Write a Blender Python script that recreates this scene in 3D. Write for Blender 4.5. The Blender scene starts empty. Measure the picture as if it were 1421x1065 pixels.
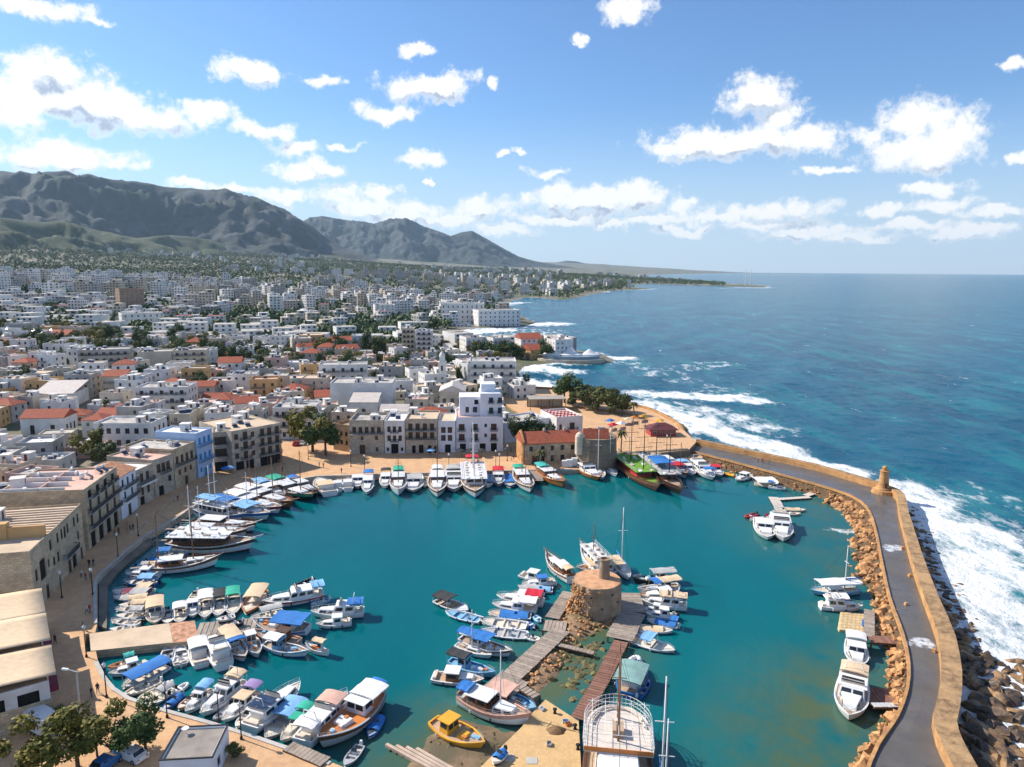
import bpy, bmesh, math, random
import numpy as np
from mathutils import Vector, Matrix, geometry
PI = math.pi
random.seed(7)
C = bpy.context.scene.collection
D = bpy.data
scene = bpy.context.scene

# ------------------------------------------------------------------ camera
H = 62.0; FPX = 985.0; W0, H0 = 1421.0, 1065.0
PITCH = math.radians(9.25); ROLL = math.radians(0.44)
CAMR = Matrix.Rotation(PI/2 - PITCH, 3, 'X') @ Matrix.Rotation(ROLL, 3, 'Z')
cam = D.objects.new('camera', D.cameras.new('camera')); C.objects.link(cam)
cam.location = (0, 0, H); cam.rotation_euler = CAMR.to_euler()
cam.data.sensor_width = 36.0; cam.data.lens = 36.0*FPX/W0
cam.data.clip_start = 1.0; cam.data.clip_end = 80000.0
scene.camera = cam

def ray(px, py):
    return CAMR @ Vector(((px-W0/2)/FPX, -(py-H0/2)/FPX, -1.0))
def G(px, py, z=0.0):
    """survey helper: the point of the level z that is seen at a photo pixel"""
    d = ray(px, py); t = (z-H)/d.z
    return Vector((d.x*t, d.y*t, z))

# ------------------------------------------------------------------ light
SUN_EL = math.radians(38.0); SUN_AZ = math.radians(-66.0)      # azimuth from +Y towards +X
sund = Vector((math.sin(SUN_AZ)*math.cos(SUN_EL), math.cos(SUN_AZ)*math.cos(SUN_EL), math.sin(SUN_EL)))
sl = D.lights.new('sun', 'SUN'); sl.energy = 5.0; sl.angle = math.radians(0.53); sl.color = (1.0, 0.91, 0.79)
so = D.objects.new('sun', sl); C.objects.link(so); so.location = (0, 0, 400)
so.rotation_euler = (-sund).to_track_quat('-Z', 'Y').to_euler()
scene.view_settings.view_transform = 'Standard'; scene.view_settings.look = 'None'
scene.view_settings.gamma = 1.0; scene.view_settings.use_curve_mapping = False
scene.view_settings.exposure = 0.5

# ------------------------------------------------------------------ world: sky with cumulus clouds
world = D.worlds.new('World'); scene.world = world; world.use_nodes = True
wn = world.node_tree.nodes; wl = world.node_tree.links; wn.clear()
def N(t, **k):
    n = wn.new(t)
    for a, b in k.items(): setattr(n, a, b)
    return n
def mth(op, a, b=None, c=None, clamp=False):
    n = N('ShaderNodeMath', operation=op, use_clamp=clamp)
    for i, v in enumerate((a, b, c)):
        if v is None: continue
        if isinstance(v, (int, float)): n.inputs[i].default_value = v
        else: wl.new(v, n.inputs[i])
    return n.outputs[0]
def smooth(v, a, b, lo=0.0, hi=1.0):
    n = N('ShaderNodeMapRange', interpolation_type='SMOOTHSTEP'); wl.new(v, n.inputs[0])
    for i, x in enumerate((a, b, lo, hi)): n.inputs[i+1].default_value = x
    return n.outputs[0]
sky = N('ShaderNodeTexSky', sky_type='NISHITA', sun_disc=False)
sky.sun_elevation = SUN_EL; sky.sun_rotation = SUN_AZ % (2*PI); sky.altitude = 60
sky.air_density = 1.0; sky.dust_density = 0.35; sky.ozone_density = 2.2
tc = N('ShaderNodeTexCoord'); sx = N('ShaderNodeSeparateXYZ'); wl.new(tc.outputs['Generated'], sx.inputs[0])
az = mth('ARCTAN2', sx.outputs[0], sx.outputs[1]); el = mth('ARCSINE', sx.outputs[2])
cxyz = N('ShaderNodeCombineXYZ'); wl.new(az, cxyz.inputs[0]); wl.new(el, cxyz.inputs[1])
# warp so that outlines billow
wv = N('ShaderNodeVectorMath', operation='SCALE'); wl.new(tc.outputs['Generated'], wv.inputs[0]); wv.inputs['Scale'].default_value = 1.0
wnz = N('ShaderNodeTexNoise'); wl.new(wv.outputs[0], wnz.inputs['Vector']); wnz.inputs['Scale'].default_value = 20; wnz.inputs['Detail'].default_value = 7; wnz.inputs['Roughness'].default_value = .62
wsub = N('ShaderNodeVectorMath', operation='SUBTRACT'); wl.new(wnz.outputs['Color'], wsub.inputs[0]); wsub.inputs[1].default_value = (.5, .5, .5)
wsc = N('ShaderNodeVectorMath', operation='MULTIPLY_ADD'); wl.new(wsub.outputs[0], wsc.inputs[0]); wsc.inputs[1].default_value = (.075, .05, 0); wl.new(cxyz.outputs[0], wsc.inputs[2])
P0 = wsc.outputs[0]
CL = [(60,100,60,30),(110,142,92,36),(20,135,45,42),(190,162,72,24),(285,155,38,16),(50,8,62,14),(130,25,28,7),(80,216,92,20),(170,232,36,10),
 (343,98,52,17),(445,112,32,10),(580,70,32,10),(595,122,72,22),(535,160,44,16),(688,120,12,9),(800,52,10,13),(870,15,42,20),(360,180,60,14),(410,205,42,12),
 (430,235,62,15),(478,203,25,6),(585,222,42,14),(600,252,12,5),(525,268,42,12),(400,272,64,17),(265,255,36,8),(693,219,13,7),(722,212,14,7),(757,237,44,8),
 (770,272,62,23),(830,278,95,22),(885,272,62,22),(670,288,52,20),(580,292,62,15),(620,306,62,12),(700,320,62,10),(950,288,28,11),(850,306,42,8),
 (1050,132,56,26),(1085,162,34,24),(1030,196,142,26),(1130,194,46,24),(945,204,52,16),(1270,165,46,34),(1322,190,44,38),(1285,214,72,26),(1212,190,34,14),(1290,262,46,12),
 (1070,292,92,17),(1000,302,62,10),(1220,292,36,8),(1130,322,92,10),(1305,286,42,10),(1385,296,48,9),(1345,322,74,11),(1190,332,64,8),(955,318,50,9),(1150,236,42,8),(1408,90,20,8),(1414,220,17,9),(500,284,66,18),(560,302,62,12),(770,302,84,10),(905,302,60,10),(1060,312,84,9),(1262,312,62,8),(330,262,40,9)]
def field(P, big):
    m = None
    for (x, y, rx, ry) in CL:
        if big and rx < 50: continue
        d = ray(x, y).normalized(); a, e = math.atan2(d.x, d.y), math.asin(d.z)
        kx, ky = FPX/(rx*.96), FPX/(ry*.94)
        v = N('ShaderNodeVectorMath', operation='MULTIPLY_ADD'); wl.new(P, v.inputs[0]); v.inputs[1].default_value = (kx, ky, 0); v.inputs[2].default_value = (-a*kx, -e*ky, 0)
        ln = N('ShaderNodeVectorMath', operation='LENGTH'); wl.new(v.outputs[0], ln.inputs[0])
        m = ln.outputs['Value'] if m is None else mth('SMOOTH_MIN', m, ln.outputs['Value'], .45)
    return m
f0 = field(P0, False)
# beyond the frame the same kind of cumulus goes on
gn = N('ShaderNodeTexNoise'); wl.new(tc.outputs['Generated'], gn.inputs['Vector']); gn.inputs['Scale'].default_value = 5.5; gn.inputs['Detail'].default_value = 6
off = mth('MAXIMUM', smooth(mth('ABSOLUTE', az), .66, .85), smooth(el, .36, .5))
gen = mth('ADD', mth('MULTIPLY_ADD', gn.outputs['Fac'], -7.0, 5.0), mth('MULTIPLY', mth('SUBTRACT', 1.0, off), 4.0))
f0 = mth('MINIMUM', f0, gen)
up = N('ShaderNodeVectorMath', operation='ADD'); wl.new(P0, up.inputs[0]); up.inputs[1].default_value = (-.009, .017, 0)
f1 = field(up.outputs[0], True)
fn = N('ShaderNodeTexNoise'); wl.new(tc.outputs['Generated'], fn.inputs['Vector']); fn.inputs['Scale'].default_value = 42; fn.inputs['Detail'].default_value = 10; fn.inputs['Roughness'].default_value = .68
dens = mth('ADD', mth('SUBTRACT', 1.0, f0), mth('MULTIPLY_ADD', fn.outputs['Fac'], 2.1, -1.05))
alpha = smooth(dens, -.06, .60)
shade = smooth(mth('ADD', mth('SUBTRACT', f0, f1), mth('MULTIPLY_ADD', fn.outputs['Fac'], .6, -.30)), -.05, .32)
lit = N('ShaderNodeMix', data_type='RGBA'); wl.new(mth('MULTIPLY', shade, smooth(dens, .12, .62)), lit.inputs[0])
lit.inputs[6].default_value = (9.4, 9.3, 9.1, 1); lit.inputs[7].default_value = (3.9, 4.6, 5.8, 1)
hz = N('ShaderNodeMix', data_type='RGBA'); wl.new(mth('MULTIPLY', alpha, .96), hz.inputs[0]); tint = N('ShaderNodeVectorMath', operation='MULTIPLY'); wl.new(sky.outputs[0], tint.inputs[0]); tint.inputs[1].default_value = (.78, 1.03, 1.30); low = N('ShaderNodeMix', data_type='RGBA'); wl.new(smooth(el, -.02, .22, .8, 0.0), low.inputs[0]); wl.new(tint.outputs[0], low.inputs[6]); low.inputs[7].default_value = (5.6, 6.7, 8.0, 1); wl.new(low.outputs[2], hz.inputs[6]); wl.new(lit.outputs[2], hz.inputs[7])
bg = N('ShaderNodeBackground'); bg.inputs['Strength'].default_value = 0.088; wl.new(hz.outputs[2], bg.inputs['Color'])
wo = N('ShaderNodeOutputWorld'); wl.new(bg.outputs[0], wo.inputs['Surface'])

# ------------------------------------------------------------------ materials
MATS = {}
def M(name, rgb, rough=.75, var=.22, scale=.6, bump=.0, bscale=6.0, metal=0.0, spec=.35, rnd=0.0, alpha2=None):
    if name in MATS: return MATS[name]
    m = D.materials.new(name); m.use_nodes = True; n = m.node_tree.nodes; l = m.node_tree.links
    b = n['Principled BSDF']; b.inputs['Roughness'].default_value = rough; b.inputs['Metallic'].default_value = metal
    b.inputs['Specular IOR Level'].default_value = spec
    geo = n.new('ShaderNodeNewGeometry')
    t = n.new('ShaderNodeTexNoise'); t.inputs['Scale'].default_value = scale; t.inputs['Detail'].default_value = 6; t.inputs['Roughness'].default_value = .65
    l.new(geo.outputs['Position'], t.inputs['Vector'])
    mp = n.new('ShaderNodeMapRange'); mp.inputs[1].default_value = .3; mp.inputs[2].default_value = .7; mp.inputs[3].default_value = 1-var; mp.inputs[4].default_value = 1+var
    l.new(t.outputs['Fac'], mp.inputs[0])
    fac = mp.outputs[0]
    if rnd:
        oi = n.new('ShaderNodeObjectInfo'); r = n.new('ShaderNodeMapRange'); l.new(oi.outputs['Random'], r.inputs[0]); r.inputs[3].default_value = 1-rnd; r.inputs[4].default_value = 1+rnd
        mu = n.new('ShaderNodeMath'); mu.operation = 'MULTIPLY'; l.new(fac, mu.inputs[0]); l.new(r.outputs[0], mu.inputs[1]); fac = mu.outputs[0]
    mx = n.new('ShaderNodeVectorMath'); mx.operation = 'SCALE'; mx.inputs[0].default_value = rgb; l.new(fac, mx.inputs['Scale'])
    col = mx.outputs[0]
    if alpha2 is not None:      # a second colour in patches
        t2 = n.new('ShaderNodeTexNoise'); t2.inputs['Scale'].default_value = scale*.37; t2.inputs['Detail'].default_value = 7; l.new(geo.outputs['Position'], t2.inputs['Vector'])
        m2 = n.new('ShaderNodeMapRange'); m2.inputs[1].default_value = .46; m2.inputs[2].default_value = .62; l.new(t2.outputs['Fac'], m2.inputs[0])
        mm = n.new('ShaderNodeMix'); mm.data_type = 'RGBA'; l.new(m2.outputs[0], mm.inputs[0]); l.new(col, mm.inputs[6]); mm.inputs[7].default_value = (*alpha2, 1); col = mm.outputs[2]
    l.new(col, b.inputs['Base Color'])
    if bump:
        t3 = n.new('ShaderNodeTexNoise'); t3.inputs['Scale'].default_value = bscale; t3.inputs['Detail'].default_value = 5; l.new(geo.outputs['Position'], t3.inputs['Vector'])
        bm_ = n.new('ShaderNodeBump'); bm_.inputs['Strength'].default_value = min(1, bump); bm_.inputs['Distance'].default_value = .12; l.new(t3.outputs['Fac'], bm_.inputs['Height']); l.new(bm_.outputs[0], b.inputs['Normal'])
    MATS[name] = m; return m
def courses(name, rgb, bw, bh, mortar, rough=.85, var=.25, axis='xz', c1=(1.12, 1.1, 1.06, 1), c2=(.78, .8, .83, 1), cm=(.62, .62, .62, 1)):
    """masonry: block courses with slightly different stones (position based)"""
    m = M(name, rgb, rough, var, .35, .5, 3.0); n = m.node_tree.nodes; l = m.node_tree.links
    b = n['Principled BSDF']; tcn = n.new('ShaderNodeTexCoord'); br = n.new('ShaderNodeTexBrick')
    sp = n.new('ShaderNodeSeparateXYZ'); l.new(tcn.outputs['Object'], sp.inputs[0]); ad = n.new('ShaderNodeMath'); l.new(sp.outputs[0], ad.inputs[0]); l.new(sp.outputs[1], ad.inputs[1])
    cb = n.new('ShaderNodeCombineXYZ')
    if axis == 'xz': l.new(ad.outputs[0], cb.inputs[0]); l.new(sp.outputs[2], cb.inputs[1])
    else: l.new(sp.outputs[0], cb.inputs[0]); l.new(sp.outputs[1], cb.inputs[1])
    l.new(cb.outputs[0], br.inputs['Vector']); br.inputs['Scale'].default_value = 1; br.inputs['Brick Width'].default_value = bw; br.inputs['Row Height'].default_value = bh
    br.inputs['Mortar Size'].default_value = mortar; br.inputs['Color1'].default_value = c1; br.inputs['Color2'].default_value = c2; br.inputs['Mortar'].default_value = cm
    old = b.inputs['Base Color'].links[0].from_socket
    mu = n.new('ShaderNodeVectorMath'); mu.operation = 'MULTIPLY'; l.new(old, mu.inputs[0]); l.new(br.outputs['Color'], mu.inputs[1]); l.new(mu.outputs[0], b.inputs['Base Color'])
    return m
WHITE = M('white_render', (.70, .69, .67), .8, .16, .5, .15, 2, alpha2=(.60, .585, .55)); CREAM = M('cream_render', (.55, .48, .38), .85, .18, .4, .2, 2, alpha2=(.46, .40, .32))
GREYR = M('grey_render', (.40, .39, .37), .85, .22, .4, .2, 2, alpha2=(.33, .31, .29)); OCHRE = M('ochre_render', (.58, .36, .16), .85, .15, .3, .2, 2)
PINKR = M('pink_render', (.60, .40, .33), .85, .15, .3, .2, 2); BLUER = M('pale_blue_render', (.42, .56, .78), .8, .1, .3, .1, 2)
BROWNR = M('brown_render', (.30, .21, .15), .9, .2, .3, .3, 2)
STONE = courses('tan_stone', (.53, .42, .29), .9, .42, .03); STONEG = courses('grey_tan_stone', (.50, .43, .34), .9, .42, .03)
STONEC = courses('castle_stone', (.27, .21, .15), 1.0, .48, .04); STONED = courses('dark_stone', (.20, .17, .13), 1.1, .5, .04); STONEO = courses('orange_stone', (.50, .27, .11), 1.2, .55, .03)
ROOFF = M('pale_roof_screed', (.48, .45, .41), .9, .28, .5, .2, 2, alpha2=(.30, .28, .26)); ROOFP = M('pink_roof_screed', (.62, .40, .32), .9, .15, .3, .2, 2)
ROOFW = M('white_roof_paint', (.72, .71, .69), .85, .12, .3); ROOFT = M('tan_roof_screed', (.58, .45, .32), .9, .15, .3, .2, 2)
TILE = M('red_roof_tile', (.33, .085, .045), .85, .3, 1.2, .6, 3); TILEO = M('old_roof_tile', (.42, .20, .11), .9, .35, 1.2, .6, 3)
TIN = M('corrugated_sheet', (.56, .50, .45), .6, .15, .5)
GLASS = M('window_glass', (.025, .03, .035), .12, .2, .5, spec=.6); FRAME = M('window_frame_dark', (.06, .045, .035), .6, .2)
FRAMEW = M('window_frame_white', (.7, .7, .68), .6, .1); FRAMEB = M('blue_woodwork', (.06, .26, .50), .6, .15); DOORW = M('brown_door', (.10, .055, .03), .7, .2)
IRON = M('black_iron', (.02, .02, .022), .5, .2, metal=.3); CONC = M('concrete', (.46, .44, .41), .9, .2, .4, .3, 3)
TANKM = M('white_tank', (.75, .75, .74), .4, .08); PANEL = M('solar_panel', (.03, .045, .09), .15, .2, spec=.7)
PAVE = courses('tan_paving', (.60, .37, .20), .8, .8, .012, .9, .13, 'xy', (1.05,1.04,1.03,1), (.90,.91,.93,1), (.8,.8,.8,1)); PAVEY = courses('yellow_block_paving', (.60, .40, .19), .6, .3, .012, .9, .14, 'xy', (1.04,1.03,1.02,1), (.93,.93,.94,1), (.82,.82,.82,1))
ROAD = M('wet_asphalt', (.115, .105, .095), .42, .18, .25, .15, 5, spec=.5)
SANDM = M('sand_mud', (.22, .15, .09), .95, .35, .4, .6, 2, alpha2=(.12, .10, .06))
WOODP = M('weathered_plank', (.33, .27, .22), .85, .25, 1.5, .3, 8, rnd=.18); WOODR = M('red_brown_plank', (.24, .12, .085), .85, .25, 1.5, .3, 8, rnd=.18)
ROCK = M('tan_rock', (.45, .24, .105), .9, .55, .9, .7, 3, rnd=.25); ROCKW = M('wet_dark_rock', (.075, .052, .035), .5, .5, .9, .8, 3, rnd=.5, alpha2=(.30, .18, .085))
# boats
BW = M('white_gelcoat', (.74, .74, .73), .3, .07, .8, spec=.5); BC = M('cream_gelcoat', (.70, .62, .50), .35, .1, .8); BB = M('blue_paint', (.03, .14, .42), .4, .15); BLB = M('light_blue_paint', (.22, .46, .66), .45, .15)
BR = M('red_paint', (.42, .03, .035), .45, .15); BY = M('yellow_paint', (.72, .36, .03), .5, .12); BO = M('orange_paint', (.58, .20, .05), .5, .15); BG = M('green_paint', (.06, .30, .14), .5, .15)
BK = M('black_hull', (.02, .02, .022), .4, .2); BN = M('varnished_wood', (.26, .10, .04), .4, .25, 2.0); BD = M('dark_wood', (.10, .05, .03), .5, .25, 2.0); BP = M('pink_wood', (.56, .34, .27), .6, .12)
TEAK = M('teak_deck', (.46, .33, .22), .7, .18, 2.0); BGY = M('grey_gelcoat', (.40, .41, .42), .45, .12); GRASSM = M('green_deck_matting', (.14, .30, .03), .95, .2, 2.0)
FW = M('white_canvas', (.74, .73, .71), .85, .1, 1.2); FT = M('tan_canvas', (.66, .50, .33), .9, .12, 1.2); FB = M('blue_canvas', (.03, .17, .48), .8, .15, 1.2); FLB = M('light_blue_canvas', (.20, .42, .68), .8, .15, 1.2)
FG = M('green_canvas', (.03, .38, .26), .8, .15, 1.2); FR = M('red_canvas', (.55, .02, .04), .8, .15, 1.2); FK = M('dark_canvas', (.04, .042, .045), .85, .2, 1.2); FP = M('purple_canvas', (.30, .22, .42), .85, .12, 1.2)
FGY = M('grey_canvas', (.42, .42, .41), .85, .12, 1.2); FM = M('maroon_canvas', (.20, .03, .06), .85, .15, 1.2); FPK = M('pink_canvas', (.62, .38, .30), .85, .15, 1.2); FTE = M('teal_canvas', (.05, .42, .38), .85, .12)
STEEL = M('stainless_rail', (.62, .62, .62), .3, .05, metal=.8); MASTW = M('white_mast', (.72, .71, .69), .4, .05); MASTB = M('brown_mast', (.22, .11, .06), .6, .2)
RUBBER = M('black_rubber', (.02, .02, .02), .8, .2); SEATM = M('seat_cushion', (.60, .52, .44), .8, .15); BUOY = M('orange_buoy', (.70, .12, .02), .6, .1)

# ------------------------------------------------------------------ mesh builder
class MB:
    def __init__(s): s.V = []; s.F = []; s.I = []
    def add(s, V, F, mi=0):
        o = len(s.V); s.V += [tuple(v) for v in V]; s.F += [tuple(i+o for i in f) for f in F]; s.I += [mi]*len(F); return s
    def box(s, x0, x1, y0, y1, z0, z1, mi=0, tx=0, ty=0):
        return s.add([(x0,y0,z0),(x1,y0,z0),(x1,y1,z0),(x0,y1,z0),(x0+tx,y0+ty,z1),(x1-tx,y0+ty,z1),(x1-tx,y1-ty,z1),(x0+tx,y1-ty,z1)],
                     [(0,3,2,1),(4,5,6,7),(0,1,5,4),(1,2,6,5),(2,3,7,6),(3,0,4,7)], mi)
    def obox(s, c, r, hx, hy, z0, z1, mi=0):
        k, q = math.cos(r), math.sin(r)
        pts = [(c[0]+k*a-q*b, c[1]+q*a+k*b) for a, b in ((-hx,-hy),(hx,-hy),(hx,hy),(-hx,hy))]
        return s.add([(*p, z0) for p in pts]+[(*p, z1) for p in pts], [(0,3,2,1),(4,5,6,7),(0,1,5,4),(1,2,6,5),(2,3,7,6),(3,0,4,7)], mi)
    def tube(s, a, b, r0, r1=None, n=6, mi=0, cap=True):
        a, b = Vector(a), Vector(b); r1 = r0 if r1 is None else r1
        d = (b-a); d = d.normalized() if d.length > 1e-6 else Vector((0,0,1))
        u = d.orthogonal().normalized(); w = d.cross(u); V = []
        for p, r in ((a, r0), (b, r1)):
            for i in range(n):
                t = 2*PI*i/n; V.append(p+u*(r*math.cos(t))+w*(r*math.sin(t)))
        F = [(i, (i+1) % n, n+(i+1) % n, n+i) for i in range(n)]
        if cap: F += [tuple(range(n))[::-1], tuple(range(n, 2*n))]
        return s.add(V, F, mi)
    def path(s, pts, r, n=5, mi=0):
        for a, b in zip(pts[:-1], pts[1:]): s.tube(a, b, r, r, n, mi)
        return s
    def lathe(s, prof, c=(0,0,0), n=16, mi=0):
        V = [(c[0]+r*math.cos(2*PI*i/n), c[1]+r*math.sin(2*PI*i/n), c[2]+z) for r, z in prof for i in range(n)]
        F = [(k*n+i, k*n+(i+1) % n, (k+1)*n+(i+1) % n, (k+1)*n+i) for k in range(len(prof)-1) for i in range(n)]
        F += [tuple(range(n))[::-1], tuple(range((len(prof)-1)*n, len(prof)*n))]
        return s.add(V, F, mi)
    def prism(s, poly, z0, z1, mi=0, mtop=None):
        n = len(poly); tri = geometry.tessellate_polygon([[Vector((p[0], p[1], 0)) for p in poly]])
        area = sum(poly[i][0]*poly[(i+1) % n][1]-poly[(i+1) % n][0]*poly[i][1] for i in range(n))
        V = [(p[0], p[1], z1) for p in poly]+[(p[0], p[1], z0) for p in poly]
        top = []
        for t in tri:
            a, b, c = [poly[i] for i in t]; cr = (b[0]-a[0])*(c[1]-a[1])-(b[1]-a[1])*(c[0]-a[0])
            top.append(tuple(t) if cr > 0 else tuple(reversed(t)))
        s.add(V, top, mi if mtop is None else mtop)
        o = len(s.V)-2*n
        for i in range(n):
            j = (i+1) % n; f = (o+i, o+n+i, o+n+j, o+j)
            s.F.append(f if area > 0 else f[::-1]); s.I.append(mi)
        return s
    def grid(s, P, mi=0, closed=False):
        r, c = len(P), len(P[0]); V = [p for row in P for p in row]
        F = [(i*c+j, i*c+(j+1) % c, (i+1)*c+(j+1) % c, (i+1)*c+j) for i in range(r-1) for j in range(c if closed else c-1)]
        return s.add(V, F, mi)
    def mesh(s, name, mats, smooth=False):
        me = D.meshes.new(name); me.from_pydata(s.V, [], s.F)
        for m in (mats if isinstance(mats, (list, tuple)) else [mats]): me.materials.append(m)
        if any(s.I): me.polygons.foreach_set('material_index', s.I)
        if smooth: me.polygons.foreach_set('use_smooth', [True]*len(me.polygons))
        me.update(); return me
    def build(s, name, mats, parent=None, smooth=False, kind=None):
        return link(name, s.mesh(name, mats, smooth), parent, kind=kind)
def link(name, me, parent=None, loc=None, rz=None, kind=None):
    o = D.objects.new(name, me); C.objects.link(o)
    if parent is not None: o.parent = parent
    if loc is not None: o.location = loc
    if rz is not None: o.rotation_euler = (0, 0, rz)
    if kind: o['kind'] = kind
    return o
def tag(o, label, cat, group=None):
    o['label'] = label; o['category'] = cat
    if group: o['group'] = group
    return o
def thing(name, label, cat, loc=(0,0,0), rz=0, group=None):
    o = D.objects.new(name, None); C.objects.link(o); o.location = loc; o.rotation_euler = (0,0,rz); o.empty_display_size = .5
    return tag(o, label, cat, group)
def dup(root, loc, rz=0, sc=None, label=None, group=None):
    r = root.copy(); C.objects.link(r); r.location = loc; r.rotation_euler = (0,0,rz)
    if sc is not None: r.scale = (sc,)*3 if isinstance(sc, (int, float)) else sc
    if label: r['label'] = label
    if group: r['group'] = group
    for ch in root.children:
        c = ch.copy(); C.objects.link(c); c.parent = r
        for g in ch.children:
            d = g.copy(); C.objects.link(d); d.parent = c
    return r

# ------------------------------------------------------------------ noise and geometry of the terrain
def vnoise(x, y, seed=0):
    xi = np.floor(x).astype(np.int64); yi = np.floor(y).astype(np.int64); fx = x-xi; fy = y-yi
    def h(a, b):
        n = (a*374761393 + b*668265263 + seed*1442695041) & 0xffffffff
        n = ((n ^ (n >> 13))*1274126177) & 0xffffffff
        return ((n ^ (n >> 16)) & 0xffff)/65535.0
    ux = fx*fx*(3-2*fx); uy = fy*fy*(3-2*fy)
    return (h(xi,yi)*(1-ux)+h(xi+1,yi)*ux)*(1-uy)+(h(xi,yi+1)*(1-ux)+h(xi+1,yi+1)*ux)*uy
def fbm(x, y, oct=4, seed=0):
    x = np.asarray(x, float); y = np.asarray(y, float); t = 0; a = .5; 
    for k in range(oct): t = t+a*vnoise(x*2**k, y*2**k, seed+k*17); a *= .5
    return t/(1-.5**oct)
def seg_dist(X, Y, pts, closed=False):
    d = np.full(np.shape(X), 1e9); n = len(pts)
    for i in range(n if closed else n-1):
        a, b = pts[i], pts[(i+1) % n]; dx, dy = b[0]-a[0], b[1]-a[1]; L2 = dx*dx+dy*dy+1e-9
        t = np.clip(((X-a[0])*dx+(Y-a[1])*dy)/L2, 0, 1)
        d = np.minimum(d, np.hypot(X-a[0]-t*dx, Y-a[1]-t*dy))
    return d
def inside(X, Y, pts):
    r = np.zeros(np.shape(X), bool); n = len(pts)
    for i in range(n):
        (x1, y1), (x2, y2) = pts[i], pts[(i+1) % n]
        if y1 == y2: continue
        c = ((y1 > Y) != (y2 > Y)) & (X < (x2-x1)*(Y-y1)/(y2-y1)+x1); r ^= c
    return r
def gp(pts, z=0.0): return [tuple(G(x, y, z)[:2]) for x, y in pts]
# ================================================================== SETTING
QZ = 1.3
# quay edge, followed from the near quay round the basin to the castle
QUAY = gp([(545,1092),(460,1058),(380,1030),(300,1004),(220,982),(180,968),(160,955),(146,938),(136,918),(133,904)], QZ)
QUAY2 = gp([(132,878),(135,866),(135,806),(152,788),(175,767),(205,743),(242,722),(278,699),(327,685),(356,676),(411,667),(439,662),(464,661),(560,658),(640,656),(735,653),(795,652),(850,650),(868,641),(958,635),(972,634)], QZ)
COAST = gp([(950,612),(938,592),(905,574),(880,566),(800,546),(728,541),(712,524),(716,508),(742,504),(800,505),(838,500),(830,491),(760,482),(690,483),(625,478),(600,468),(612,462),(650,456),(722,452),(735,447),(700,430),(690,422),(728,412),(782,416),(842,404),(905,401),(862,397),(900,394),(962,396),(1064,399),(1066,396.5),(965,391.5),(905,386),(885,381.5)], 0.5)
far_end = (5200.0, 15500.0)
LAND = QUAY + QUAY2 + COAST + [far_end, (-9000, 15500), (-9000, -200), (30, -200), (30, 40)]
MOLE_I = gp([(958,626),(1050,650),(1130,672),(1180,688),(1205,706),(1217,740),(1225,780),(1236,830),(1254,880),(1263,920),(1261,960),(1246,1000),(1222,1034),(1208,1065),(1200,1100)], 2.5)
MOLE_O = gp([(965,617),(1060,637),(1130,653),(1190,671),(1238,688),(1247,720),(1257,760),(1268,800),(1285,850),(1299,890),(1305,940),(1299,985),(1292,1010),(1300,1040),(1313,1066),(1330,1100)], 2.5)
BASIN = QUAY + gp([(120,905),(118,880)], QZ) + QUAY2 + MOLE_I + [(70, 30), (20, 30)]
def inland(X, Y):
    """signed distance from the waterline, + on land"""
    d = seg_dist(X, Y, QUAY+QUAY2+COAST+[far_end]); return np.where(inside(X, Y, LAND), d, -d)
def hmap(X, Y):
    d = inland(X, Y)
    z = np.where(d > 0, 1.15+.045*np.clip(d-75, 0, 1e9)**1.0*np.clip((d-75)/300, 0, 1)**.35, -3+0*d)
    z = np.where(d > 1500, z+(d-1500)*.02, z)
    z = z+np.clip(d-260, 0, 800)/800*(fbm(X/420, Y/420, 4, 5)-.5)*34
    z = np.where((d > 0) & (seg_dist(X, Y, QUAY+QUAY2) < 16), -2.5, z)
    rock = np.where((d > -25) & (d <= 0), -3+4.1*(1+d/25), z)
    z = np.where(d <= 0, rock, z); z = np.where((d <= 0) & inside(X, Y, BASIN), -4.0, z)
    return np.minimum(z, 175)
def hz_at(x, y): return float(hmap(np.array([x]), np.array([y]))[0])
def GT(px, py):
    z = 3.0
    for _ in range(12):
        p = G(px, py, z); z = .5*z+.5*hz_at(p.x, p.y)
    return Vector((p.x, p.y, z))
def axis(lo, a, b, hi, step, grow):
    c = list(np.arange(a, b, step)); s = step; x = b
    while x < hi: c.append(x); s *= grow; x += s
    c.append(hi); s = step; x = a; l = []
    while x > lo: s *= grow; x -= s; l.append(max(x, lo))
    return np.array(sorted(set(l+c)))
def sheet(name, xs, ys, Z, mat, kind='structure', attrs={}, smooth=True):
    nx, ny = len(xs), len(ys); X, Y = np.meshgrid(xs, ys)
    co = np.stack([X, Y, Z], -1).reshape(-1, 3)
    i = np.arange((nx-1)*(ny-1)); r, c = i//(nx-1), i % (nx-1); q = np.stack([r*nx+c, r*nx+c+1, (r+1)*nx+c+1, (r+1)*nx+c], -1)
    me = D.meshes.new(name); me.vertices.add(len(co)); me.vertices.foreach_set('co', co.ravel())
    me.loops.add(q.size); me.loops.foreach_set('vertex_index', q.ravel().astype(np.int32)); me.polygons.add(len(q))
    me.polygons.foreach_set('loop_start', (np.arange(len(q))*4).astype(np.int32)); me.polygons.foreach_set('loop_total', np.full(len(q), 4, np.int32))
    if smooth: me.polygons.foreach_set('use_smooth', np.ones(len(q), bool))
    for k, v in attrs.items():
        at = me.attributes.new(k, 'FLOAT', 'POINT'); at.data.foreach_set('value', v.ravel().astype(np.float32))
    me.update(calc_edges=True); me.materials.append(mat); return link(name, me, kind=kind)

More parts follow.
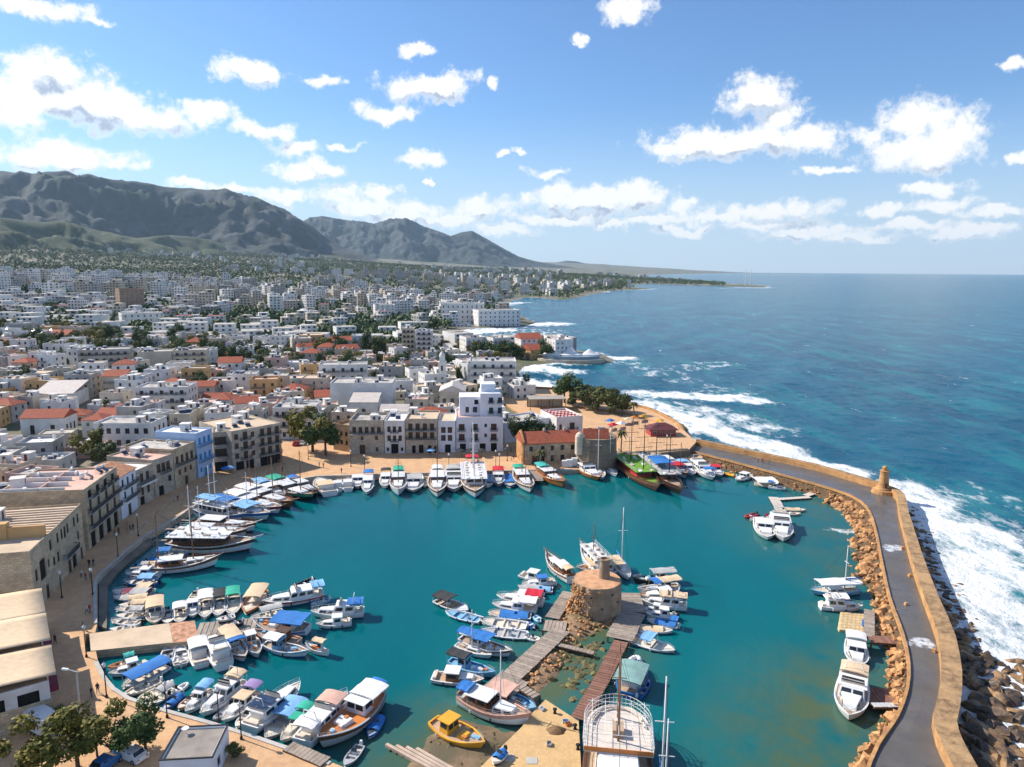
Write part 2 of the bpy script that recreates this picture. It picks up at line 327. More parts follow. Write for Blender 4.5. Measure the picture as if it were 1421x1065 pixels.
# ---- ground
gm = D.materials.new('town_ground'); gm.use_nodes = True; n = gm.node_tree.nodes; l = gm.node_tree.links; b = n['Principled BSDF']; b.inputs['Roughness'].default_value = .95
geo = n.new('ShaderNodeNewGeometry')
def gnoise(sc, det=6):
    t = n.new('ShaderNodeTexNoise'); t.inputs['Scale'].default_value = sc; t.inputs['Detail'].default_value = det; t.inputs['Roughness'].default_value = .65; l.new(geo.outputs['Position'], t.inputs['Vector']); return t.outputs['Fac']
def gramp(v, a, bb):
    r = n.new('ShaderNodeMapRange'); r.inputs[1].default_value = a; r.inputs[2].default_value = bb; l.new(v, r.inputs[0]); return r.outputs[0]
def gmix(f, a, bb):
    m = n.new('ShaderNodeMix'); m.data_type = 'RGBA'; l.new(f, m.inputs[0])
    for i, v in ((6, a), (7, bb)):
        if isinstance(v, tuple): m.inputs[i].default_value = (*v, 1)
        else: l.new(v, m.inputs[i])
    return m.outputs[2]
c1 = gmix(gramp(gnoise(.02), .45, .58), (.24, .21, .17), (.085, .10, .045)); c2 = gmix(gramp(gnoise(.11), .5, .66), c1, (.21, .18, .14)); c3 = gmix(gramp(gnoise(.004), .48, .56), c2, (.09, .10, .045))
l.new(c3, b.inputs['Base Color'])
xs = axis(-9000, -330, 330, 9000, 9.0, 1.06); ys = axis(-150, 60, 1000, 15500, 9.0, 1.05)
X, Y = np.meshgrid(xs, ys); Zg = hmap(X, Y); sheet('ground', xs, ys, Zg, gm)

# ---- sea and harbour water: one sheet; swell outside the mole, calm within
swx = axis(-700, -140, 260, 15500, 1.7, 1.045); swy = axis(30, 62, 470, 15500, 1.7, 1.04)
X, Y = np.meshgrid(swx, swy)
inb = inside(X, Y, BASIN); dm = seg_dist(X, Y, MOLE_O); dsh = seg_dist(X, Y, COAST)
open_ = np.where(inb, 0.0, 1.0)
fo = [((895,546),(1035,556),9,.92),((885,562),(950,592),14,.88),((950,585),(1075,625),8,1.0),((1070,625),(1195,660),5,.9),((955,570),(1040,590),14,.62),((1250,682),(1320,745),9,.9),((1320,745),(1400,835),13,.86),((1350,850),(1421,950),11,.84),
      ((1395,1000),(1425,1065),6,.9),((1340,700),(1421,800),14,.42),((1380,900),(1440,1000),9,.7),((715,530),(770,546),14,.9),((716,508),(775,516),13,1.0),((745,497),(862,497),9,1.0),((720,540),(880,566),5,.9),((602,464),(690,458),22,1.0),((690,453),(760,450),22,1.0),
      ((640,468),(740,460),30,.45),((690,424),(722,420),16,.9),((735,412),(845,405),18,.8),((840,403),(905,401.5),22,.9),((1000,400),(1075,399.5),24,.8),((900,520),(1000,505),10,.4),((860,500),(1020,548),10,.35)]
foam = np.zeros_like(X); wob = (fbm(X/16, Y/16, 3, 3)-.5)
for (a, b2, r, s_) in fo:
    p, q = G(*a), G(*b2); dd = seg_dist(X, Y, [p[:2], q[:2]]); foam = np.maximum(foam, s_*np.clip(1.45-(dd+wob*r*1.2)/r*.75, 0, 1))
foam = np.maximum(foam, np.clip(1.25-dm/12.0, 0, 1)); foam = np.maximum(foam, np.clip(1-dsh/12.0, 0, 1)*.85)
foam *= open_
# overtopping streaks trickling into the basin by the mole
for (a, b2, r, s_) in [((1172,738),(1196,740),1.6,.62),((1150,735),(1180,736),1.2,.45)]:
    p, q = G(*a), G(*b2); foam = np.maximum(foam, s_*np.clip(1.4-seg_dist(X, Y, [p[:2], q[:2]])/r, 0, 1))
att = 1/(1+np.hypot(X, Y)/900)
# swell runs in from the open water on the right; crests lie roughly along the mole
u = X*.86-Y*.50; v_ = X*.50+Y*.86
wv_ = np.sin(u/5.2+4*fbm(v_/40, u/60, 2, 8))*.34+np.sin(u/11+3*fbm(v_/70, u/90, 2, 9))*.42+(fbm(X/4.5, Y/4.5, 4, 2)-.5)*.9
Z = open_*att*wv_*np.clip(np.minimum(dm/14, 1), .25, 1)+foam*open_*att*(.35+.9*(fbm(X/3.5, Y/3.5, 4, 12)-.35))
sh = np.zeros_like(X)
for (c_, r, s_) in [((1215,1010),17,1.0),((1190,1070),16,1.0),((1215,930),8,.9),((1225,880),5,.8),((1150,745),20,.42),((1180,720),16,.5),((1195,800),12,.55),((1190,860),9,.5),((800,915),11,1.0),((780,945),8,1.0),((825,880),8,1.0),((640,1020),10,.9),((600,1060),10,.8),((520,1050),9,.6)]:
    p = G(*c_); sh = np.maximum(sh, s_*np.clip(1.5-np.hypot(X-p.x, Y-p.y)/r, 0, 1))
sh = sh*(1-open_)
wm = D.materials.new('sea_water'); wm.use_nodes = True; n = wm.node_tree.nodes; l = wm.node_tree.links; b = n['Principled BSDF']; geo = n.new('ShaderNodeNewGeometry')
def attr(nm):
    a = n.new('ShaderNodeAttribute'); a.attribute_name = nm; return a.outputs['Fac']
def gm_(op, a, bb=None, cc=None):
    m = n.new('ShaderNodeMath'); m.operation = op
    for i, v in enumerate((a, bb, cc)):
        if v is None: continue
        if isinstance(v, (int, float)): m.inputs[i].default_value = v
        else: l.new(v, m.inputs[i])
    return m.outputs[0]
def snoise(sx_, sy_, sc, det=6, rot=.53):
    mp = n.new('ShaderNodeMapping'); mp.inputs['Scale'].default_value = (sx_, sy_, 1); mp.inputs['Rotation'].default_value = (0, 0, rot); l.new(geo.outputs['Position'], mp.inputs['Vector'])
    t = n.new('ShaderNodeTexNoise'); t.inputs['Scale'].default_value = sc; t.inputs['Detail'].default_value = det; t.inputs['Roughness'].default_value = .66; l.new(mp.outputs[0], t.inputs['Vector']); return t.outputs['Fac']
A_f, A_o, A_s = attr('foam'), attr('open'), attr('shallow')
deep = gmix(A_o, (.0006, .128, .142), (.0004, .088, .160)); patch = gmix(gramp(snoise(1, .35, .012), .44, .62), deep, gmix(A_o, (.0006, .100, .118), (.0004, .062, .122))); 
wind = gmix(gm_('MULTIPLY', A_o, gramp(snoise(1, .28, .05, 8), .48, .66)), patch, (.006, .16, .20))
shal = gmix(gm_('MULTIPLY', A_s, gramp(snoise(1, 1, .12, 7), .30, .60)), wind, (.075, .11, .055))
fo_n = gm_('MULTIPLY_ADD', snoise(1, .5, .16, 10), 3.2, -1.6); fo_f = gm_('MULTIPLY_ADD', snoise(1, .7, .9, 6), .8, -.4)
fsum = gm_('ADD', gm_('ADD', gm_('MULTIPLY', A_f, 1.18), fo_n), fo_f); foamf = gm_('MULTIPLY', gramp(fsum, .45, 1.05), gramp(A_f, .02, .2))
caps = gm_('MULTIPLY', A_o, gm_('MULTIPLY', gramp(snoise(1, .30, .16, 4), .665, .70), gramp(snoise(1, .4, .028, 3), .5, .62)))
ftot = gm_('MAXIMUM', foamf, gm_('MULTIPLY', caps, .8))
milky = gmix(gm_('MULTIPLY', gramp(A_f, .15, .9), .5), shal, (.05, .22, .26))
l.new(gmix(ftot, milky, (.80, .83, .85)), b.inputs['Base Color'])
rr = n.new('ShaderNodeMapRange'); l.new(ftot, rr.inputs[0]); rr.inputs[3].default_value = .09; rr.inputs[4].default_value = .85; l.new(gm_('ADD', rr.outputs[0], gm_('MULTIPLY', A_o, .10)), b.inputs['Roughness'])
b.inputs['IOR'].default_value = 1.33; sp_ = n.new('ShaderNodeMapRange'); l.new(A_o, sp_.inputs[0]); sp_.inputs[3].default_value = .30; sp_.inputs[4].default_value = .07; l.new(sp_.outputs[0], b.inputs['Specular IOR Level'])
hgt = gm_('ADD', gm_('MULTIPLY', snoise(1, .5, .55, 5), gm_('MULTIPLY_ADD', A_o, .9, .10)), gm_('MULTIPLY', ftot, gm_('MULTIPLY', snoise(1, 1, 1.6, 6), .9)))
bp = n.new('ShaderNodeBump'); bp.inputs['Strength'].default_value = .75; bp.inputs['Distance'].default_value = .8; l.new(hgt, bp.inputs['Height']); l.new(bp.outputs[0], b.inputs['Normal'])
sheet('sea', swx, swy, Z, wm, attrs={'foam': foam, 'open': open_, 'shallow': sh})

# ---- quays
ql = [G(x, y, QZ) for x, y in [(972,622),(955,608),(936,596),(905,580),(880,572),(800,562),(740,590),(690,600),(610,600),(540,602),(470,600),(400,612),(330,630),(250,650),(180,690),(110,740),(40,800),(-90,860),(-200,930),(-260,1000),(-200,1120),(300,1130),(540,1100)]]
MB().prism([tuple(p[:2]) for p in ql][::-1][:0] + QUAY + gp([(120,905),(118,880)], QZ) + QUAY2 + [tuple(p[:2]) for p in ql], -3, QZ, 0, 1).build('quay', [STONEG, PAVE], kind='structure')
MB().prism(gp([(126,904),(232,893),(300,888),(262,868),(230,866),(124,880)], QZ)[:2]+gp([(240,892.5),(235,865.5),(230,866),(124,880)], QZ), -3, QZ+.06, 0, 1).build('stone_pier', [STONE, ROOFT], kind='structure')
MB().prism(gp([(235,865.5),(240,892.5),(276,889),(270,861.5)], QZ), -3, QZ+.02, 0, 1).build('pier_rubble_infill', [STONE, M('pink_rubble', (.50, .27, .17), .95, .5, 1.2, 1, 3)], kind='structure')
# seafront terrace beyond the castle, with its own stone edge
SF = gp([(952,614),(939,592),(906,574),(880,566),(800,546),(728,541)], 1.0)
MB().prism(SF+gp([(690,556),(740,590),(800,566),(880,578),(905,586),(930,600),(950,616)], 1.0), -3, 1.9, 0, 1).build('seafront_terrace', [STONEO, PAVE], kind='structure')
SEAFRONT = SF
# low ledge under the old promenade
MB().prism(gp([(137,868),(137,808),(154,791),(177,770),(207,746),(214,752),(182,778),(162,796),(150,812),(148,872)], .6), -3, .55).build('quay_ledge', STONED, kind='structure')
# parapet kerb along the promenade
def wallstrip(name, pts, w, z0, z1, mats, side=1, kind=None, parent=None, mtop=None, jit=0):
    P = [Vector((p[0], p[1])) for p in pts]; L = []; R = []
    for i, p in enumerate(P):
        t = (P[min(i+1, len(P)-1)]-P[max(i-1, 0)]).normalized(); nn = Vector((-t.y, t.x))*side
        ww = w if not callable(w) else w(i/(len(P)-1)); L.append(p); R.append(p+nn*ww)
    mb = MB(); sec = []
    for a, c in zip(L, R):
        j = random.uniform(-jit, jit); sec.append([(a.x, a.y, z0), (a.x, a.y, z1+j), (c.x, c.y, z1+j), (c.x, c.y, z0)])
    mb.grid(sec, 0); k = len(mb.F)
    if mtop is not None:
        for f in range(k):
            if f % 3 == 1: mb.I[f] = mtop
    mb.add(sec[0], [(0,1,2,3)], 0); mb.add(sec[-1], [(3,2,1,0)], 0)
    return mb.build(name, mats, parent, kind=kind)
def dense(pts, step):
    out = []
    P = [Vector((p[0], p[1], 0)) for p in pts]
    for i in range(len(P)-1):
        p0, p1, p2, p3 = P[max(i-1, 0)], P[i], P[i+1], P[min(i+2, len(P)-1)]; k = max(1, int((p2-p1).length/step))
        for j in range(k):
            t = j/k; out.append(.5*((2*p1)+(p2-p0)*t+(2*p0-5*p1+4*p2-p3)*t*t+(3*p1-p0-3*p2+p3)*t**3))
    out.append(P[-1]); return [(p.x, p.y) for p in out]
sfw = wallstrip('seafront_parapet', dense(SEAFRONT, 3), .7, -3, 2.75, STONEO, -1); tag(sfw, 'low tan stone parapet round the seafront terrace by the trees', 'wall')
kerb = wallstrip('quay_kerb', dense(QUAY2[1:13], 3), .5, QZ, QZ+.22, CONC, 1, 'structure')
wallstrip('quay_kerb', dense(QUAY2[12:17], 3), .5, QZ, QZ+.16, CONC, 1, 'structure'); wallstrip('quay_kerb', dense(QUAY[1:9], 3), .6, QZ, QZ+.14, CONC, 1, 'structure')
# low landing along the far quay
wallstrip('far_landing', gp([(468,664),(560,661),(640,659),(728,656)], .5), 1.6, -2, .55, M('pale_landing', (.62, .45, .30), .9, .15), -1, 'structure')
# raised ramp band in front of the old houses
band = gp([(178,722),(200,700),(240,678),(285,662),(318,652),(352,648),(330,660),(290,672),(248,690),(215,712),(195,735),(178,742)], QZ)
MB().prism(band, QZ-.2, QZ+.35, 0, 1).build('raised_terrace', [STONEG, PAVE], kind='structure')

# ---- the mole: road, sea wall, rubble bank, boulders
MI, MO = dense(MOLE_I, 4), dense(MOLE_O, 4)
m_ = min(len(MI), len(MO))
def resample(P, k):
    P = [Vector(p) for p in P]; L = [0]
    for a, c in zip(P[:-1], P[1:]): L.append(L[-1]+(c-a).length)
    out = []
    for i in range(k):
        t = L[-1]*i/(k-1); j = max(0, min(len(P)-2, int(np.searchsorted(L, t))-1)); f = (t-L[j])/max(1e-6, L[j+1]-L[j]); out.append(P[j].lerp(P[j+1], f))
    return out
K = 90; RI, RO = resample(MI, K), resample(MO, K)
mb = MB(); mb.grid([[(a.x, a.y, -3), (a.x, a.y, 2.5), (a.x*.5+c.x*.5, a.y*.5+c.y*.5, 2.56), (c.x, c.y, 2.5), (c.x, c.y, -3)] for a, c in zip(RI, RO)])
mb.build('mole_road', ROAD, kind='structure')
mb = MB(); mb.prism(gp([(950,606),(944,636),(962,637),(975,636),(975,618)], 1.9), -2, 1.92).build('mole_root', PAVE, kind='structure')
sw = wallstrip('sea_wall', [tuple(p) for p in RO], lambda t: 1.5+1.3*t, -3, 4.2, [STONEO, M('worn_wall_top', (.30, .19, .10), .95, .55, .9, 1, 2, alpha2=(.44, .28, .14))], 1, mtop=1, jit=.07)
tag(sw, 'long curving tan stone sea wall along the outer edge of the mole road', 'wall')
lw = wallstrip('parapet', [tuple(p) for p in RI], .45, 2.3, 2.85, [STONEO], -1, jit=.05); tag(lw, 'low tan stone parapet along the harbour edge of the mole road', 'wall')
# washed-over water and foam lying on the road
n = ROAD.node_tree.nodes; l = ROAD.node_tree.links; b = n['Principled BSDF']; geo = n.new('ShaderNodeNewGeometry'); base = b.inputs['Base Color'].links[0].from_socket
def rmask():
    out = None
    for (x, y, r) in ((1240,760,3.6),(1281,893,3.4),(1262,893,1.6),(1236,764,2.2)):
        p = G(x, y, 2.5); v = n.new('ShaderNodeVectorMath'); v.operation = 'DISTANCE'; l.new(geo.outputs['Position'], v.inputs[0]); v.inputs[1].default_value = p
        m = n.new('ShaderNodeMapRange'); m.inputs[1].default_value = r; m.inputs[2].default_value = r*.3; l.new(v.outputs['Value'], m.inputs[0])
        if out is None: out = m.outputs[0]
        else:
            q = n.new('ShaderNodeMath'); q.operation = 'MAXIMUM'; l.new(out, q.inputs[0]); l.new(m.outputs[0], q.inputs[1]); out = q.outputs[0]
    return out
q = n.new('ShaderNodeMath'); q.operation = 'MULTIPLY_ADD'; l.new(gnoise(.9, 8), q.inputs[0]); q.inputs[1].default_value = 2.6; q.inputs[2].default_value = -1.45
q2 = n.new('ShaderNodeMath'); l.new(q.outputs[0], q2.inputs[0]); l.new(rmask(), q2.inputs[1])
l.new(gmix(gramp(q2.outputs[0], .5, 1.0), base, (.62, .66, .70)), b.inputs['Base Color'])
wet = n.new('ShaderNodeMapRange'); l.new(gnoise(.12, 4), wet.inputs[0]); wet.inputs[1].default_value = .4; wet.inputs[2].default_value = .62; wet.inputs[3].default_value = .22; wet.inputs[4].default_value = .6; l.new(wet.outputs[0], b.inputs['Roughness'])
def rock_mesh(name, seed, sub=1, flat=.75, rough=.35):
    bm = bmesh.new(); bmesh.ops.create_icosphere(bm, subdivisions=sub, radius=1.0); rnd = random.Random(seed)
    cuts = [(Vector((rnd.gauss(0,1), rnd.gauss(0,1), rnd.gauss(0,1))).normalized(), rnd.uniform(.40, .72)) for _ in range(11)]
    sc = Vector((rnd.uniform(.8, 1.3), rnd.uniform(.7, 1.05), flat*rnd.uniform(.8, 1.2)))
    for v in bm.verts:
        for nn, dd in cuts:
            k = v.co.dot(nn)
            if k > dd: v.co -= nn*(k-dd)
        v.co *= 1+rnd.uniform(-rough, rough)*.25; v.co = Vector((v.co.x*sc.x, v.co.y*sc.y, v.co.z*sc.z))
    me = D.meshes.new(name); bm.to_mesh(me); bm.free(); return me
RT = [rock_mesh('stone', i, 1) for i in range(7)]; RW = [rock_mesh('rock', 20+i, 2) for i in range(7)]
for me in RT: me.materials.append(ROCK)
for me in RW: me.materials.append(ROCKW)
def stones(parent, spots, meshes, name):
    """spots: (x,y,z,size); the 300 largest are pieces, the rest joined"""
    spots = sorted(spots, key=lambda s: -s[3])
    for i, (x, y, z, s) in enumerate(spots[:300]):
        o = link(name, meshes[i % len(meshes)], parent, (x, y, z)); o.rotation_euler = (random.uniform(-.4,.4), random.uniform(-.4,.4), random.uniform(0, 6.28)); o.scale = (s, s*random.uniform(.8, 1.2), s*random.uniform(.7, 1.1))
    if spots[300:]:
        mb = MB()
        for i, (x, y, z, s) in enumerate(spots[300:]):
            me = meshes[i % len(meshes)]; r = Matrix.Rotation(random.uniform(0, 6.28), 3, 'Z')
            mb.add([Vector((x, y, z))+(r @ v.co)*s for v in me.vertices], [tuple(p.vertices) for p in me.polygons])
        mb.build('small_'+name+'s', meshes[0].materials[0], parent, kind='stuff')
# rubble bank inside the mole
bank = thing('rubble_bank', 'bank of tan rubble stones sloping from the mole road into the basin', 'rock bank')
mb = MB(); rows = []; spots = []
for i in range(K):
    t = i/(K-1); a = RI[i]; b2 = RI[min(i+1, K-1)]; c_ = RI[max(i-1, 0)]; tg = (b2-c_).normalized(); nn = Vector((tg.y, -tg.x))
    wd = 3.2 if t < .3 else (5.6 if t < .62 else (3.0 if t < .86 else 2.4)); wd *= .85+.3*random.random()
    rows.append([(a.x, a.y, 2.3)]+[(a.x+nn.x*wd*f, a.y+nn.y*wd*f, 2.3-3.1*f+random.uniform(-.25, .25)) for f in (.2, .4, .6, .8, 1.0)])
    for _ in range(9 if t > .28 else 6):
        f = random.uniform(.05, 1.0); jj = random.uniform(-1.3, 1.3); s = random.uniform(.35, .8)*(1.25 if t > .3 else .7)
        if f < .3: s *= .6
        s *= random.choice([.8,1.1,1.3,1.6,1.9]); spots.append((a.x+nn.x*wd*f+tg.x*jj, a.y+nn.y*wd*f+tg.y*jj, 2.25-2.9*f+.1, s))
mb.grid(rows).build('bank_core', M('gap_shade_rubble', (.12, .075, .04), .95, .5, .9, .8, 3), bank); stones(bank, spots, RT, 'stone')  # core coloured dark brown so the gaps between stones look shaded
# wet boulders outside the sea wall
reef = thing('boulder_shore', 'wet brown boulders and ledges at the foot of the sea wall, washed by surf', 'rocks')
spots = []
for i in range(K):
    t = i/(K-1)
    if t < .46: cnt, reach, smax = 2, 5, 1.0
    elif t < .62: cnt, reach, smax = 6, 6, 1.3
    elif t < .78: cnt, reach, smax = 7, 6.5, 1.6
    else: cnt, reach, smax = 12, 13, 2.3
    a = RO[i]; tg = (RO[min(i+1, K-1)]-RO[max(i-1, 0)]).normalized(); nn = Vector((-tg.y, tg.x)); w_ = 1.5+1.3*t
    for _ in range(cnt):
        f = random.random(); r = w_+.3+f*reach; jj = random.uniform(-1.5, 1.5)
        spots.append((a.x+nn.x*r+tg.x*jj, a.y+nn.y*r+tg.y*jj, .9*(1-f)-.1, random.uniform(.5, 1.0)*smax*(1-.3*f)))
stones(reef, spots, RW, 'rock')

# ---- mountains: heightfields behind the plain
mtm = D.materials.new('cloud_shaded_slope'); mtm.use_nodes = True; n = mtm.node_tree.nodes; l = mtm.node_tree.links; b = n['Principled BSDF']; b.inputs['Roughness'].default_value = 1; geo = n.new('ShaderNodeNewGeometry')
m1 = gmix(gramp(gnoise(.0035, 9), .44, .60), (.026, .040, .036), (.070, .078, .088)); m2 = gmix(gramp(gnoise(.016, 6), .48, .62), m1, (.022, .036, .028)); l.new(m2, b.inputs['Base Color'])  # dark scrub tone, with cloud shadow and blue haze put into the colour
fhm = D.materials.new('foothill_scrub'); fhm.use_nodes = True; n = fhm.node_tree.nodes; l = fhm.node_tree.links; b = n['Principled BSDF']; b.inputs['Roughness'].default_value = 1; geo = n.new('ShaderNodeNewGeometry')
m1 = gmix(gramp(gnoise(.006, 9), .42, .62), (.030, .055, .016), (.085, .095, .04)); m2 = gmix(gramp(gnoise(.05, 6), .47, .58), m1, (.03, .045, .016)); l.new(m2, b.inputs['Base Color'])
def range_(name, sil, dist, front, back, mat, zb, spur, seed, nu=420, nv=110):
    sx_ = np.array([s[0] for s in sil], float); sy_ = np.array([s[1] for s in sil], float)
    us = np.linspace(sx_[0], sx_[-1], nu); yy = np.interp(us, sx_, sy_)
    P = []
    for j in range(nv):
        v = j/(nv-1)*1.35; row = []
        for i in range(nu):
            d = ray(us[i], yy[i]); h = math.hypot(d.x, d.y); D0 = dist if not callable(dist) else dist(us[i])
            zr = H+D0*d.z/h; r = D0-front*(1-v) if v <= 1 else D0+back*(v-1)
            row.append((d.x/h*r, d.y/h*r, zr, v))
        P.append(row)
    A = np.array(P); Xn, Yn, Zr, Vv = A[..., 0], A[..., 1], A[..., 2], A[..., 3]
    prof = np.where(Vv <= 1, -.06+.34*Vv+.72*np.clip(Vv, 0, 1)**2.4, 1-(Vv-1)*2.2)
    nz = fbm(Xn/(spur*1.3), Yn/(spur*1.3), 5, seed); rid = 1-np.abs(2*fbm(Xn/spur, Yn/spur, 5, seed+3)-1)
    rid2 = 1-np.abs(2*fbm(Xn/(spur*.28), Yn/(spur*.28), 5, seed+7)-1)
    mod = 1+((rid-.62)*1.25+(rid2-.62)*.34)*np.clip(Vv*(1-Vv)*4, 0, 1)+(nz-.5)*.5*np.clip(Vv*(1-Vv)*4, 0, 1)
    Zf = zb+(Zr-zb)*np.clip(prof*mod, -0.2, 1.02)+ (nz-.5)*np.where(Vv > .9, (Zr-zb)*.03, 0)
    mb = MB(); mb.grid([[(Xn[j, i], Yn[j, i], Zf[j, i]) for i in range(nu)] for j in range(nv)])
    o = mb.build(name, mat, smooth=True, kind='structure'); return o
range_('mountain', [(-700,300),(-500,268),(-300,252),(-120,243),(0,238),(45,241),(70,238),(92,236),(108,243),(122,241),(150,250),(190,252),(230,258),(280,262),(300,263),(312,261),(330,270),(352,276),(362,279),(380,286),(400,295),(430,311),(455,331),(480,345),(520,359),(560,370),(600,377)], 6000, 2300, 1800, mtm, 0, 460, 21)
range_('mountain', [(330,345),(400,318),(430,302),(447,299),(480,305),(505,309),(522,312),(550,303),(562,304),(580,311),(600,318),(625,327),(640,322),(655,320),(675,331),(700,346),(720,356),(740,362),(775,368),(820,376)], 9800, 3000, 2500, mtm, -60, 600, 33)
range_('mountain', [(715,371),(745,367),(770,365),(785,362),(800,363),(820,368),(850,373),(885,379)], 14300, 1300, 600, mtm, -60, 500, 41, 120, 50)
range_('foothill', [(-600,285),(-300,292),(-80,299),(0,301),(50,307),(100,309),(140,322),(190,330),(240,326),(290,332),(330,343),(380,346),(430,350),(480,358),(540,364),(600,371),(680,378)], lambda u: 3900+max(0, u)*3.2, 1500, 1500, fhm, 20, 300, 55, 300, 80)
# ================================================================== BUILDINGS
_wc = {}
def win_mesh(w, h, style):
    k = (round(w, 1), round(h, 1), style)
    if k in _wc: return _wc[k]
    mb = MB(); w, h = k[0], k[1]; a = w/2; fr, gl = {'win': (FRAMEW, GLASS), 'dark': (FRAME, GLASS), 'blue': (FRAMEB, GLASS), 'door': (FRAME, DOORW), 'shut': (FRAME, M('brown_shutter', (.09, .055, .035), .8, .2)), 'bshut': (FRAMEB, FRAMEB), 'open': (FRAME, M('dark_interior', (.012, .011, .01), .9, .3)), 'arch': (FRAME, M('dark_interior', (.012, .011, .01), .9, .3))}[style]
    mb.box(-a, a, .02, .06, 0, h, 1)
    t = .07
    if style != 'open' and style != 'arch':
        mb.box(-a, -a+t, -.04, .02, 0, h); mb.box(a-t, a, -.04, .02, 0, h); mb.box(-a+t, a-t, -.04, .02, h-t, h); mb.box(-a+t, a-t, -.04, .02, 0, t)
        if w > .7: mb.box(-t/2, t/2, -.03, .02, t, h-t)
        if h > 1.2 and style in ('win', 'dark', 'blue'): mb.box(-a+t, a-t, -.025, .02, h*.62, h*.62+.05)
    if style == 'arch':      # rounded head: stone spandrels in the corners
        pass
    _wc[k] = mb.mesh('door' if style in ('door', 'arch', 'open') else 'window', [fr, gl]); return _wc[k]
_bc = {}
def balc_mesh(w, d, iron):
    k = (round(w, 1), round(d, 1), iron.name)
    if k in _bc: return _bc[k]
    mb = MB(); w = k[0]; a = w/2
    mb.box(-a, a, -d, 0, -.14, 0, 1)
    for x in np.arange(-a+.04, a, .22): mb.box(x-.02, x+.02, -d+.03, -d+.07, 0, .95)
    for s in (-a+.03, a-.07):
        for y in np.arange(-d+.15, 0, .25): mb.box(s, s+.04, y-.02, y+.02, 0, .95)
        mb.box(s-.01, s+.05, -d, 0, .95, 1.02)
    mb.box(-a, a, -d, -d+.09, .95, 1.02); mb.box(-a, a, -d+.01, -d+.08, .42, .47)
    _bc[k] = mb.mesh('balcony', [iron, CONC]); return _bc[k]
mb = MB(); mb.tube((-.75,.1,1.25), (.75,.1,1.25), .28, n=10); mb.add([(-.8,-1.1,.15),(.8,-1.1,.15),(.8,0,.95),(-.8,0,.95),(-.8,-1.1,.08),(.8,-1.1,.08),(.8,0,.88),(-.8,0,.88)], [(0,1,2,3),(7,6,5,4),(0,4,5,1),(1,5,6,2),(2,6,7,3),(3,7,4,0)], 1)
for x in (-.7, .7): mb.tube((x,.1,0), (x,.1,1.0), .04, n=4); mb.tube((x,-1.0,0), (x,-1.0,.15), .04, n=4)
HEATER = mb.mesh('water_heater', [TANKM, PANEL])
mb = MB(); mb.lathe([(.5,.3),(.5,1.2),(.42,1.35),(.1,1.42)], n=10); [mb.box(x-.05, x+.05, y-.05, y+.05, 0, .32) for x in (-.3,.3) for y in (-.3,.3)]; DRUM = mb.mesh('water_tank', TANKM)
mb = MB(); mb.box(-1.2,1.2,-1.3,1.3,0,2.1); mb.box(-1.35,1.35,-1.45,1.45,2.1,2.25); mb.box(-.4,.4,-1.33,-1.3,.02,1.8,1); STAIR = mb.mesh('stair_house', [WHITE, DOORW])
mb = MB(); mb.box(-.35,.35,-.3,.3,0,1.0); mb.box(-.42,.42,-.37,.37,1.0,1.1); mb.box(-.2,.2,-.15,.15,1.1,1.35); CHIM = mb.mesh('chimney', [CREAM])
mb = MB(); mb.lathe([(.05,.55),(.3,.62),(.45,.75)], n=10); mb.tube((0,0,0),(0,0,.6),.04,n=5); DISH = mb.mesh('satellite_dish', TANKM)

def facade(mb, o, u, nn, w, z0, z1, rects, dep=.24, mi=0):
    xs = sorted({0.0, w}|{r[0] for r in rects}|{r[1] for r in rects}); zs = sorted({z0, z1}|{r[2] for r in rects}|{r[3] for r in rects})
    P = lambda x, z, d=0: (o[0]+u[0]*x+nn[0]*d, o[1]+u[1]*x+nn[1]*d, z)
    if not rects: mb.add([P(0,z0),P(w,z0),P(w,z1),P(0,z1)], [(0,1,2,3)], mi); return
    for i in range(len(xs)-1):
        for j in range(len(zs)-1):
            cx, cz = (xs[i]+xs[i+1])/2, (zs[j]+zs[j+1])/2
            if any(r[0] < cx < r[1] and r[2] < cz < r[3] for r in rects): continue
            mb.add([P(xs[i],zs[j]),P(xs[i+1],zs[j]),P(xs[i+1],zs[j+1]),P(xs[i],zs[j+1])], [(0,1,2,3)], mi)
    for r in rects:
        a, b, c, d = r[:4]
        q = [P(a,c),P(b,c),P(b,d),P(a,d),P(a,c,dep),P(b,c,dep),P(b,d,dep),P(a,d,dep)]
        mb.add(q, [(0,4,5,1),(1,5,6,2),(2,6,7,3),(3,7,4,0)], mi)
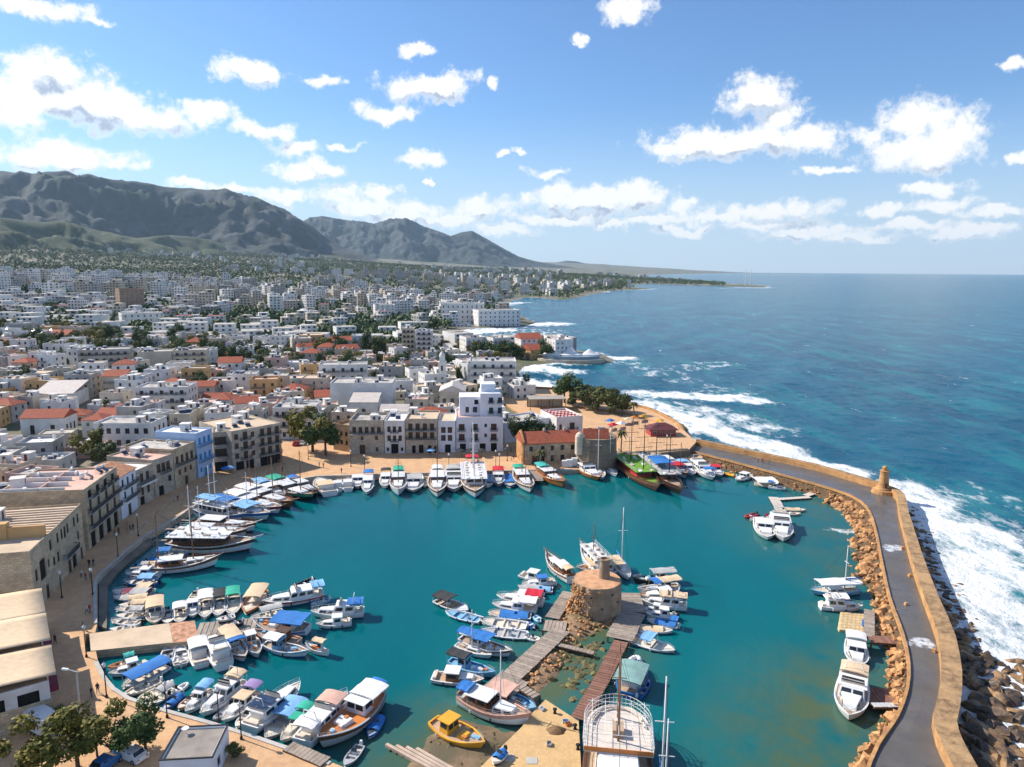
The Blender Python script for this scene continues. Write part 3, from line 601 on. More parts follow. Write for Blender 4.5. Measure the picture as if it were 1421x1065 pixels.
def house(root, w, d, h, wall, front=(), right=(), left=(), roof='flat', roofm=None, par=.5, balc=(), single=True, sink=2.5, iron=IRON, extras=(), over=.35, rise=None):
    """local frame: x along the front, y to the back, front face at y=0"""
    roofm = roofm or ROOFF; mb = MB(); ht = h+(par if roof == 'flat' else 0)
    sides = [((0,0),(1,0),(0,1),w,front,0), ((w,0),(0,1),(-1,0),d,right,PI/2), ((w,d),(-1,0),(0,-1),w,(),PI), ((0,d),(0,-1),(1,0),d,left,-PI/2)]
    for o, u, nn, ln, rects, rot in sides:
        facade(mb, o, u, nn, ln, -sink, ht, [r for r in rects])
    rise = rise or min(w, d)*.22
    if roof == 'flat':
        t = .22
        for a in ((t,t,w-t,t,0,1),(w-t,t,w-t,d-t,-1,0),(w-t,d-t,t,d-t,0,-1),(t,d-t,t,t,1,0)):
            mb.add([(a[2],a[3],h-.02),(a[0],a[1],h-.02),(a[0],a[1],ht),(a[2],a[3],ht)], [(0,1,2,3)])
        V = [(0,0,ht),(w,0,ht),(w,d,ht),(0,d,ht),(t,t,ht),(w-t,t,ht),(w-t,d-t,ht),(t,d-t,ht)]; mb.add(V, [(0,1,5,4),(1,2,6,5),(2,3,7,6),(3,0,4,7)])
    elif roof == 'gablex':     # ridge along x
        for x in (0, w): mb.add([(x,0,h),(x,d,h),(x,d/2,h+rise)], [(0,1,2) if x else (2,1,0)])
    elif roof == 'gabley':
        for y in (0, d): mb.add([(0,y,h),(w,y,h),(w/2,y,h+rise)], [(0,1,2) if not y else (2,1,0)])
    mb.build('wall', wall, root)
    r = MB(); e = over
    if roof == 'flat': r.box(.22, w-.22, .22, d-.22, h-.3, h)
    elif roof == 'shed': r.add([(-e,-e,h+.02),(w+e,-e,h+.02),(w+e,d+e,h+rise),(-e,d+e,h+rise)]+[(-e,-e,h-.16),(w+e,-e,h-.16),(w+e,d+e,h+rise-.18),(-e,d+e,h+rise-.18)], [(0,1,2,3),(7,6,5,4),(0,4,5,1),(1,5,6,2),(2,6,7,3),(3,7,4,0)])
    else:
        k = rise/(d/2)*e if roof != 'gabley' else rise/(w/2)*e
        if roof == 'gablex': rp = [(-e,d/2,h+rise),(w+e,d/2,h+rise)]
        elif roof == 'gabley': rp = [(w/2,-e,h+rise),(w/2,d+e,h+rise)]
        else:
            rp = [(d/2,d/2,h+rise),(w-d/2,d/2,h+rise)] if w >= d else [(w/2,w/2,h+rise),(w/2,d-w/2,h+rise)]
        ev = [(-e,-e,h-k),(w+e,-e,h-k),(w+e,d+e,h-k),(-e,d+e,h-k)]; V = ev+rp+[(x,y,z-.16) for x,y,z in ev]
        if roof == 'gabley' or (roof == 'hip' and w < d): F = [(0,1,4),(1,2,5,4),(2,3,5),(3,0,4,5)]
        else: F = [(0,1,5,4),(1,2,5),(2,3,4,5),(3,0,4)]
        r.add(V, F+[(0,6,7,1),(1,7,8,2),(2,8,9,3),(3,9,6,0),(9,8,7,6)])
    rf = r.build('roof', roofm, root)
    joined = MB() if not single else None
    for o, u, nn, ln, rects, rot in sides:
        for q in rects:
            a, b, c, dd, st = q; cx = (a+b)/2; x = o[0]+u[0]*cx+nn[0]*.16; y = o[1]+u[1]*cx+nn[1]*.16; me = win_mesh(b-a, dd-c, st)
            if single: link('door' if st in ('door','arch','open') else 'window', me, root, (x, y, c), rot)
            else:
                k, s = math.cos(rot), math.sin(rot)
                for p in me.polygons: joined.add([(x+k*me.vertices[v].co.x-s*me.vertices[v].co.y, y+s*me.vertices[v].co.x+k*me.vertices[v].co.y, c+me.vertices[v].co.z) for v in p.vertices], [tuple(range(len(p.vertices)))], p.material_index)
    if joined and joined.V: joined.build('windows', [FRAMEW, GLASS], root, kind='stuff')
    for q in balc:
        side, a, b, z = q[:4]; o, u, nn, ln, rects, rot = sides['frbl'.index(side)]; cx = (a+b)/2
        link('balcony', balc_mesh(b-a, 1.1, iron), root, (o[0]+u[0]*cx, o[1]+u[1]*cx, z), rot)
    for (me, x, y, rz) in extras: link(me.name.split('.')[0], me, rf, (x, y, h), rz)
    return root
def rows(w, n, zs, ww, wh, st, m=1.0, skip=()):
    """regular openings: n columns at each sill height"""
    out = []
    for j, z in enumerate(zs):
        for i in range(n):
            if (i, j) in skip: continue
            cx = m+(w-2*m)*(i+.5)/n; out.append((cx-ww/2, cx+ww/2, z, z+wh, st))
    return out
def front_base(pa, pb, z=QZ):
    a, b = G(*pa, z), G(*pb, z); d = b-a; return a, d.length, math.atan2(d.y, d.x)
def placed(name, label, pa, pb, z=QZ, cat='building', group=None):
    a, w, r = front_base(pa, pb, z); return thing(name, label, cat, a, r, group), w
RESERVED = []
def reserve(root, w, d, m=1.0):
    c, s = math.cos(root.rotation_euler[2]), math.sin(root.rotation_euler[2]); o = root.location
    RESERVED.append([(o.x+c*x-s*y, o.y+s*x+c*y) for x, y in ((-m,-m),(w+m,-m),(w+m,d+m),(-m,d+m))])
def clutter(w, d, k, seed):
    rd = random.Random(seed); out = []
    for _ in range(k):
        me = rd.choice([HEATER, HEATER, DRUM, STAIR, CHIM, DISH, HEATER]); out.append((me, rd.uniform(1.6, max(1.7, w-1.6)), rd.uniform(1.6, max(1.7, d-1.6)), rd.choice([0, .1, -.1, .3])))
    return out

# ---- old row beside the promenade (left of the basin)
t, w = placed('stone_warehouse', 'long tan stone building with ribbed flat roof and ochre roof terrace beside the promenade', (50,850), (119,770)); hh = 11
house(t, w, 19, hh, STONE, front=[(w*.05,w*.05+1.1,5,7.2,'dark'),(w*.13,w*.13+2.6,4.2,8,'arch'),(w*.2,w*.2+1.3,0,2.6,'door'),(w*.27,w*.27+.8,5.2,6.8,'dark'),(w*.32,w*.32+1.1,8,10,'dark'),(w*.36,w*.36+1.1,4.6,6.2,'dark'),(w*.44,w*.44+1.1,4.4,6.4,'dark'),(w*.46,w*.46+1,8,10,'dark'),(w*.54,w*.54+1,8,10,'dark'),(w*.6,w*.6+1.1,7.6,10,'dark'),(w*.66,w*.66+1,8,10,'dark'),(w*.63,w*.63+1.6,0,2.6,'door'),(w*.72,w*.72+2.2,0,2.8,'open'),(w*.8,w*.8+1,8,10,'dark'),(w*.88,w*.88+1,8,10,'dark'),(w*.86,w*.86+1,4.6,6.4,'dark'),(w*.9,w*.9+1.2,0,2.5,'door')],
      left=[(4,5.6,6.5,8,'dark'),(10,11.6,6.5,8,'dark'),(7,8,2.5,3.8,'dark'),(13,14,2.5,3.8,'dark')], balc=[('f',w*.52,w*.78,4.0)], roofm=ROOFT, par=.35, extras=[])
rib = M('roof_rib', (.68, .55, .42), .9, .1)
for i in range(11): MB().box(w*.34+i*w*.058, w*.34+i*w*.058+.35, .5, 18.6, hh+.02, hh+.28).build('roof_rib', rib, t)
mb = MB(); mb.box(w*.31, w*.33, .4, 18.6, hh, hh+2.2); mb.box(w*.3, w*.36, 6.5, 11, hh, hh+3.0); mb.box(w*.297, w*.305, 8, 9.2, hh+.1, hh+1.3, 1); mb.build('terrace_wall', [OCHRE, FRAME], t)
link('chimney', CHIM, t, (w*.55, 9, hh)); [link('water_heater', HEATER, t, (w*q_, 15, hh)) for q_ in (.45,.62,.7,.85)]; link('stair_house', STAIR, t, (w*.75, 13, hh)); link('satellite_dish', DISH, t, (w*.42, 7, hh)); reserve(t, w, 19)
t, w = placed('arcaded_house', 'tan stone building with arched ground floor, dark balconies and pink roof', (124,764), (168,724)); hh = 13.2
fr = rows(w, 4, [.0], 2.4, 3.4, 'arch', .5)+rows(w, 4, [4.6, 8.0], 1.3, 2.5, 'shut', .5)+rows(w, 4, [11.0], 1.9, 1.7, 'open', .5)
house(t, w, 17, hh, STONE, front=fr, balc=[('f',.6,w-.6,4.5),('f',.6,w-.6,7.9)]+[('f',x-1.2,x+1.2,10.95) for x in (w*.18,w*.4,w*.62,w*.84)], roofm=ROOFP, par=.4, extras=clutter(w,17,13,3))
for k in range(4): MB().box(.5+k*w*.23,.75+k*w*.23,4+k,16.5,13.2,14.1).build('roof_wall', WHITE, t)
MB().box(.5,w*.7,9,9.25,13.2,14.0).build('roof_wall', PINKR, t); reserve(t, w, 17)
t, w = placed('white_house', 'narrow white house with dark balconies and old tiled roof by the promenade', (170,722), (192,706)); 
house(t, w, 11, 10.8, M('white_blue_render', (.74, .78, .84), .8, .08), front=rows(w,3,[7.6],1.0,2.0,'shut',.3)+rows(w,2,[4.6],1.0,1.8,'shut',.6)+[(w*.4,w*.4+1.6,0,2.8,'door')], balc=[('f',.8,w-.3,7.4),('f',.8,w-.3,4.3)], roof='gablex', roofm=TILEO, rise=1.6); reserve(t, w, 11)
t, w = placed('stone_house', 'low tan stone house with white awning edge and pale sheet roof beside the white house', (192,706), (215,694))
house(t, w, 13, 9.6, STONEG, front=rows(w,2,[6.4],1.3,2.1,'shut')+rows(w,2,[2.8],1.1,2.2,'shut')+[(1,2.8,0,2.6,'open')], balc=[('f',.3,w-.3,5.9)], roofm=ROOFW, par=.3); MB().box(.2,w-.2,-1.35,-1.15,5.5,5.9).build('awning_edge', FW, t); reserve(t, w, 13)
t, w = placed('stone_house', 'tan stone house with pink flat roof and three dark upper windows', (216,693), (243,682))
house(t, w, 15, 10.2, STONEG, front=rows(w,3,[6.6],1.4,2.4,'shut')+[(w*.2,w*.2+1.8,0,3,'open'),(w*.7,w*.7+1.1,3.4,5,'dark')], balc=[('f',w*.3,w*.75,6.2)], roofm=ROOFP, par=.35, extras=clutter(w,15,5,5)); reserve(t, w, 15)
t, w = placed('stone_house', 'taller tan stone house with wooden bay balcony next to the blue house', (244,681), (273,667))
house(t, w, 16, 11, STONE, front=rows(w,4,[7.0],1.2,2.2,'shut',.4)+rows(w,3,[3.8],1.0,1.5,'shut')+[(w*.45,w*.45+1.5,0,2.8,'door')], balc=[('f',.2,w-.3,6.5)], roofm=ROOFF, par=.5, extras=clutter(w,16,6,6)); reserve(t, w, 16)
t, w = placed('blue_house', 'pale blue narrow house with bright blue shutters and balconies', (276,666), (297,656))
house(t, w, 13, 13.2, BLUER, front=rows(w,3,[10,5.4],1.2,1.9,'bshut',.4)+rows(w,3,[1.8],.9,1.3,'bshut',.4,skip=((1,0),))+[(w*.5-.8,w*.5+.8,0,2.7,'bshut')], balc=[('f',.3,w-.3,9.4),('f',.3,w-.3,4.9)], iron=FRAMEB, roofm=ROOFW, par=.4, extras=clutter(w,13,3,8)); reserve(t, w, 13)
t, w = placed('stone_house', 'grey stone house with three tiers of iron balconies right of the blue house', (298,655), (320,653))
house(t, w, 14, 11.6, STONEG, front=rows(w,3,[8.2,4.6],1.2,2.3,'shut',.4)+rows(w,2,[0],2.2,2.9,'open',.4), balc=[('f',.3,w-.3,8.0),('f',.3,w-.3,4.4)], roofm=ROOFF, par=.45, extras=clutter(w,14,4,9)); reserve(t, w, 14)
t, w = placed('corner_block', 'four-storey grey stone block with long corner balconies and tan roof full of water tanks', (324,656), (391,641)); hh = 12.2
house(t, w, 20, hh, STONEG, front=[(w*.05,w*.05+1.3,z,z+1.7,'shut') for z in (3.9,6.9,9.7)]+[(w*.22,w*.22+1.5,z,z+2.3,'shut') for z in (3.5,6.5,9.4)]+[(w*.38,w*.38+1.2,z,z+1.6,'shut') for z in (3.9,6.9,9.7)]+[(w*f,w*f+1.4,z,z+2.3,'shut') for z in (3.5,6.5,9.4) for f in (.57,.72,.88)]+[(w*f,w*f+2.6,0,2.9,'open') for f in (.06,.26,.55,.7,.85)],
      balc=[('f',w*.16,w*.36,z) for z in (3.3,6.3,9.2)]+[('f',w*.53,w-.1,z) for z in (3.3,6.3,9.2)], right=rows(20,4,[3.8,6.8,9.6],1.3,1.7,'shut'), roofm=ROOFT, par=.35, extras=clutter(w,20,9,11)); reserve(t, w, 20)
# ---- far quay, facing the basin
t, w = placed('ruined_house', 'roofless brown stone ruin behind the tree on the far quay', (463,624), (486,628)); house(t, w, 12, 8.2, M('ruin_stone', (.36,.24,.15), .95, .4, .5, 1, 2), front=rows(w,3,[5.2,2.2],1.0,1.5,'open',.4), roofm=BROWNR, par=.9); reserve(t, w, 12)
t, w = placed('stone_house', 'tan stone house with black wooden gallery and cluttered roof terrace on far quay', (486,630), (533,630)); 
house(t, w, 13, 10.4, STONEG, front=rows(w,5,[7.0],1.2,2.0,'shut',.5)+[(w*.28,w*.28+1.9,0,3,'door'),(w*.75,w*.75+.9,.8,2.2,'dark'),(w*.32,w*.32+.9,4.6,5.8,'dark'),(w*.74,w*.74+1,4.6,6,'dark')], balc=[('f',.3,w-.3,6.6)], roofm=ROOFF, par=.9, extras=clutter(w,13,6,14)); reserve(t, w, 13)
t, w = placed('white_house', 'slim white three-storey house with dark shutters and doorway on far quay', (534,629.5), (562,629.5))
house(t, w, 13, 10.6, WHITE, front=rows(w,3,[7.2,4.2],1.1,1.9,'shut',.6)+[(w*.32,w*.68,0,3.2,'open'),(w*.1,w*.1+.8,.8,2,'dark'),(w*.8,w*.8+.8,.8,2,'dark')], balc=[('f',w*.3,w*.7,7.0),('f',w*.3,w*.7,4.0)], roofm=ROOFW, par=.5, extras=clutter(w,13,3,15)); reserve(t, w, 13)
t, w = placed('stone_house', 'tan stone house with two long white-edged balcony tiers on far quay', (563,629), (607,629))
house(t, w, 14, 11, STONEG, front=rows(w,4,[7.8,4.9],1.4,2.2,'shut',.5)+[(w*.2,w*.2+1.2,0,2.6,'open'),(w*.42,w*.42+1.5,0,2.8,'open'),(w*.7,w*.7+1.2,0,2.6,'open'),(w*.9,w*.9+1.1,0,2.4,'open')], balc=[('f',.3,w*.49,7.5),('f',w*.51,w-.3,7.5),('f',.3,w*.49,4.6),('f',w*.51,w-.3,4.6)], roofm=ROOFT, par=.6, extras=clutter(w,14,2,16)); reserve(t, w, 14)
t, w = placed('white_house', 'small white house with paired shuttered windows joined to the white hotel', (608,628), (632,628))
house(t, w, 13, 10.4, M('bluish_white_render', (.70,.73,.78), .8, .08), front=rows(w,2,[6.6,3.9],1.5,2.0,'shut',.7)+[(w*.4,w*.4+1.9,0,2.7,'arch')], roofm=ROOFT, par=.3); reserve(t, w, 13)
t, w = placed('white_hotel', 'large white quayside hotel with iron balconies and stepped upper floors', (633,627), (698,626))
house(t, w, 15, 11.2, M('bluish_white_render', (.70,.73,.78)), front=[(w*f,w*f+1.9,z,z+2.2,'shut') for f in (.06,.34,.74) for z in (7.2,3.8)]+[(w*.6,w*.6+.9,z,z+1.2,'dark') for z in (8.2,4.8)]+[(w*f,w*f+2,0,2.7,'arch') for f in (.08,.5,.74)], balc=[('f',w*f-.3,w*f+2.2,z) for f in (.06,.34,.74) for z in (7.0,3.6)], roofm=ROOFP, par=.5)
mb = MB(); facade(mb, (w*.08,5), (1,0), (0,1), w*.44, 11, 17.6, [(2,3.2,12.2,14.2),(4.5,6,12.2,14.2),(5,6.4,15,16.6)]); mb.box(w*.08,w*.08+.01,5,14,11,17.6); mb.box(w*.08,w*.52,13.9,14,11,17.6); mb.box(w*.08,w*.52,5.02,14,17.4,17.6)
facade(mb, (w*.52,3.5), (1,0), (0,1), w*.44, 11, 19, [(3,4.4,12.2,14.2),(6,7.4,12.2,14.2),(3,4.4,15.8,17.6),(6,7.4,15.8,17.6)]); mb.box(w*.96-.01,w*.96,3.5,14,11,19); mb.box(w*.52,w*.52+.01,3.5,14,11,19); mb.box(w*.52,w*.96,3.52,14,18.8,19); mb.box(w*.55,w*.86,7,13,19,21.6); mb.build('upper_floors', M('bluish_white_render', ()), t)
for (x, y, z) in ((2.6,5.16,12.2),(5.25,5.16,12.2)): link('window', win_mesh(1.3,2.0,'dark'), t, (w*.08+x, y, z))
for (x, z) in ((3.7,12.2),(6.7,12.2),(3.7,15.8),(6.7,15.8)): link('window', win_mesh(1.4,2.0,'dark'), t, (w*.52+x, 3.66, z)); link('balcony', balc_mesh(2.0,1.1,IRON), t, (w*.52+x, 3.5, z-.1))
reserve(t, w, 16)
t, w = placed('white_house', 'long low white restaurant building with roof terrace behind the round green tree', (700,616), (762,606)); house(t, w, 12, 6.6, M('bluish_white_render', ()), front=rows(w,4,[3.6],1.5,1.7,'dark'), roofm=ROOFF, par=.5, extras=clutter(w,12,5,18)); reserve(t, w, 12)
t, w = placed('white_house', 'white cube restaurant with crowded roof terrace beside the red-roofed stone hall', (772,611), (808,608)); hh = 7.6
house(t, w, 15, hh, WHITE, front=[(w*.1,w*.1+1.1,3.6,5.6,'dark'),(w*.5,w*.5+2,3.4,6,'shut'),(w*.15,w*.15+1.6,0,2.4,'open'),(w*.45,w*.45+1.8,0,2.6,'open'),(w*.8,w*.8+1.2,0,2.4,'open')], left=rows(15,4,[3.8],1.1,1.7,'dark'), balc=[('f',w*.42,w*.8,3.3)], roofm=ROOFP, par=.7)
for i in range(26):
    mb = MB(); x, y = 1.3+(i % 6)*(w-2.6)/5.3, 1.2+(i//6)*2.9; mb.box(-.45,.45,-.45,.45,.68,.74); mb.tube((0,0,0),(0,0,.68),.06,n=5)
    for s in (-1, 1): mb.box(-.22,.22,s*.75-.2,s*.75+.2,.4,.46,1); mb.box(-.22,.22,s*.95-.03,s*.95+.03,.46,.9,1); [mb.box(a-.03,a+.03,s*.75+b2-.03,s*.75+b2+.03,0,.4,1) for a in (-.18,.18) for b2 in (-.15,.15)]
    if i == 0: tm = mb.mesh('terrace_table', [FW, FR])
    tag(link('terrace_table', tm, None, t.matrix_basis @ Vector((x, y, hh+.01)), t.rotation_euler[2]), 'white table with red chairs on the white cube roof terrace', 'table', 'tables on the roof terrace')
reserve(t, w, 15)
t, w = placed('stone_hall', 'long stone hall with red tiled gable roof and two chimneys on the quay', (726,645), (806,641)); hh = 6.8
house(t, w, 10, hh, STONE, front=[(w*f,w*f+1.2,4.1,5.7,'dark') for f in (.1,.3,.47,.64,.82,.9)]+[(w*f,w*f+1.3,.6,2.6,'dark') for f in (.3,.47,.64)]+[(w*.15,w*.15+2.4,0,2.6,'door')], roof='gablex', roofm=TILE, rise=2.6)
for f in (.42, .78): link('chimney', CHIM, t, (w*f, 5, hh+2.2))
mb = MB(); mb.box(-.05,.5,0,10,0,hh+.4); mb.add([(-.05,0,hh+.4),(-.05,10,hh+.4),(-.05,5,hh+3.3),(.5,0,hh+.4),(.5,10,hh+.4),(.5,5,hh+3.3)], [(0,2,1),(3,4,5),(0,3,5,2),(1,2,5,4)]); mb.build('gable_wall', STONEO, t); reserve(t, w, 10)
for i, (x, y) in enumerate(((784,648),(790,648),(797,647))):
    mb = MB(); mb.box(-.9,.9,-.6,.6,.15,1.9+.3*i); mb.box(-.95,.95,-.65,.65,1.9+.3*i,2.0+.3*i); [mb.box(q-.1,q+.1,-.4,.4,0,.15) for q in (-.6,.6)]
    o = tag(mb.build('storage_container', BW), ['short','middle-sized','tall'][i]+' white storage container against the stone hall wall', 'container'); o.location = G(x, y, QZ)
# round castle tower
t = thing('castle_tower', 'round dark stone castle tower with small red tiled roof beside the stone hall', 'tower', G(829,650,QZ)); t.location.y += 5
mb = MB(); mb.lathe([(6.9,-3),(6.7,0),(6.4,6),(6.3,9.2),(5.8,9.2),(5.8,8.6)], n=28); mb.build('wall', STONEC, t); mb = MB(); mb.add([(-4.2,-2.5,8.7),(3.8,-2.5,8.7),(3.8,2.5,8.7),(-4.2,2.5,8.7),(-4.2,0,11.4),(3.8,0,11.4)], [(0,1,5,4),(2,3,4,5),(0,4,3),(1,2,5),(3,2,1,0)]); mb.build('roof', TILE, t)
mb = MB(); mb.lathe([(1.5,4),(1.5,9.6),(1.1,10.4),(.4,10.9),(.05,11)], c=(-5.4,-3.0,0), n=14); mb.build('turret', M('pale_turret', (.60,.50,.38), .9, .2), t); RESERVED.append([(t.location.x+a, t.location.y+b2) for a, b2 in ((-9,-9),(9,-9),(9,9),(-9,9))])
# dark curtain wall by the pirate ships
wallstrip('castle_wall', gp([(866,642),(900,640),(955,636)], QZ), 1.2, -2, 4.4, STONED, 1); tag(D.objects['castle_wall'], 'dark stone curtain wall behind the moored pirate ships', 'wall')
MB().prism(gp([(858,630),(868,641),(900,639),(955,634),(966,622),(950,607),(930,596),(900,600),(860,610)], 1.9), 0, 4.1, 0, 1).build('castle_plaza', [STONED, PAVE], kind='structure')
# kiosk and awning restaurant on the plaza
p = G(903,606,4.1); t = thing('kiosk', 'red kiosk with dark red hipped roof on the castle plaza', 'kiosk', p, .1); house(t, 9, 6, 2.8, M('kiosk_red', (.36,.05,.05), .7, .2), front=rows(9,4,[.9],1.5,1.5,'win',.3), roof='hip', roofm=M('kiosk_roof', (.13,.035,.04), .8, .2), sink=.3, rise=1.5, over=.8)
p = G(735,566,3.2); t = thing('awning_restaurant', 'open restaurant under a wide grey flat awning near the sea front', 'restaurant', p, .12); mb = MB(); mb.box(0,16,0,9,3.4,3.65); mb.build('awning_roof', M('grey_awning', (.34,.31,.27), .9, .2), t)
for x in (.3, 5, 10, 15.6):
    for y in (.3, 8.6): MB().box(x-.1,x+.1,y-.1,y+.1,-3,3.4).build('post', DOORW, t)
MB().box(0,16,8.7,9,-3,3.3).build('back_wall', CREAM, t); RESERVED.append([(p.x-2,p.y-3),(p.x+18,p.y-3),(p.x+18,p.y+13),(p.x-2,p.y+13)])
# ---- near corner: restaurant with tan awnings, white flat-roofed hut
a = G(74,1003,QZ); b2 = G(54,868,QZ); rz = math.atan2(b2.y-a.y, b2.x-a.x); L = (b2-a).length
t = thing('terrace_restaurant', 'white restaurant with tan canvas awnings, stone base and dark red shopfront', 'restaurant', a, rz)
house(t, L, 16, 5.8, WHITE, front=rows(L,5,[.2],2.2,2.4,'open',.8)+rows(L,5,[3.4],1.5,1.7,'dark',.8), left=rows(16,4,[3.3],2.4,1.9,'open',.5), roofm=ROOFT, par=.35)
MB().box(-.12,-.02,-.2,16,-.3,3.6).build('stone_base', STONE, t)
for (x0, x1, z) in ((.2, L*.3, 6.6), (L*.31, L*.62, 7.1), (L*.64, L*.98, 6.7)):
    mb = MB(); mb.grid([[(x0+(x1-x0)*i/8, -.9+17.4*j/6, z+.5*math.sin(PI*j/6)-.28*math.sin(PI*i/8)) for j in range(7)] for i in range(9)]); o = mb.build('awning', FT, t, True); md = o.modifiers.new('thickness', 'SOLIDIFY'); md.thickness = .05
    for x in (x0+.1, x1-.1):
        for y in (.3, 8, 15.5): MB().tube((x,y,5.8),(x,y,z+.05),.05,n=5).build('awning_post', IRON, t)
MB().box(L*.1,L*.9,-1.1,-.02,2.7,3.4).build('shop_canopy', FM, t); reserve(t, L, 18)
a = G(221,1057,4.7); b2 = G(295,1053,4.7); a3 = G(308,1008,4.7); HWD, HD = (b2-a).length, (a3-b2).length; t = thing('flat_roofed_hut', 'white hut with grey flat roof and dark coping on the near quay', 'hut', (a.x, a.y, QZ), math.atan2(b2.y-a.y, b2.x-a.x)); house(t, HWD, HD, 3.3, M('bluish_white_render', ()), front=[(1,2.2,.9,2.2,'dark'),(4.2,5.2,0,2.1,'door')], right=[(1.5,2.7,.9,2.2,'dark')], roofm=M('grey_felt', (.27,.24,.21), .95, .3, .4), par=.22); mb = MB()
for q in ((-.06,HWD+.06,-.06,.14),(-.06,HWD+.06,HD-.14,HD+.06),(-.06,.14,.15,HD-.15),(HWD-.14,HWD+.06,.15,HD-.15)): mb.box(*q,3.5,3.62)
mb.build('coping', IRON, t); link('satellite_dish', DISH, t, (1.2,HD-1,3.3))

# ---- landmark buildings of the town: (name, label, left px, right px, base px y, height m, depth m, wall, roof, cols, rows)
LM = [('white_hotel','white seafront hotel with regular dark balcony doors above the bay',652,716,545,15,16,WHITE,'flat',5,4),('white_block','plain white long hall with blank wall behind the far quay',459,545,572,12,16,WHITE,'flat',0,0),
 ('minaret_church','white church hall with a curved pale roof below the bell tower',610,645,568,8,14,CREAM,'gabley',3,1),('apartment_block','cream apartment block with blank side wall among the palms',193,240,520,12,14,CREAM,'flat',0,0),('apartment_block','cream apartment block with stacked brown balconies among the palms',241,289,520,13,14,CREAM,'flat',4,4),
 ('apartment_block','grey balconied apartment block with four storeys in the old town',110,182,520,13,14,GREYR,'flat',7,4),('white_block','white block with five arched windows below the scaffold tower',170,224,453,12,18,WHITE,'flat',6,3),('apartment_block','white three-storey block with stair tower in the old town',190,262,572,10,13,WHITE,'flat',5,3),
 ('unfinished_tower','brown unfinished concrete frame tower rising above the trees',168,202,436,26,17,BROWNR,'flat',5,7),('seaside_hotel','long white seaside hotel with arcaded storeys on the headland',612,672,450,22,26,WHITE,'flat',9,4),('seaside_hotel','lower white seaside hotel wing at the water of the headland',664,722,453,17,22,WHITE,'flat',9,4),
 ('apartment_block','slim cream tower block beside a white striped one near the bay',558,576,498,20,14,CREAM,'flat',3,6),('apartment_block','white tower block with dark striped balconies near the bay',577,600,500,19,14,WHITE,'flat',3,6),('apartment_block','white apartment block with three balconied tiers above the corner block',380,436,610,11,13,WHITE,'flat',6,3),
 ('apartment_block','white framed block with open balconies behind the plain hall',443,510,540,12,12,WHITE,'flat',5,3),('white_house','white two-storey house with arched basement and yellow tree beside it',132,212,622,8,12,WHITE,'flat',6,2),('white_house','white house with long red tiled roof and two windows',30,90,606,7,10,WHITE,'gablex',2,1),
 ('white_block','low white warehouse with bright sheet roof',48,102,566,6,16,WHITE,'shed',0,0),('apartment_block','white cube block with blue windows on the wooded rise',521,549,443,16,16,WHITE,'flat',4,5),('white_house','white cottage with tan ribbed roof behind the far quay',528,566,592,6,9,CREAM,'gablex',3,1),
 ('white_house','white gabled cottage with one dark door behind the black gallery house',486,524,582,7,10,WHITE,'shed',1,1),('red_roofed_house','low house with bright red tiled roof behind the white hotel',575,618,592,5,9,CREAM,'hip',3,1)]
for (nm, lb, x0, x1, yb, hh, dd, wall, rf, nc, nr) in LM:
    a = GT(x0, yb); b2 = GT(x1, yb); z = min(a.z, b2.z); w = (b2.xy-a.xy).length; r = math.atan2(b2.y-a.y, b2.x-a.x)
    t = thing(nm, lb, 'building', (a.x, a.y, z), r); st = hh/max(nr, 1)
    fr = rows(w, nc, [st*k+.9 for k in range(nr)], min(1.5, w/nc*.5), st*.48, 'dark', .4) if nc else []
    bl = []
    if nc >= 3 and nm in ('apartment_block', 'white_hotel', 'seaside_hotel') and yb > 480:
        bl = [('f', .4+(w-.8)*i/nc+.15, .4+(w-.8)*(i+1)/nc-.15, st*k+.7) for k in range(1, nr) for i in range(nc)]
    sd = rows(dd, 3, [st*k+.9 for k in range(nr)], 1.2, st*.45, 'dark') if nc and dd > 9 else []
    house(t, w, dd, hh, wall, front=fr, right=sd, left=sd, roof=rf, roofm=(TILE if rf in ('hip','gablex') and nm != 'minaret_church' and 'tan' not in lb else (TIN if rf != 'flat' else ROOFF)), par=.6, balc=bl, sink=4, single=yb > 480, extras=clutter(w, dd, 5 if rf == 'flat' else 0, yb) if yb > 440 else ()); reserve(t, w, dd, 2)
a = GT(614, 545); t = thing('bell_tower', 'slim white church bell tower behind the far quay', 'tower', a); mb = MB(); mb.box(-1.7,1.7,-1.7,1.7,-3,15); mb.box(-2,2,-2,2,15,15.4); mb.box(-1.3,1.3,-1.3,1.3,15.4,18); mb.lathe([(1.5,18),(1.3,19),(.6,20),(.05,20.6)], n=12); mb.build('shaft', WHITE, t)
for s in (-1, 1): MB().box(-.5,.5,s*1.72-.03,s*1.72+.03,11,13.6).build('belfry_opening', FRAME, t)
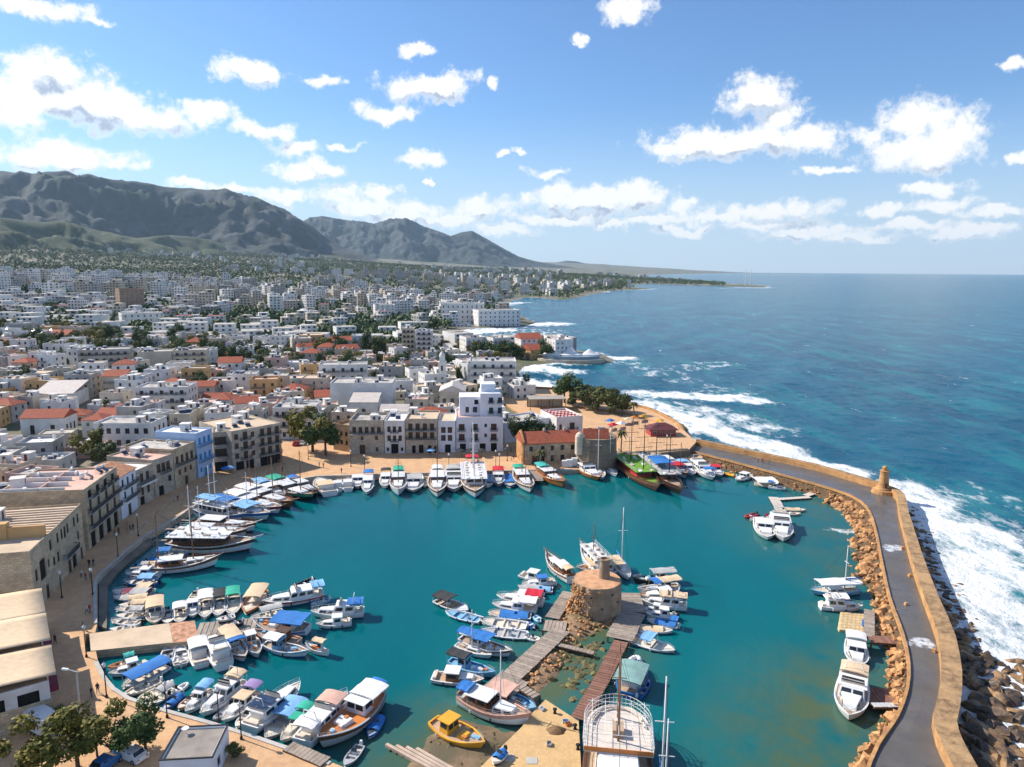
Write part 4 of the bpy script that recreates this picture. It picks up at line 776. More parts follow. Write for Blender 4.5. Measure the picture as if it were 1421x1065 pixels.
# tent pavilion on the rocky point
p = G(792,499,1.5); t = thing('tent_pavilion', 'white peaked tent pavilion on the rocky point in the surf', 'pavilion', p); mb = MB(); mb.lathe([(20,-2),(20,1.2)], n=26); mb.build('deck', CREAM, t); mb = MB(); mb.lathe([(17,1.2),(17,3.4)], n=26); mb.build('glass_wall', M('pavilion_glass', (.20,.27,.33), .3, .2), t)
for (x, y, r, h_) in ((-11,0,8,8),(0,0,9.5,9.5),(11,1,8,8)): mb = MB(); mb.lathe([(r,3.4),(r*.7,4.2),(r*.35,5.6),(r*.1,h_-.4),(.1,h_)], c=(x,y,0), n=16); mb.build('tent_roof', FW, t, True)
t.scale = (1.15, .7, .9)
t = thing('pier_restaurant', 'low pale terrace building with red roofed bar and palms on the causeway', 'restaurant', G(640,497,1.5)); house(t, 44, 8, 3.5, CREAM, front=rows(44,14,[.6],1.8,2.2,'open'), roofm=ROOFF, sink=3); MB().box(48,60,0,7,-2,3.2).build('bar_wall', FM, t); MB().box(47,61,-1,8,3.2,3.6).build('bar_roof', BR, t); MB().box(62,72,0,7,-2,2.2).build('side_terrace', CREAM, t)

# ---- the town: houses one by one near, a joined mass far away
rng = random.Random(11)
NEARH = []
KINDS = [('house', 'white', WHITE)]*6+[('house', 'cream', CREAM)]*3+[('house', 'grey', GREYR)]*3+[('house', 'pink', PINKR), ('house', 'ochre', OCHRE)]
HARB = gp([(1000,600),(940,566),(790,540),(740,556),(700,602),(610,608),(540,606),(470,600),(410,606),(330,600),(268,606),(190,640),(140,648),(80,690),(0,760),(-120,900),(-60,1100),(700,1200)], QZ)
def blocked(pts):
    cx = sum(p[0] for p in pts)/4; cy = sum(p[1] for p in pts)/4
    for q in pts+[(cx, cy)]:
        X, Y = np.array([q[0]]), np.array([q[1]])
        if inside(X, Y, HARB)[0]: return True
        for r in RESERVED:
            if abs(r[0][0]-q[0]) > 120 or abs(r[0][1]-q[1]) > 120: continue
            if inside(X, Y, r)[0]: return True
    return False
def proj(p):
    q = CAMR.transposed() @ (Vector(p)-Vector((0,0,H))); return (W0/2+FPX*q.x/-q.z, H0/2-FPX*q.y/-q.z) if q.z < 0 else None
STOREY = ['zero','single-storey','two-storey','three-storey','four-storey','five-storey','six-storey','seven-storey','eight-storey','nine-storey']
cand = []
y = 105.0
while y < 4600:
    pit = 11.5 if y < 300 else 14 if y < 460 else (19 if y < 800 else (25 if y < 1500 else 50)); x = -1.0*y-60
    while x < .3*y+60:
        cand.append((x+rng.uniform(-.25,.25)*pit, y+rng.uniform(-.3,.3)*pit, pit)); x += pit
    y += pit*.95
CX = np.array([c[0] for c in cand]); CY = np.array([c[1] for c in cand]); CI = inland(CX, CY); CZ = hmap(CX, CY); CG = fbm(CX/130, CY/130, 3, 77); CDn = fbm(CX/600, CY/600, 3, 91)
near = []; far = MB(); TREES = []
for i, (x, y, pit) in enumerate(cand):
    if CI[i] < 16: continue
    pr = proj((x, y, CZ[i]))
    if pr is None or not (-90 < pr[0] < 1000) or pr[1] > 800: continue
    green = rng.random() > .30 and CG[i] > (.82 if y < 480 else (.59 if y < 620 else (.515 if y < 1150 else .535)))
    if y > 330 and rng.random() < (.13 if y < 620 else .2): green = True
    if y > 1500 and (CDn[i] > .50 or CI[i] < 60): green = True
    if y > 2300 and rng.random() < .45: green = True
    if green:
        TREES.append((x, y, CZ[i], pit)); continue
    w, d = rng.uniform(.62, .9)*pit, rng.uniform(.58, .85)*pit
    if y < 300: ns = rng.choice([1,1,2,2,2])
    elif y < 460: ns = rng.choice([1,2,2,2,3,3])
    elif y < 800: ns = rng.choice([1,2,2,3,3,4,4])
    elif y < 1500: ns = rng.choice([2,2,3,4,5,6,7]); w *= rng.uniform(.5,.85); d *= .75
    else: ns = rng.choice([2,3,4,5,6,7,8]); w *= rng.uniform(.3,.6); d *= .45
    r = rng.choice([.12, .12, -.08, -.2, .3])+rng.uniform(-.06,.06)+.35*math.sin(x/160+y/300)
    c, s = math.cos(r), math.sin(r); fp = [(x+c*a-s*b2, y+s*a+c*b2) for a, b2 in ((-w/2,-d/2),(w/2,-d/2),(w/2,d/2),(-w/2,d/2))]
    if y < 900 and blocked(fp): continue
    kd = rng.choice(KINDS) if y < 800 else rng.choice(KINDS[:12]); red = rng.random() < (.15 if y < 700 else .05)
    if y > 330 and rng.random() < .7: TREES.append((x+rng.choice([-1,1])*(w/2+1.5), y-d/2-rng.uniform(1,3), CZ[i], 2.0))
    (near if y < 640 and pr[0] > -60 else None) is None or near.append((fp[0], r, w, d, ns, kd, red, CZ[i], y))
    if y >= 640 or pr[0] <= -60:
        h_ = 3.1*ns; z = CZ[i]-4; mi = {'white': 0, 'cream': 1, 'grey': 2}.get(kd[1], 0)
        far.add([(*p, z) for p in fp]+[(*p, z+4+h_) for p in fp], [(0,1,5,4),(1,2,6,5),(2,3,7,6),(3,0,4,7)], mi); far.add([(*p, z+4+h_) for p in fp], [(0,1,2,3)], 5 if red else 3)
        nw = max(2, int(w/3.2))
        if i % 2:      # set-back top floor or side wing
            e0, e1 = (.15, .7) if i % 4 == 1 else (.4, .98); q_ = [(fp[0][0]+c*w*a-s*d*b2, fp[0][1]+s*w*a+c*d*b2) for a, b2 in ((e0,.2),(e1,.2),(e1,.95),(e0,.95))]; far.add([(*p, z+4+h_) for p in q_]+[(*p, z+6.9+h_) for p in q_], [(0,1,5,4),(1,2,6,5),(2,3,7,6),(3,0,4,7),(4,5,6,7)], mi)
            aa = .5*(e0+e1); far.add([(fp[0][0]+c*w*a-s*(d*.2-.06), fp[0][1]+s*w*a+c*(d*.2-.06), z+4+h_+zz) for a, zz in ((aa-.12,.3),(aa+.12,.3),(aa+.12,2.3),(aa-.12,2.3))], [(0,1,2,3)], 4)
        for k in range(ns):      # real window boxes, slightly proud of the wall
            if ns >= 4 and i % 3 == 0:
                ax, ay = fp[0]; far.add([(ax+c*.4+s*.9, ay+s*.4-c*.9, z+4+3.1*k+q) for q in (0,)]+[(ax+c*(w-.4)+s*.9, ay+s*(w-.4)-c*.9, z+4+3.1*k), (ax+c*(w-.4), ay+s*(w-.4), z+4+3.1*k), (ax+c*.4, ay+s*.4, z+4+3.1*k), (ax+c*.4+s*.9, ay+s*.4-c*.9, z+5+3.1*k), (ax+c*(w-.4)+s*.9, ay+s*(w-.4)-c*.9, z+5+3.1*k)], [(0,1,2,3),(0,1,5,4)], mi)
            for j in range(nw):
                if rng.random() < .12: continue
                a0 = w*(j+.26)/nw; a1 = w*(j+.74)/nw; ax, ay = fp[0]; z1 = z+4+3.1*k+.9
                far.add([(ax+c*q+s*.06, ay+s*q-c*.06, zz) for q, zz in ((a0,z1),(a1,z1),(a1,z1+1.4),(a0,z1+1.4))], [(0,1,2,3)], 4)
                bx, by = fp[1]; q0, q1 = d*(j+.3)/nw, d*(j+.65)/nw; far.add([(bx-s*q+c*.06, by+c*q+s*.06, zz) for q, zz in ((q0,z1),(q1,z1),(q1,z1+1.4),(q0,z1+1.4))], [(0,1,2,3)], 4)
                bx, by = fp[3]; far.add([(bx+s*q-c*.06, by-c*q-s*.06, zz) for q, zz in ((q0,z1),(q1,z1),(q1,z1+1.4),(q0,z1+1.4))], [(0,1,2,3)], 4)
        if y < 1600:
            for _ in range(2):
                q, e = rng.uniform(.15,.8)*w, rng.uniform(.2,.8)*d; ax, ay = fp[0][0]+c*q-s*e, fp[0][1]+s*q+c*e; far.obox((ax, ay), r, rng.uniform(.5,1.8), rng.uniform(.5,1.2), z+4+h_, z+4+h_+rng.uniform(.8,2.6), 0)
near.sort(key=lambda q: q[8]); print('near', len(near))
for (p, r, w, d, ns, kd, red, z, y) in near[:300]:
    det = y < 430; h_ = 3.1*ns+.3; nc = max(2, int(w/3.4)); cl = rng.randint(2, 6)
    rf = 'flat' if not red else rng.choice(['hip', 'gablex']); roofm = TILE if red else rng.choice([ROOFF, ROOFF, ROOFW, ROOFT, ROOFP]); st = rng.choice(['dark','shut','win','dark'])
    zone = 'near the quay' if y < 330 else ('in the old town' if y < 470 else 'towards the bay')
    wet = '' if red else (', many tanks' if cl > 3 else (', few tanks' if cl > 1 else ''))
    lb = f"{STOREY[ns]} {kd[1]} house with {'red tiled ' + ('hipped' if rf == 'hip' else 'gabled') if red else {ROOFF:'grey flat',ROOFW:'white flat',ROOFT:'tan flat',ROOFP:'pink flat'}[roofm]} roof{wet} {zone}"
    bal = ns > 1 and rng.random() < .45; lb = lb.replace(' house with', {'dark': ' dark-framed', 'shut': ' brown-shuttered', 'win': ' white-framed'}[st]+' house with').replace(' roof', ' roof, balconies' if bal else ' roof', 1)
    t = thing('town_house', lb, 'house', (p[0], p[1], z), r, lb.replace(' house', ' houses', 1))
    NEARH.append((p[0], p[1], f'{STOREY[ns]} {kd[1]} house with '+('red tiled roof' if red else {ROOFF:'grey roof',ROOFW:'white roof',ROOFT:'tan roof',ROOFP:'pink roof'}[roofm])))
    zs = [3.1*k+.95 for k in range(ns)]; sk = tuple((a, b2) for a in range(nc) for b2 in range(ns) if rng.random() < .18)
    fr = rows(w, nc, zs, 1.15, 1.45, st, .5, sk); ncs = max(1, int(d/3.8)); sd = rows(d, ncs, zs, 1.05, 1.4, st, .6)
    bl = [('f', .8, w*.55, 3.1*k) for k in range(1, ns)] if bal else []
    house(t, w, d, h_, kd[2], front=fr, right=sd, left=sd, roof=rf, roofm=roofm, par=rng.choice([.4,.6,.9]), balc=bl, single=det, sink=4, extras=clutter(w, d, cl, i+int(y)) if not red else ())
for (p, r, w, d, ns, kd, red, z, y) in near[300:]:
    c, s = math.cos(r), math.sin(r); P_ = [(p[0]+c*a-s*b2, p[1]+s*a+c*b2) for a, b2 in ((0,0),(w,0),(w,d),(0,d))]; h_ = 3.1*ns
    far.prism(P_, z-4, z+h_, 0, 3)
    for k in range(ns):
        for j in range(3): far.add([(p[0]+c*q+s*.06, p[1]+s*q-c*.06, z+3.1*k+zz) for q, zz in ((w*(j+.3)/3,.9),(w*(j+.7)/3,.9),(w*(j+.7)/3,2.3),(w*(j+.3)/3,2.3))], [(0,1,2,3)], 4)
o = far.build('distant_town', [WHITE, CREAM, GREYR, ROOFF, GLASS, TILE], kind='stuff'); tag(o, 'white and cream blocks of the distant town spreading to the foothills', 'town')
print('near houses', len(near), 'trees spots', len(TREES), 'far faces', len(far.F))
# ================================================================== BOATS
def half(s, B, tw, p):
    if s < .45: return B/2*(tw+(1-tw)*math.sin(s/.45*PI/2))
    return B/2*max(.012, 1-((s-.45)/.55)**p)
def boat(kind, bow, stern, label, place, hull=BW, strake=None, boot=None, deck=None, gun=None, B=None, fb=None, cab=None, can=None, masts=(), mastm=None, cover=None, tw=None, roof=None, group=None, z=0.0, name=None, extra=None, win=GLASS, rails=None, yards=False, sprit=True, canx=None, rstern=False):
    a, b = G(*bow, max(z, .4)), G(*stern, max(z, .4)); dv = (a-b).xy; L = dv.length*(.92 if kind in ('cabin','cruiser') else 1); mid = (a.xy+b.xy)/2; rz = math.atan2(dv.y, dv.x)
    full = label+' '+place
    t = thing(name or {'open':'motor_boat','cabin':'cabin_boat','cruiser':'motor_yacht','gulet':'wooden_gulet','sail':'sailing_yacht','fish':'fishing_boat','dinghy':'inflatable_dinghy','trip':'excursion_boat'}[kind], full, 'boat', (mid.x, mid.y, z), rz, group)
    rt = {'open':.40,'cabin':.38,'cruiser':.34,'gulet':.30,'sail':.29,'fish':.33,'dinghy':.42,'trip':.27}[kind]; B = B or min(max(L*rt, 1.5), 7.5)
    fb = fb or {'open':.55,'cabin':.8,'cruiser':1.0,'gulet':1.2,'sail':.9,'fish':.95,'dinghy':.4,'trip':1.5}[kind]*min(1.25, max(.8, L/10)); shr = {'gulet':.75,'fish':.7,'trip':.6,'sail':.25}.get(kind, .35)
    tw = tw if tw is not None else {'gulet':.55,'fish':.5,'sail':.6,'trip':.6}.get(kind, .8); pw = 2.1 if kind not in ('open','cabin','cruiser') else 2.6
    strake = strake or hull; boot = boot or (BB if hull is BW and random.random() < .4 else M('antifoul_dark', (.05,.04,.045), .6)); deck = deck or (BC if kind in ('open','cabin','cruiser','sail') else TEAK); gun = gun or hull; rake = .09*L
    zg = lambda s: fb*(1+(.12*((.3-s)/.3)**2 if s < .3 else shr*((s-.3)/.7)**2.2))
    hw = lambda s: half(s, B, tw, pw)
    if kind == 'dinghy':
        r = B*.16; pts = [(-L/2, s*(B/2-r), r*.8) for s in (-1,)]; arc = [(-L/2,-(B/2-r),r*.8),(L*.1,-(B/2-r),r*.8)]+[(L*.1+(L*.4-r)*math.sin(q), -(B/2-r)*math.cos(q), r*.8+.12*math.sin(q)) for q in np.linspace(.3, PI-.3, 7)]+[(L*.1,(B/2-r),r*.8),(-L/2,(B/2-r),r*.8)]
        MB().path(arc, r, 8).build('tube', hull, t, True); MB().box(-L*.42,L*.3,-B*.36,B*.36,.04,.14).build('floor', deck if deck is not TEAK else BGY, t); MB().box(-.15,.2,-B*.36,B*.36,.2,.42).build('seat', BW, t)
        mb = MB(); mb.box(-L/2-.3,-L/2+.05,-.16,.16,.35,.9); mb.box(-L/2-.2,-L/2-.05,-.07,.07,-.3,.35); mb.build('outboard_motor', RUBBER, t); return t
    n = 15; SS = [i/(n-1) for i in range(n)]; S = []
    for s in SS:
        g, h_ = zg(s), hw(s); q = [(0,-.35),(.55*h_,-.3),(.86*h_,.18*g),(.97*h_,.66*g),(h_,g)]
        X = lambda zz: -L/2+L*s-rake*(1-zz/g)*s**3
        row = [(X(zz), -y, zz) for y, zz in q[::-1]]+[(X(zz), y, zz) for y, zz in q[1:]]; S.append(row)
    mb = MB(); mb.grid(S); c = 8
    for f in range(len(mb.F)): k = f % c; mb.I[f] = 1 if k in (0, 7) else (0 if k in (1, 6) else 2)
    mb.add(S[0], [tuple(range(9))], 0); hl = mb.build('hull', [hull, strake, boot], t, True)
    # deck / floor
    opn = kind in ('open',); dz = (lambda s: .32*zg(.3)) if opn else (lambda s: zg(s)-.10*min(1, fb)-(.18 if kind in ('gulet','fish','trip') else 0)); k_ = .90 if opn else .985
    MB().grid([[(-L/2+L*s*.992, -hw(s)*k_, dz(s)), (-L/2+L*s*.992, 0, dz(s)+.03), (-L/2+L*s*.992, hw(s)*k_, dz(s))] for s in SS]).build('deck', deck, t)
    g = MB(); gw = .10+.012*L
    for sg in (-1, 1): g.grid([[(-L/2+L*s, sg*(hw(s)+.035), zg(s)-.08), (-L/2+L*s, sg*(hw(s)+.035), zg(s)+.035), (-L/2+L*s, sg*max(0, hw(s)-gw), zg(s)+.035), (-L/2+L*s, sg*max(0, hw(s)-gw), zg(s)-.1)] for s in SS])
    g.box(-L/2-.03,-L/2+gw,-hw(0),hw(0),zg(0)-.1,zg(0)+.035); g.build('gunwale', gun, t)
    def cabin_(nm, s0, s1, wf, h0, mat, wins=True, slope=.5, rise=None, front=True):
        x0, x1 = -L/2+L*s0, -L/2+L*s1; w0, w1 = hw(s0)*wf, hw(s1)*wf; zb = min(dz(s0), dz(s1))-.05 if not opn else dz(s0); zt = max(dz(s0), dz(s1))+h0; k = .88
        V = [(x0,-w0,zb),(x1,-w1,zb),(x1,w1,zb),(x0,w0,zb),(x0+.05,-w0*k,zt),(x1-h0*slope,-w1*k-(w0-w1)*.15,zt),(x1-h0*slope,w1*k+(w0-w1)*.15,zt),(x0+.05,w0*k,zt)]
        bm = bmesh.new(); vs = [bm.verts.new(v) for v in V]; [bm.faces.new([vs[i] for i in f]) for f in [(0,3,2,1),(4,5,6,7),(0,1,5,4),(1,2,6,5),(2,3,7,6),(3,0,4,7)]]
        bmesh.ops.bevel(bm, geom=[e for e in bm.edges if min(v.co.z for v in e.verts) > zb+.01 or abs(e.verts[0].co.z-e.verts[1].co.z) > .2], offset=min(.12, h0*.15), segments=2, affect='EDGES')
        me = D.meshes.new(nm); bm.to_mesh(me); bm.free(); me.materials.append(mat); cb = link(nm, me, t)
        if wins:
            Vv = [Vector(v) for v in V]
            def panel(A, Bq, Cq, Dq, u0, u1, v0, v1):
                P = lambda u, v: (A.lerp(Bq, u)).lerp(Dq.lerp(Cq, u), v); q = [P(u0,v0),P(u1,v0),P(u1,v1),P(u0,v1)]; nn = (q[1]-q[0]).cross(q[3]-q[0]).normalized()
                q2 = [p+nn*.025 for p in q]; q3 = [p-nn*.03 for p in q]; MB().add(q2+q3, [(0,1,2,3),(0,4,5,1),(1,5,6,2),(2,6,7,3),(3,7,4,0)]).build('window', win, cb)
            kx = max(1, int((x1-x0)/1.6))
            zmin = .45 if h0 > .8 else .35
            for i in range(kx):
                panel(Vv[0],Vv[1],Vv[5],Vv[4],(i+.14)/kx,(i+.86)/kx,zmin,.84); panel(Vv[2],Vv[3],Vv[7],Vv[6],(i+.14)/kx,(i+.86)/kx,zmin,.84)
            if front: 
                for i in range(2): panel(Vv[1],Vv[2],Vv[6],Vv[5],.08+.46*i,.46+.46*i,.40,.88)
        return zt
    def canopy_(mat, s0, s1, wf=.95, h0=1.75, arch=.22, nm='canopy', post=True, tilt=0):
        x0, x1 = -L/2+L*s0, -L/2+L*s1; w_ = hw((s0+s1)/2)*wf; zt = zg(.3)+h0*.72 if opn else dz(.3)+h0
        P = [[(x0+(x1-x0)*i/6, w_*(-1+2*j/6), zt+tilt*(i/6-.5)+arch*(1-((j-3)/3)**2)-.10*math.sin(PI*i*2/6)**2+.03*math.sin(i*2.1+j*1.7)) for j in range(7)] for i in range(7)]
        bot = [[(p[0], p[1], p[2]-.05) for p in r][::-1] for r in P]
        mb = MB(); mb.grid(P); mb.grid(bot); mb.grid([P[0], [(p[0],p[1],p[2]-.16) for p in P[0]]]); mb.grid([[(p[0],p[1],p[2]-.16) for p in P[-1]], P[-1]])
        for j in (0, 6): e = [r[j] for r in P]; mb.grid([e, [(p[0],p[1],p[2]-.16) for p in e]])
        cb = mb.build(nm, mat, t, True)
        if post:
            for x in ((x0+.08, x1-.08) if x1-x0 < 4 else (x0+.08, (x0+x1)/2, x1-.08)):
                for sg in (-1, 1):
                    s = (x+L/2)/L; MB().tube((x, sg*w_*.97, zt+arch*.05+tilt*((x-x0)/(x1-x0)-.5)), (x, sg*min(hw(s)-.06, w_), dz(s) if not opn else zg(s)), .03, n=5).build('canopy_post', STEEL, cb)
        return zt
    def rail_(s0, s1, h0=.65, m=STEEL, r=.022):
        mb = MB(); pts = {-1: [], 1: []}
        for i in range(9):
            s = s0+(s1-s0)*i/8
            for sg in (-1, 1):
                p = (-L/2+L*s, sg*max(.03, hw(s)-.08), zg(s)); q = (p[0], p[1], p[2]+h0); pts[sg].append(q); mb.tube(p, q, r, n=4)
        for sg in (-1, 1): mb.path(pts[sg], r*1.2, 4); mb.path([(p[0],p[1],p[2]-h0*.5) for p in pts[sg]], r*.8, 4)
        mb.build('rail', m, t)
    def mast_(s, hgt, m, r=None, boom=0, yards_=False, aft=True):
        x = -L/2+L*s; r = r or .05+.008*hgt; zb = dz(s); mo = MB().tube((x,0,zb-.1),(x,0,zb+hgt),r,r*.55,8).build('mast', m, t, True)
        if boom: MB().tube((x,0,zb+1.9),(x-boom if aft else x+boom,0,zb+2.1),r*.6,r*.45,6).build('boom', m, mo)
        ys = (.55,.74,.9) if yards_ else ((.62,) if hgt > 6 else ())
        for f in ys: wd = hgt*(.17 if yards_ else .075)*(1.35-f*.6); MB().tube((x,-wd,zb+hgt*f),(x,wd,zb+hgt*f),r*.42,n=5).build('yard' if yards_ else 'spreader', m, mo)
        st = MB(); rr = .014 if hgt < 9 else .02
        for sg in (-1, 1): st.tube((x,0,zb+hgt*.96),(x-.4,sg*hw(s)*.95,zg(s)),rr,n=3,cap=False)
        st.tube((x,0,zb+hgt*.97),(L/2-.1,0,zg(1)),rr,n=3,cap=False); st.tube((x,0,zb+hgt*.97),(-L/2+.1,0,zg(0)),rr,n=3,cap=False); st.build('rigging', IRON, mo)
    if kind == 'open':
        for s in (.2, .5): MB().box(-L/2+L*s-.16,-L/2+L*s+.16,-hw(s)*.88,hw(s)*.88,dz(0),dz(0)+.3*fb+.12).build('seat', SEATM if random.random() < .6 else deck, t)
        mb = MB(); x = -L/2+L*.36; mb.box(x-.3,x+.25,-.35,.35,dz(0),dz(0)+.62,0,.05,.04); mb.build('console', BW, t)
        mb = MB(); mb.add([(x+.26,-.42,dz(0)+.6),(x+.26,.42,dz(0)+.6),(x+.02,.36,dz(0)+1.0),(x+.02,-.36,dz(0)+1.0)], [(0,1,2,3)]); o = mb.build('windscreen', win, t)
        om = random.choice([RUBBER, RUBBER, BGY, BW]); mb = MB(); mb.box(-L/2-.42,-L/2-.02,-.2,.2,zg(0)-.05,zg(0)+.5,0,.06,.04); mb.box(-L/2-.3,-L/2-.1,-.08,.08,-.4,zg(0)-.05); mb.build('outboard_motor', om, t)
        MB().grid([[(-L/2+L*s, -hw(s)*.93, zg(s)-.02), (-L/2+L*s, 0, zg(s)+.06), (-L/2+L*s, hw(s)*.93, zg(s)-.02)] for s in np.linspace(.70, .985, 7)]).build('foredeck', deck if deck is not TEAK else BW, t, True)
        if L > 5.5: rail_(.72, .98, .4)
    elif kind == 'cabin':
        zt = cabin_('cabin_trunk', .50, .84, .72, .45, hull if hull in (BW, BC, BGY) else BW, True, .8, front=False); zt = cabin_('wheelhouse', .28, .56, .80, 1.3, cab or BW, True, .45)
        x0, x1 = -L/2+L*.24, -L/2+L*.55; w_ = hw(.4)*.80; MB().box(x0,x1,-w_,w_,zt,zt+.09,0,.06,.06).build('hardtop', roof or BW, t)
        MB().box(-L/2+.25,-L/2+.75,-hw(.1)*.8,hw(.1)*.8,dz(0),dz(0)+.42).build('seat', SEATM, t); rail_(.62, .985, .55)
        if extra == 'motor': mb = MB(); mb.box(-L/2-.5,-L/2-.02,-.22,.22,zg(0)-.1,zg(0)+.5,0,.06,.04); mb.box(-L/2-.35,-L/2-.12,-.09,.09,-.4,zg(0)-.1); mb.build('outboard_motor', RUBBER, t)
    elif kind == 'cruiser':
        cabin_('cabin_trunk', .50, .88, .74, .6, cab or BW, True, 1.0, front=False); zt = cabin_('saloon', .16, .60, .82, 1.5, cab or BW, True, .55)
        x0, x1 = -L/2+L*.10, -L/2+L*.52; w_ = hw(.35)*.86; MB().box(x0,x1,-w_,w_,zt,zt+.12,0,.1,.08).build('flybridge_deck', roof or BW, t)
        mb = MB(); mb.box(x1-1.0,x1-.6,-w_*.8,w_*.8,zt+.12,zt+.75,0,.12,.05); mb.box(x0+.3,x0+.8,-w_*.8,w_*.8,zt+.12,zt+.5); mb.build('flybridge_seats', SEATM, t)
        MB().add([(x1-.6,-w_*.8,zt+.5),(x1-.6,w_*.8,zt+.5),(x1-.95,w_*.75,zt+1.0),(x1-.95,-w_*.75,zt+1.0)], [(0,1,2,3)]).build('windscreen', win, t); rail_(.5, .985, .7)
        mb = MB(); xm = x0+.9; mb.tube((xm,-w_*.7,zt+.1),(xm-.2,-w_*.5,zt+1.7),.06,n=6); mb.tube((xm,w_*.7,zt+.1),(xm-.2,w_*.5,zt+1.7),.06,n=6); mb.tube((xm-.2,-w_*.5,zt+1.7),(xm-.2,w_*.5,zt+1.7),.07,n=6); mb.build('radar_arch', BW, t)
        MB().box(-L/2+.2,-L/2+.75,-hw(.05)*.75,hw(.05)*.75,dz(0),dz(0)+.45).build('seat', SEATM, t)
    elif kind in ('gulet', 'trip'):
        if kind == 'trip':
            zt = cabin_('saloon', .08, .66, .80, 2.1, cab or BD, True, .12); x0, x1 = -L/2+L*.04, -L/2+L*.72; w_ = hw(.4)*.98
            
            if rstern:
                x1 = -L/2+L*.46; ol = [(x0+w_*1.25*(1-math.sin(q)), -w_*math.cos(q)) for q in np.linspace(0, PI, 25)]; rp = [(x0+w_*1.25*(1-math.sin(q)), w_*math.cos(q)) for q in np.linspace(0, PI, 25)]
                arc = [(x0+w_*1.25-w_*1.25*math.sin(q), w_*math.cos(q)) for q in np.linspace(0, PI, 25)]; poly = [(x1, w_)]+arc+[(x1, -w_)]
                MB().prism(poly, zt, zt+.12).build('upper_deck', roof or BW, t); rl = MB()
                for (px_, py_) in arc: rl.tube((px_, py_, zt+.1), (px_-.25, py_*1.03, zt+1.5), .04, n=4)
                for hh in (.5, 1.0, 1.5): rl.path([(a_-.25*hh/1.5, b_*(1+.03*hh/1.5), zt+hh) for a_, b_ in [(x1, w_)]+arc+[(x1, -w_)]], .04, 5)
                for sg in (-1, 1):
                    for x in np.linspace(x0+w_*1.3, x1, 7): rl.tube((x, sg*w_, zt+.1), (x, sg*w_*1.03, zt+1.5), .04, n=4)
                rl.build('stern_railing', MASTW, t); bn = MB(); ia = [(x0+w_*1.25-w_*1.0*math.sin(q), w_*.82*math.cos(q)) for q in np.linspace(.1, PI-.1, 17)]
                bn.path([(a_, b_, zt+.4) for a_, b_ in ia], .16, 5); bn.build('stern_bench', SEATM, t); MB().box(x0+w_*1.2,x0+w_*1.2+2,-.7,.7,zt+.12,zt+1.1).build('deck_locker', TEAK, t); MB().box(x1-.1,x1,-w_,w_,zt+.1,zt+.7).build('red_railing_board', BO, t)
                ln = MB(); [ln.box(x0+w_*.6,x1-.3,y_-.03,y_+.03,zt+2.3,zt+2.35) for y_ in np.linspace(-w_*.8,w_*.8,5)]; [ln.box(x_-.03,x_+.03,-w_*.95,w_*.95,zt+2.25,zt+2.3) for x_ in np.linspace(x0+w_*.7,x1-.4,4)]; [ln.tube((x_,sg*w_*.95,zt+.1),(x_,sg*w_*.95,zt+2.3),.04,n=4) for x_ in np.linspace(x0+w_*.7,x1-.4,4) for sg in (-1,1)]; ln.build('awning_frame', MASTW, t)
            else: MB().box(x0,x1,-w_,w_,zt,zt+.12).build('upper_deck', roof or BW, t)
            mb = MB()
            for i in range(0 if rstern else 13):
                for sg in (-1, 1): x = x0+.1+(x1-x0-.2)*i/12; mb.tube((x,sg*(w_-.06),zt+.1),(x,sg*(w_-.06),zt+.95),.025,n=4)
            for sg in (() if rstern else (-1, 1)):
                for hh in (.5, .95): mb.tube((x0+.1,sg*(w_-.06),zt+hh),(x1-.1,sg*(w_-.06),zt+hh),.03,n=4)
            if mb.V: mb.build('rail', MASTW, t)
            for i in range(0 if rstern else 8):
                x = x0+1.0+(x1-x0-2)*(i % 4)/3; y = (-.5 if i < 4 else .5)*w_; mb = MB(); mb.box(x-.7,x+.7,y-.4,y+.4,zt+.12,zt+.36); mb.add([(x-.7,y-.4,zt+.36),(x-.7,y+.4,zt+.36),(x-1.1,y+.4,zt+.75),(x-1.1,y-.4,zt+.75)], [(0,1,2,3)]); mb.build('sun_lounger', SEATM if i % 3 else FW, t)
        else:
            zt = cabin_('deckhouse', .16, .46, .70, 1.55, cab or BN, True, .25); x0, x1 = -L/2+L*.13, -L/2+L*.48; w_ = hw(.3)*.78; MB().box(x0,x1,-w_,w_,zt,zt+.1,0,.05,.05).build('deckhouse_roof', roof or BW, t)
            cabin_('cabin_trunk', .52, .80, .62, .5, roof or BW, True, .6, front=False)
        rail_(.0, .97, .6, BN if strake in (BN, BD) else STEEL, .03)
        if sprit: x = L/2; MB().tube((x-.1*L,0,zg(.95)-.1),(x+.09*L,0,zg(1)+.045*L),.10,.06,6).build('bowsprit', mastm or BN, t); mb = MB(); mb.tube((x+.085*L,0,zg(1)+.04*L),(x-.02*L,hw(.93),zg(.96)),.03,n=4); mb.tube((x+.085*L,0,zg(1)+.04*L),(x-.02*L,-hw(.93),zg(.96)),.03,n=4); mb.build('bow_net_rail', STEEL, t)
        mb = MB(); mb.box(-L/2-.02,-L/2+.1,-hw(0)*.8,hw(0)*.8,zg(0),zg(0)+.5); mb.build('stern_board', strake, t); MB().box(-L/2+.3,-L/2+1.1,-hw(.1)*.8,hw(.1)*.8,dz(.05),dz(.05)+.42).build('stern_seat', SEATM, t)
        if L > 12: MB().obox((-L/2-1.6,.3),.06,1.9,.28,zg(0)-.2,zg(0)-.12).build('gangplank', WOODP, t)
    elif kind == 'fish':
        zt = cabin_('wheelhouse', .22, .42, .62, 1.7, cab or BW, True, .1); x0, x1 = -L/2+L*.20, -L/2+L*.44; w_ = hw(.3)*.68; MB().box(x0,x1,-w_,w_,zt,zt+.1).build('wheelhouse_roof', roof or cab or BW, t)
        cabin_('hatch', .54, .68, .45, .4, cab or BW, False, .1)
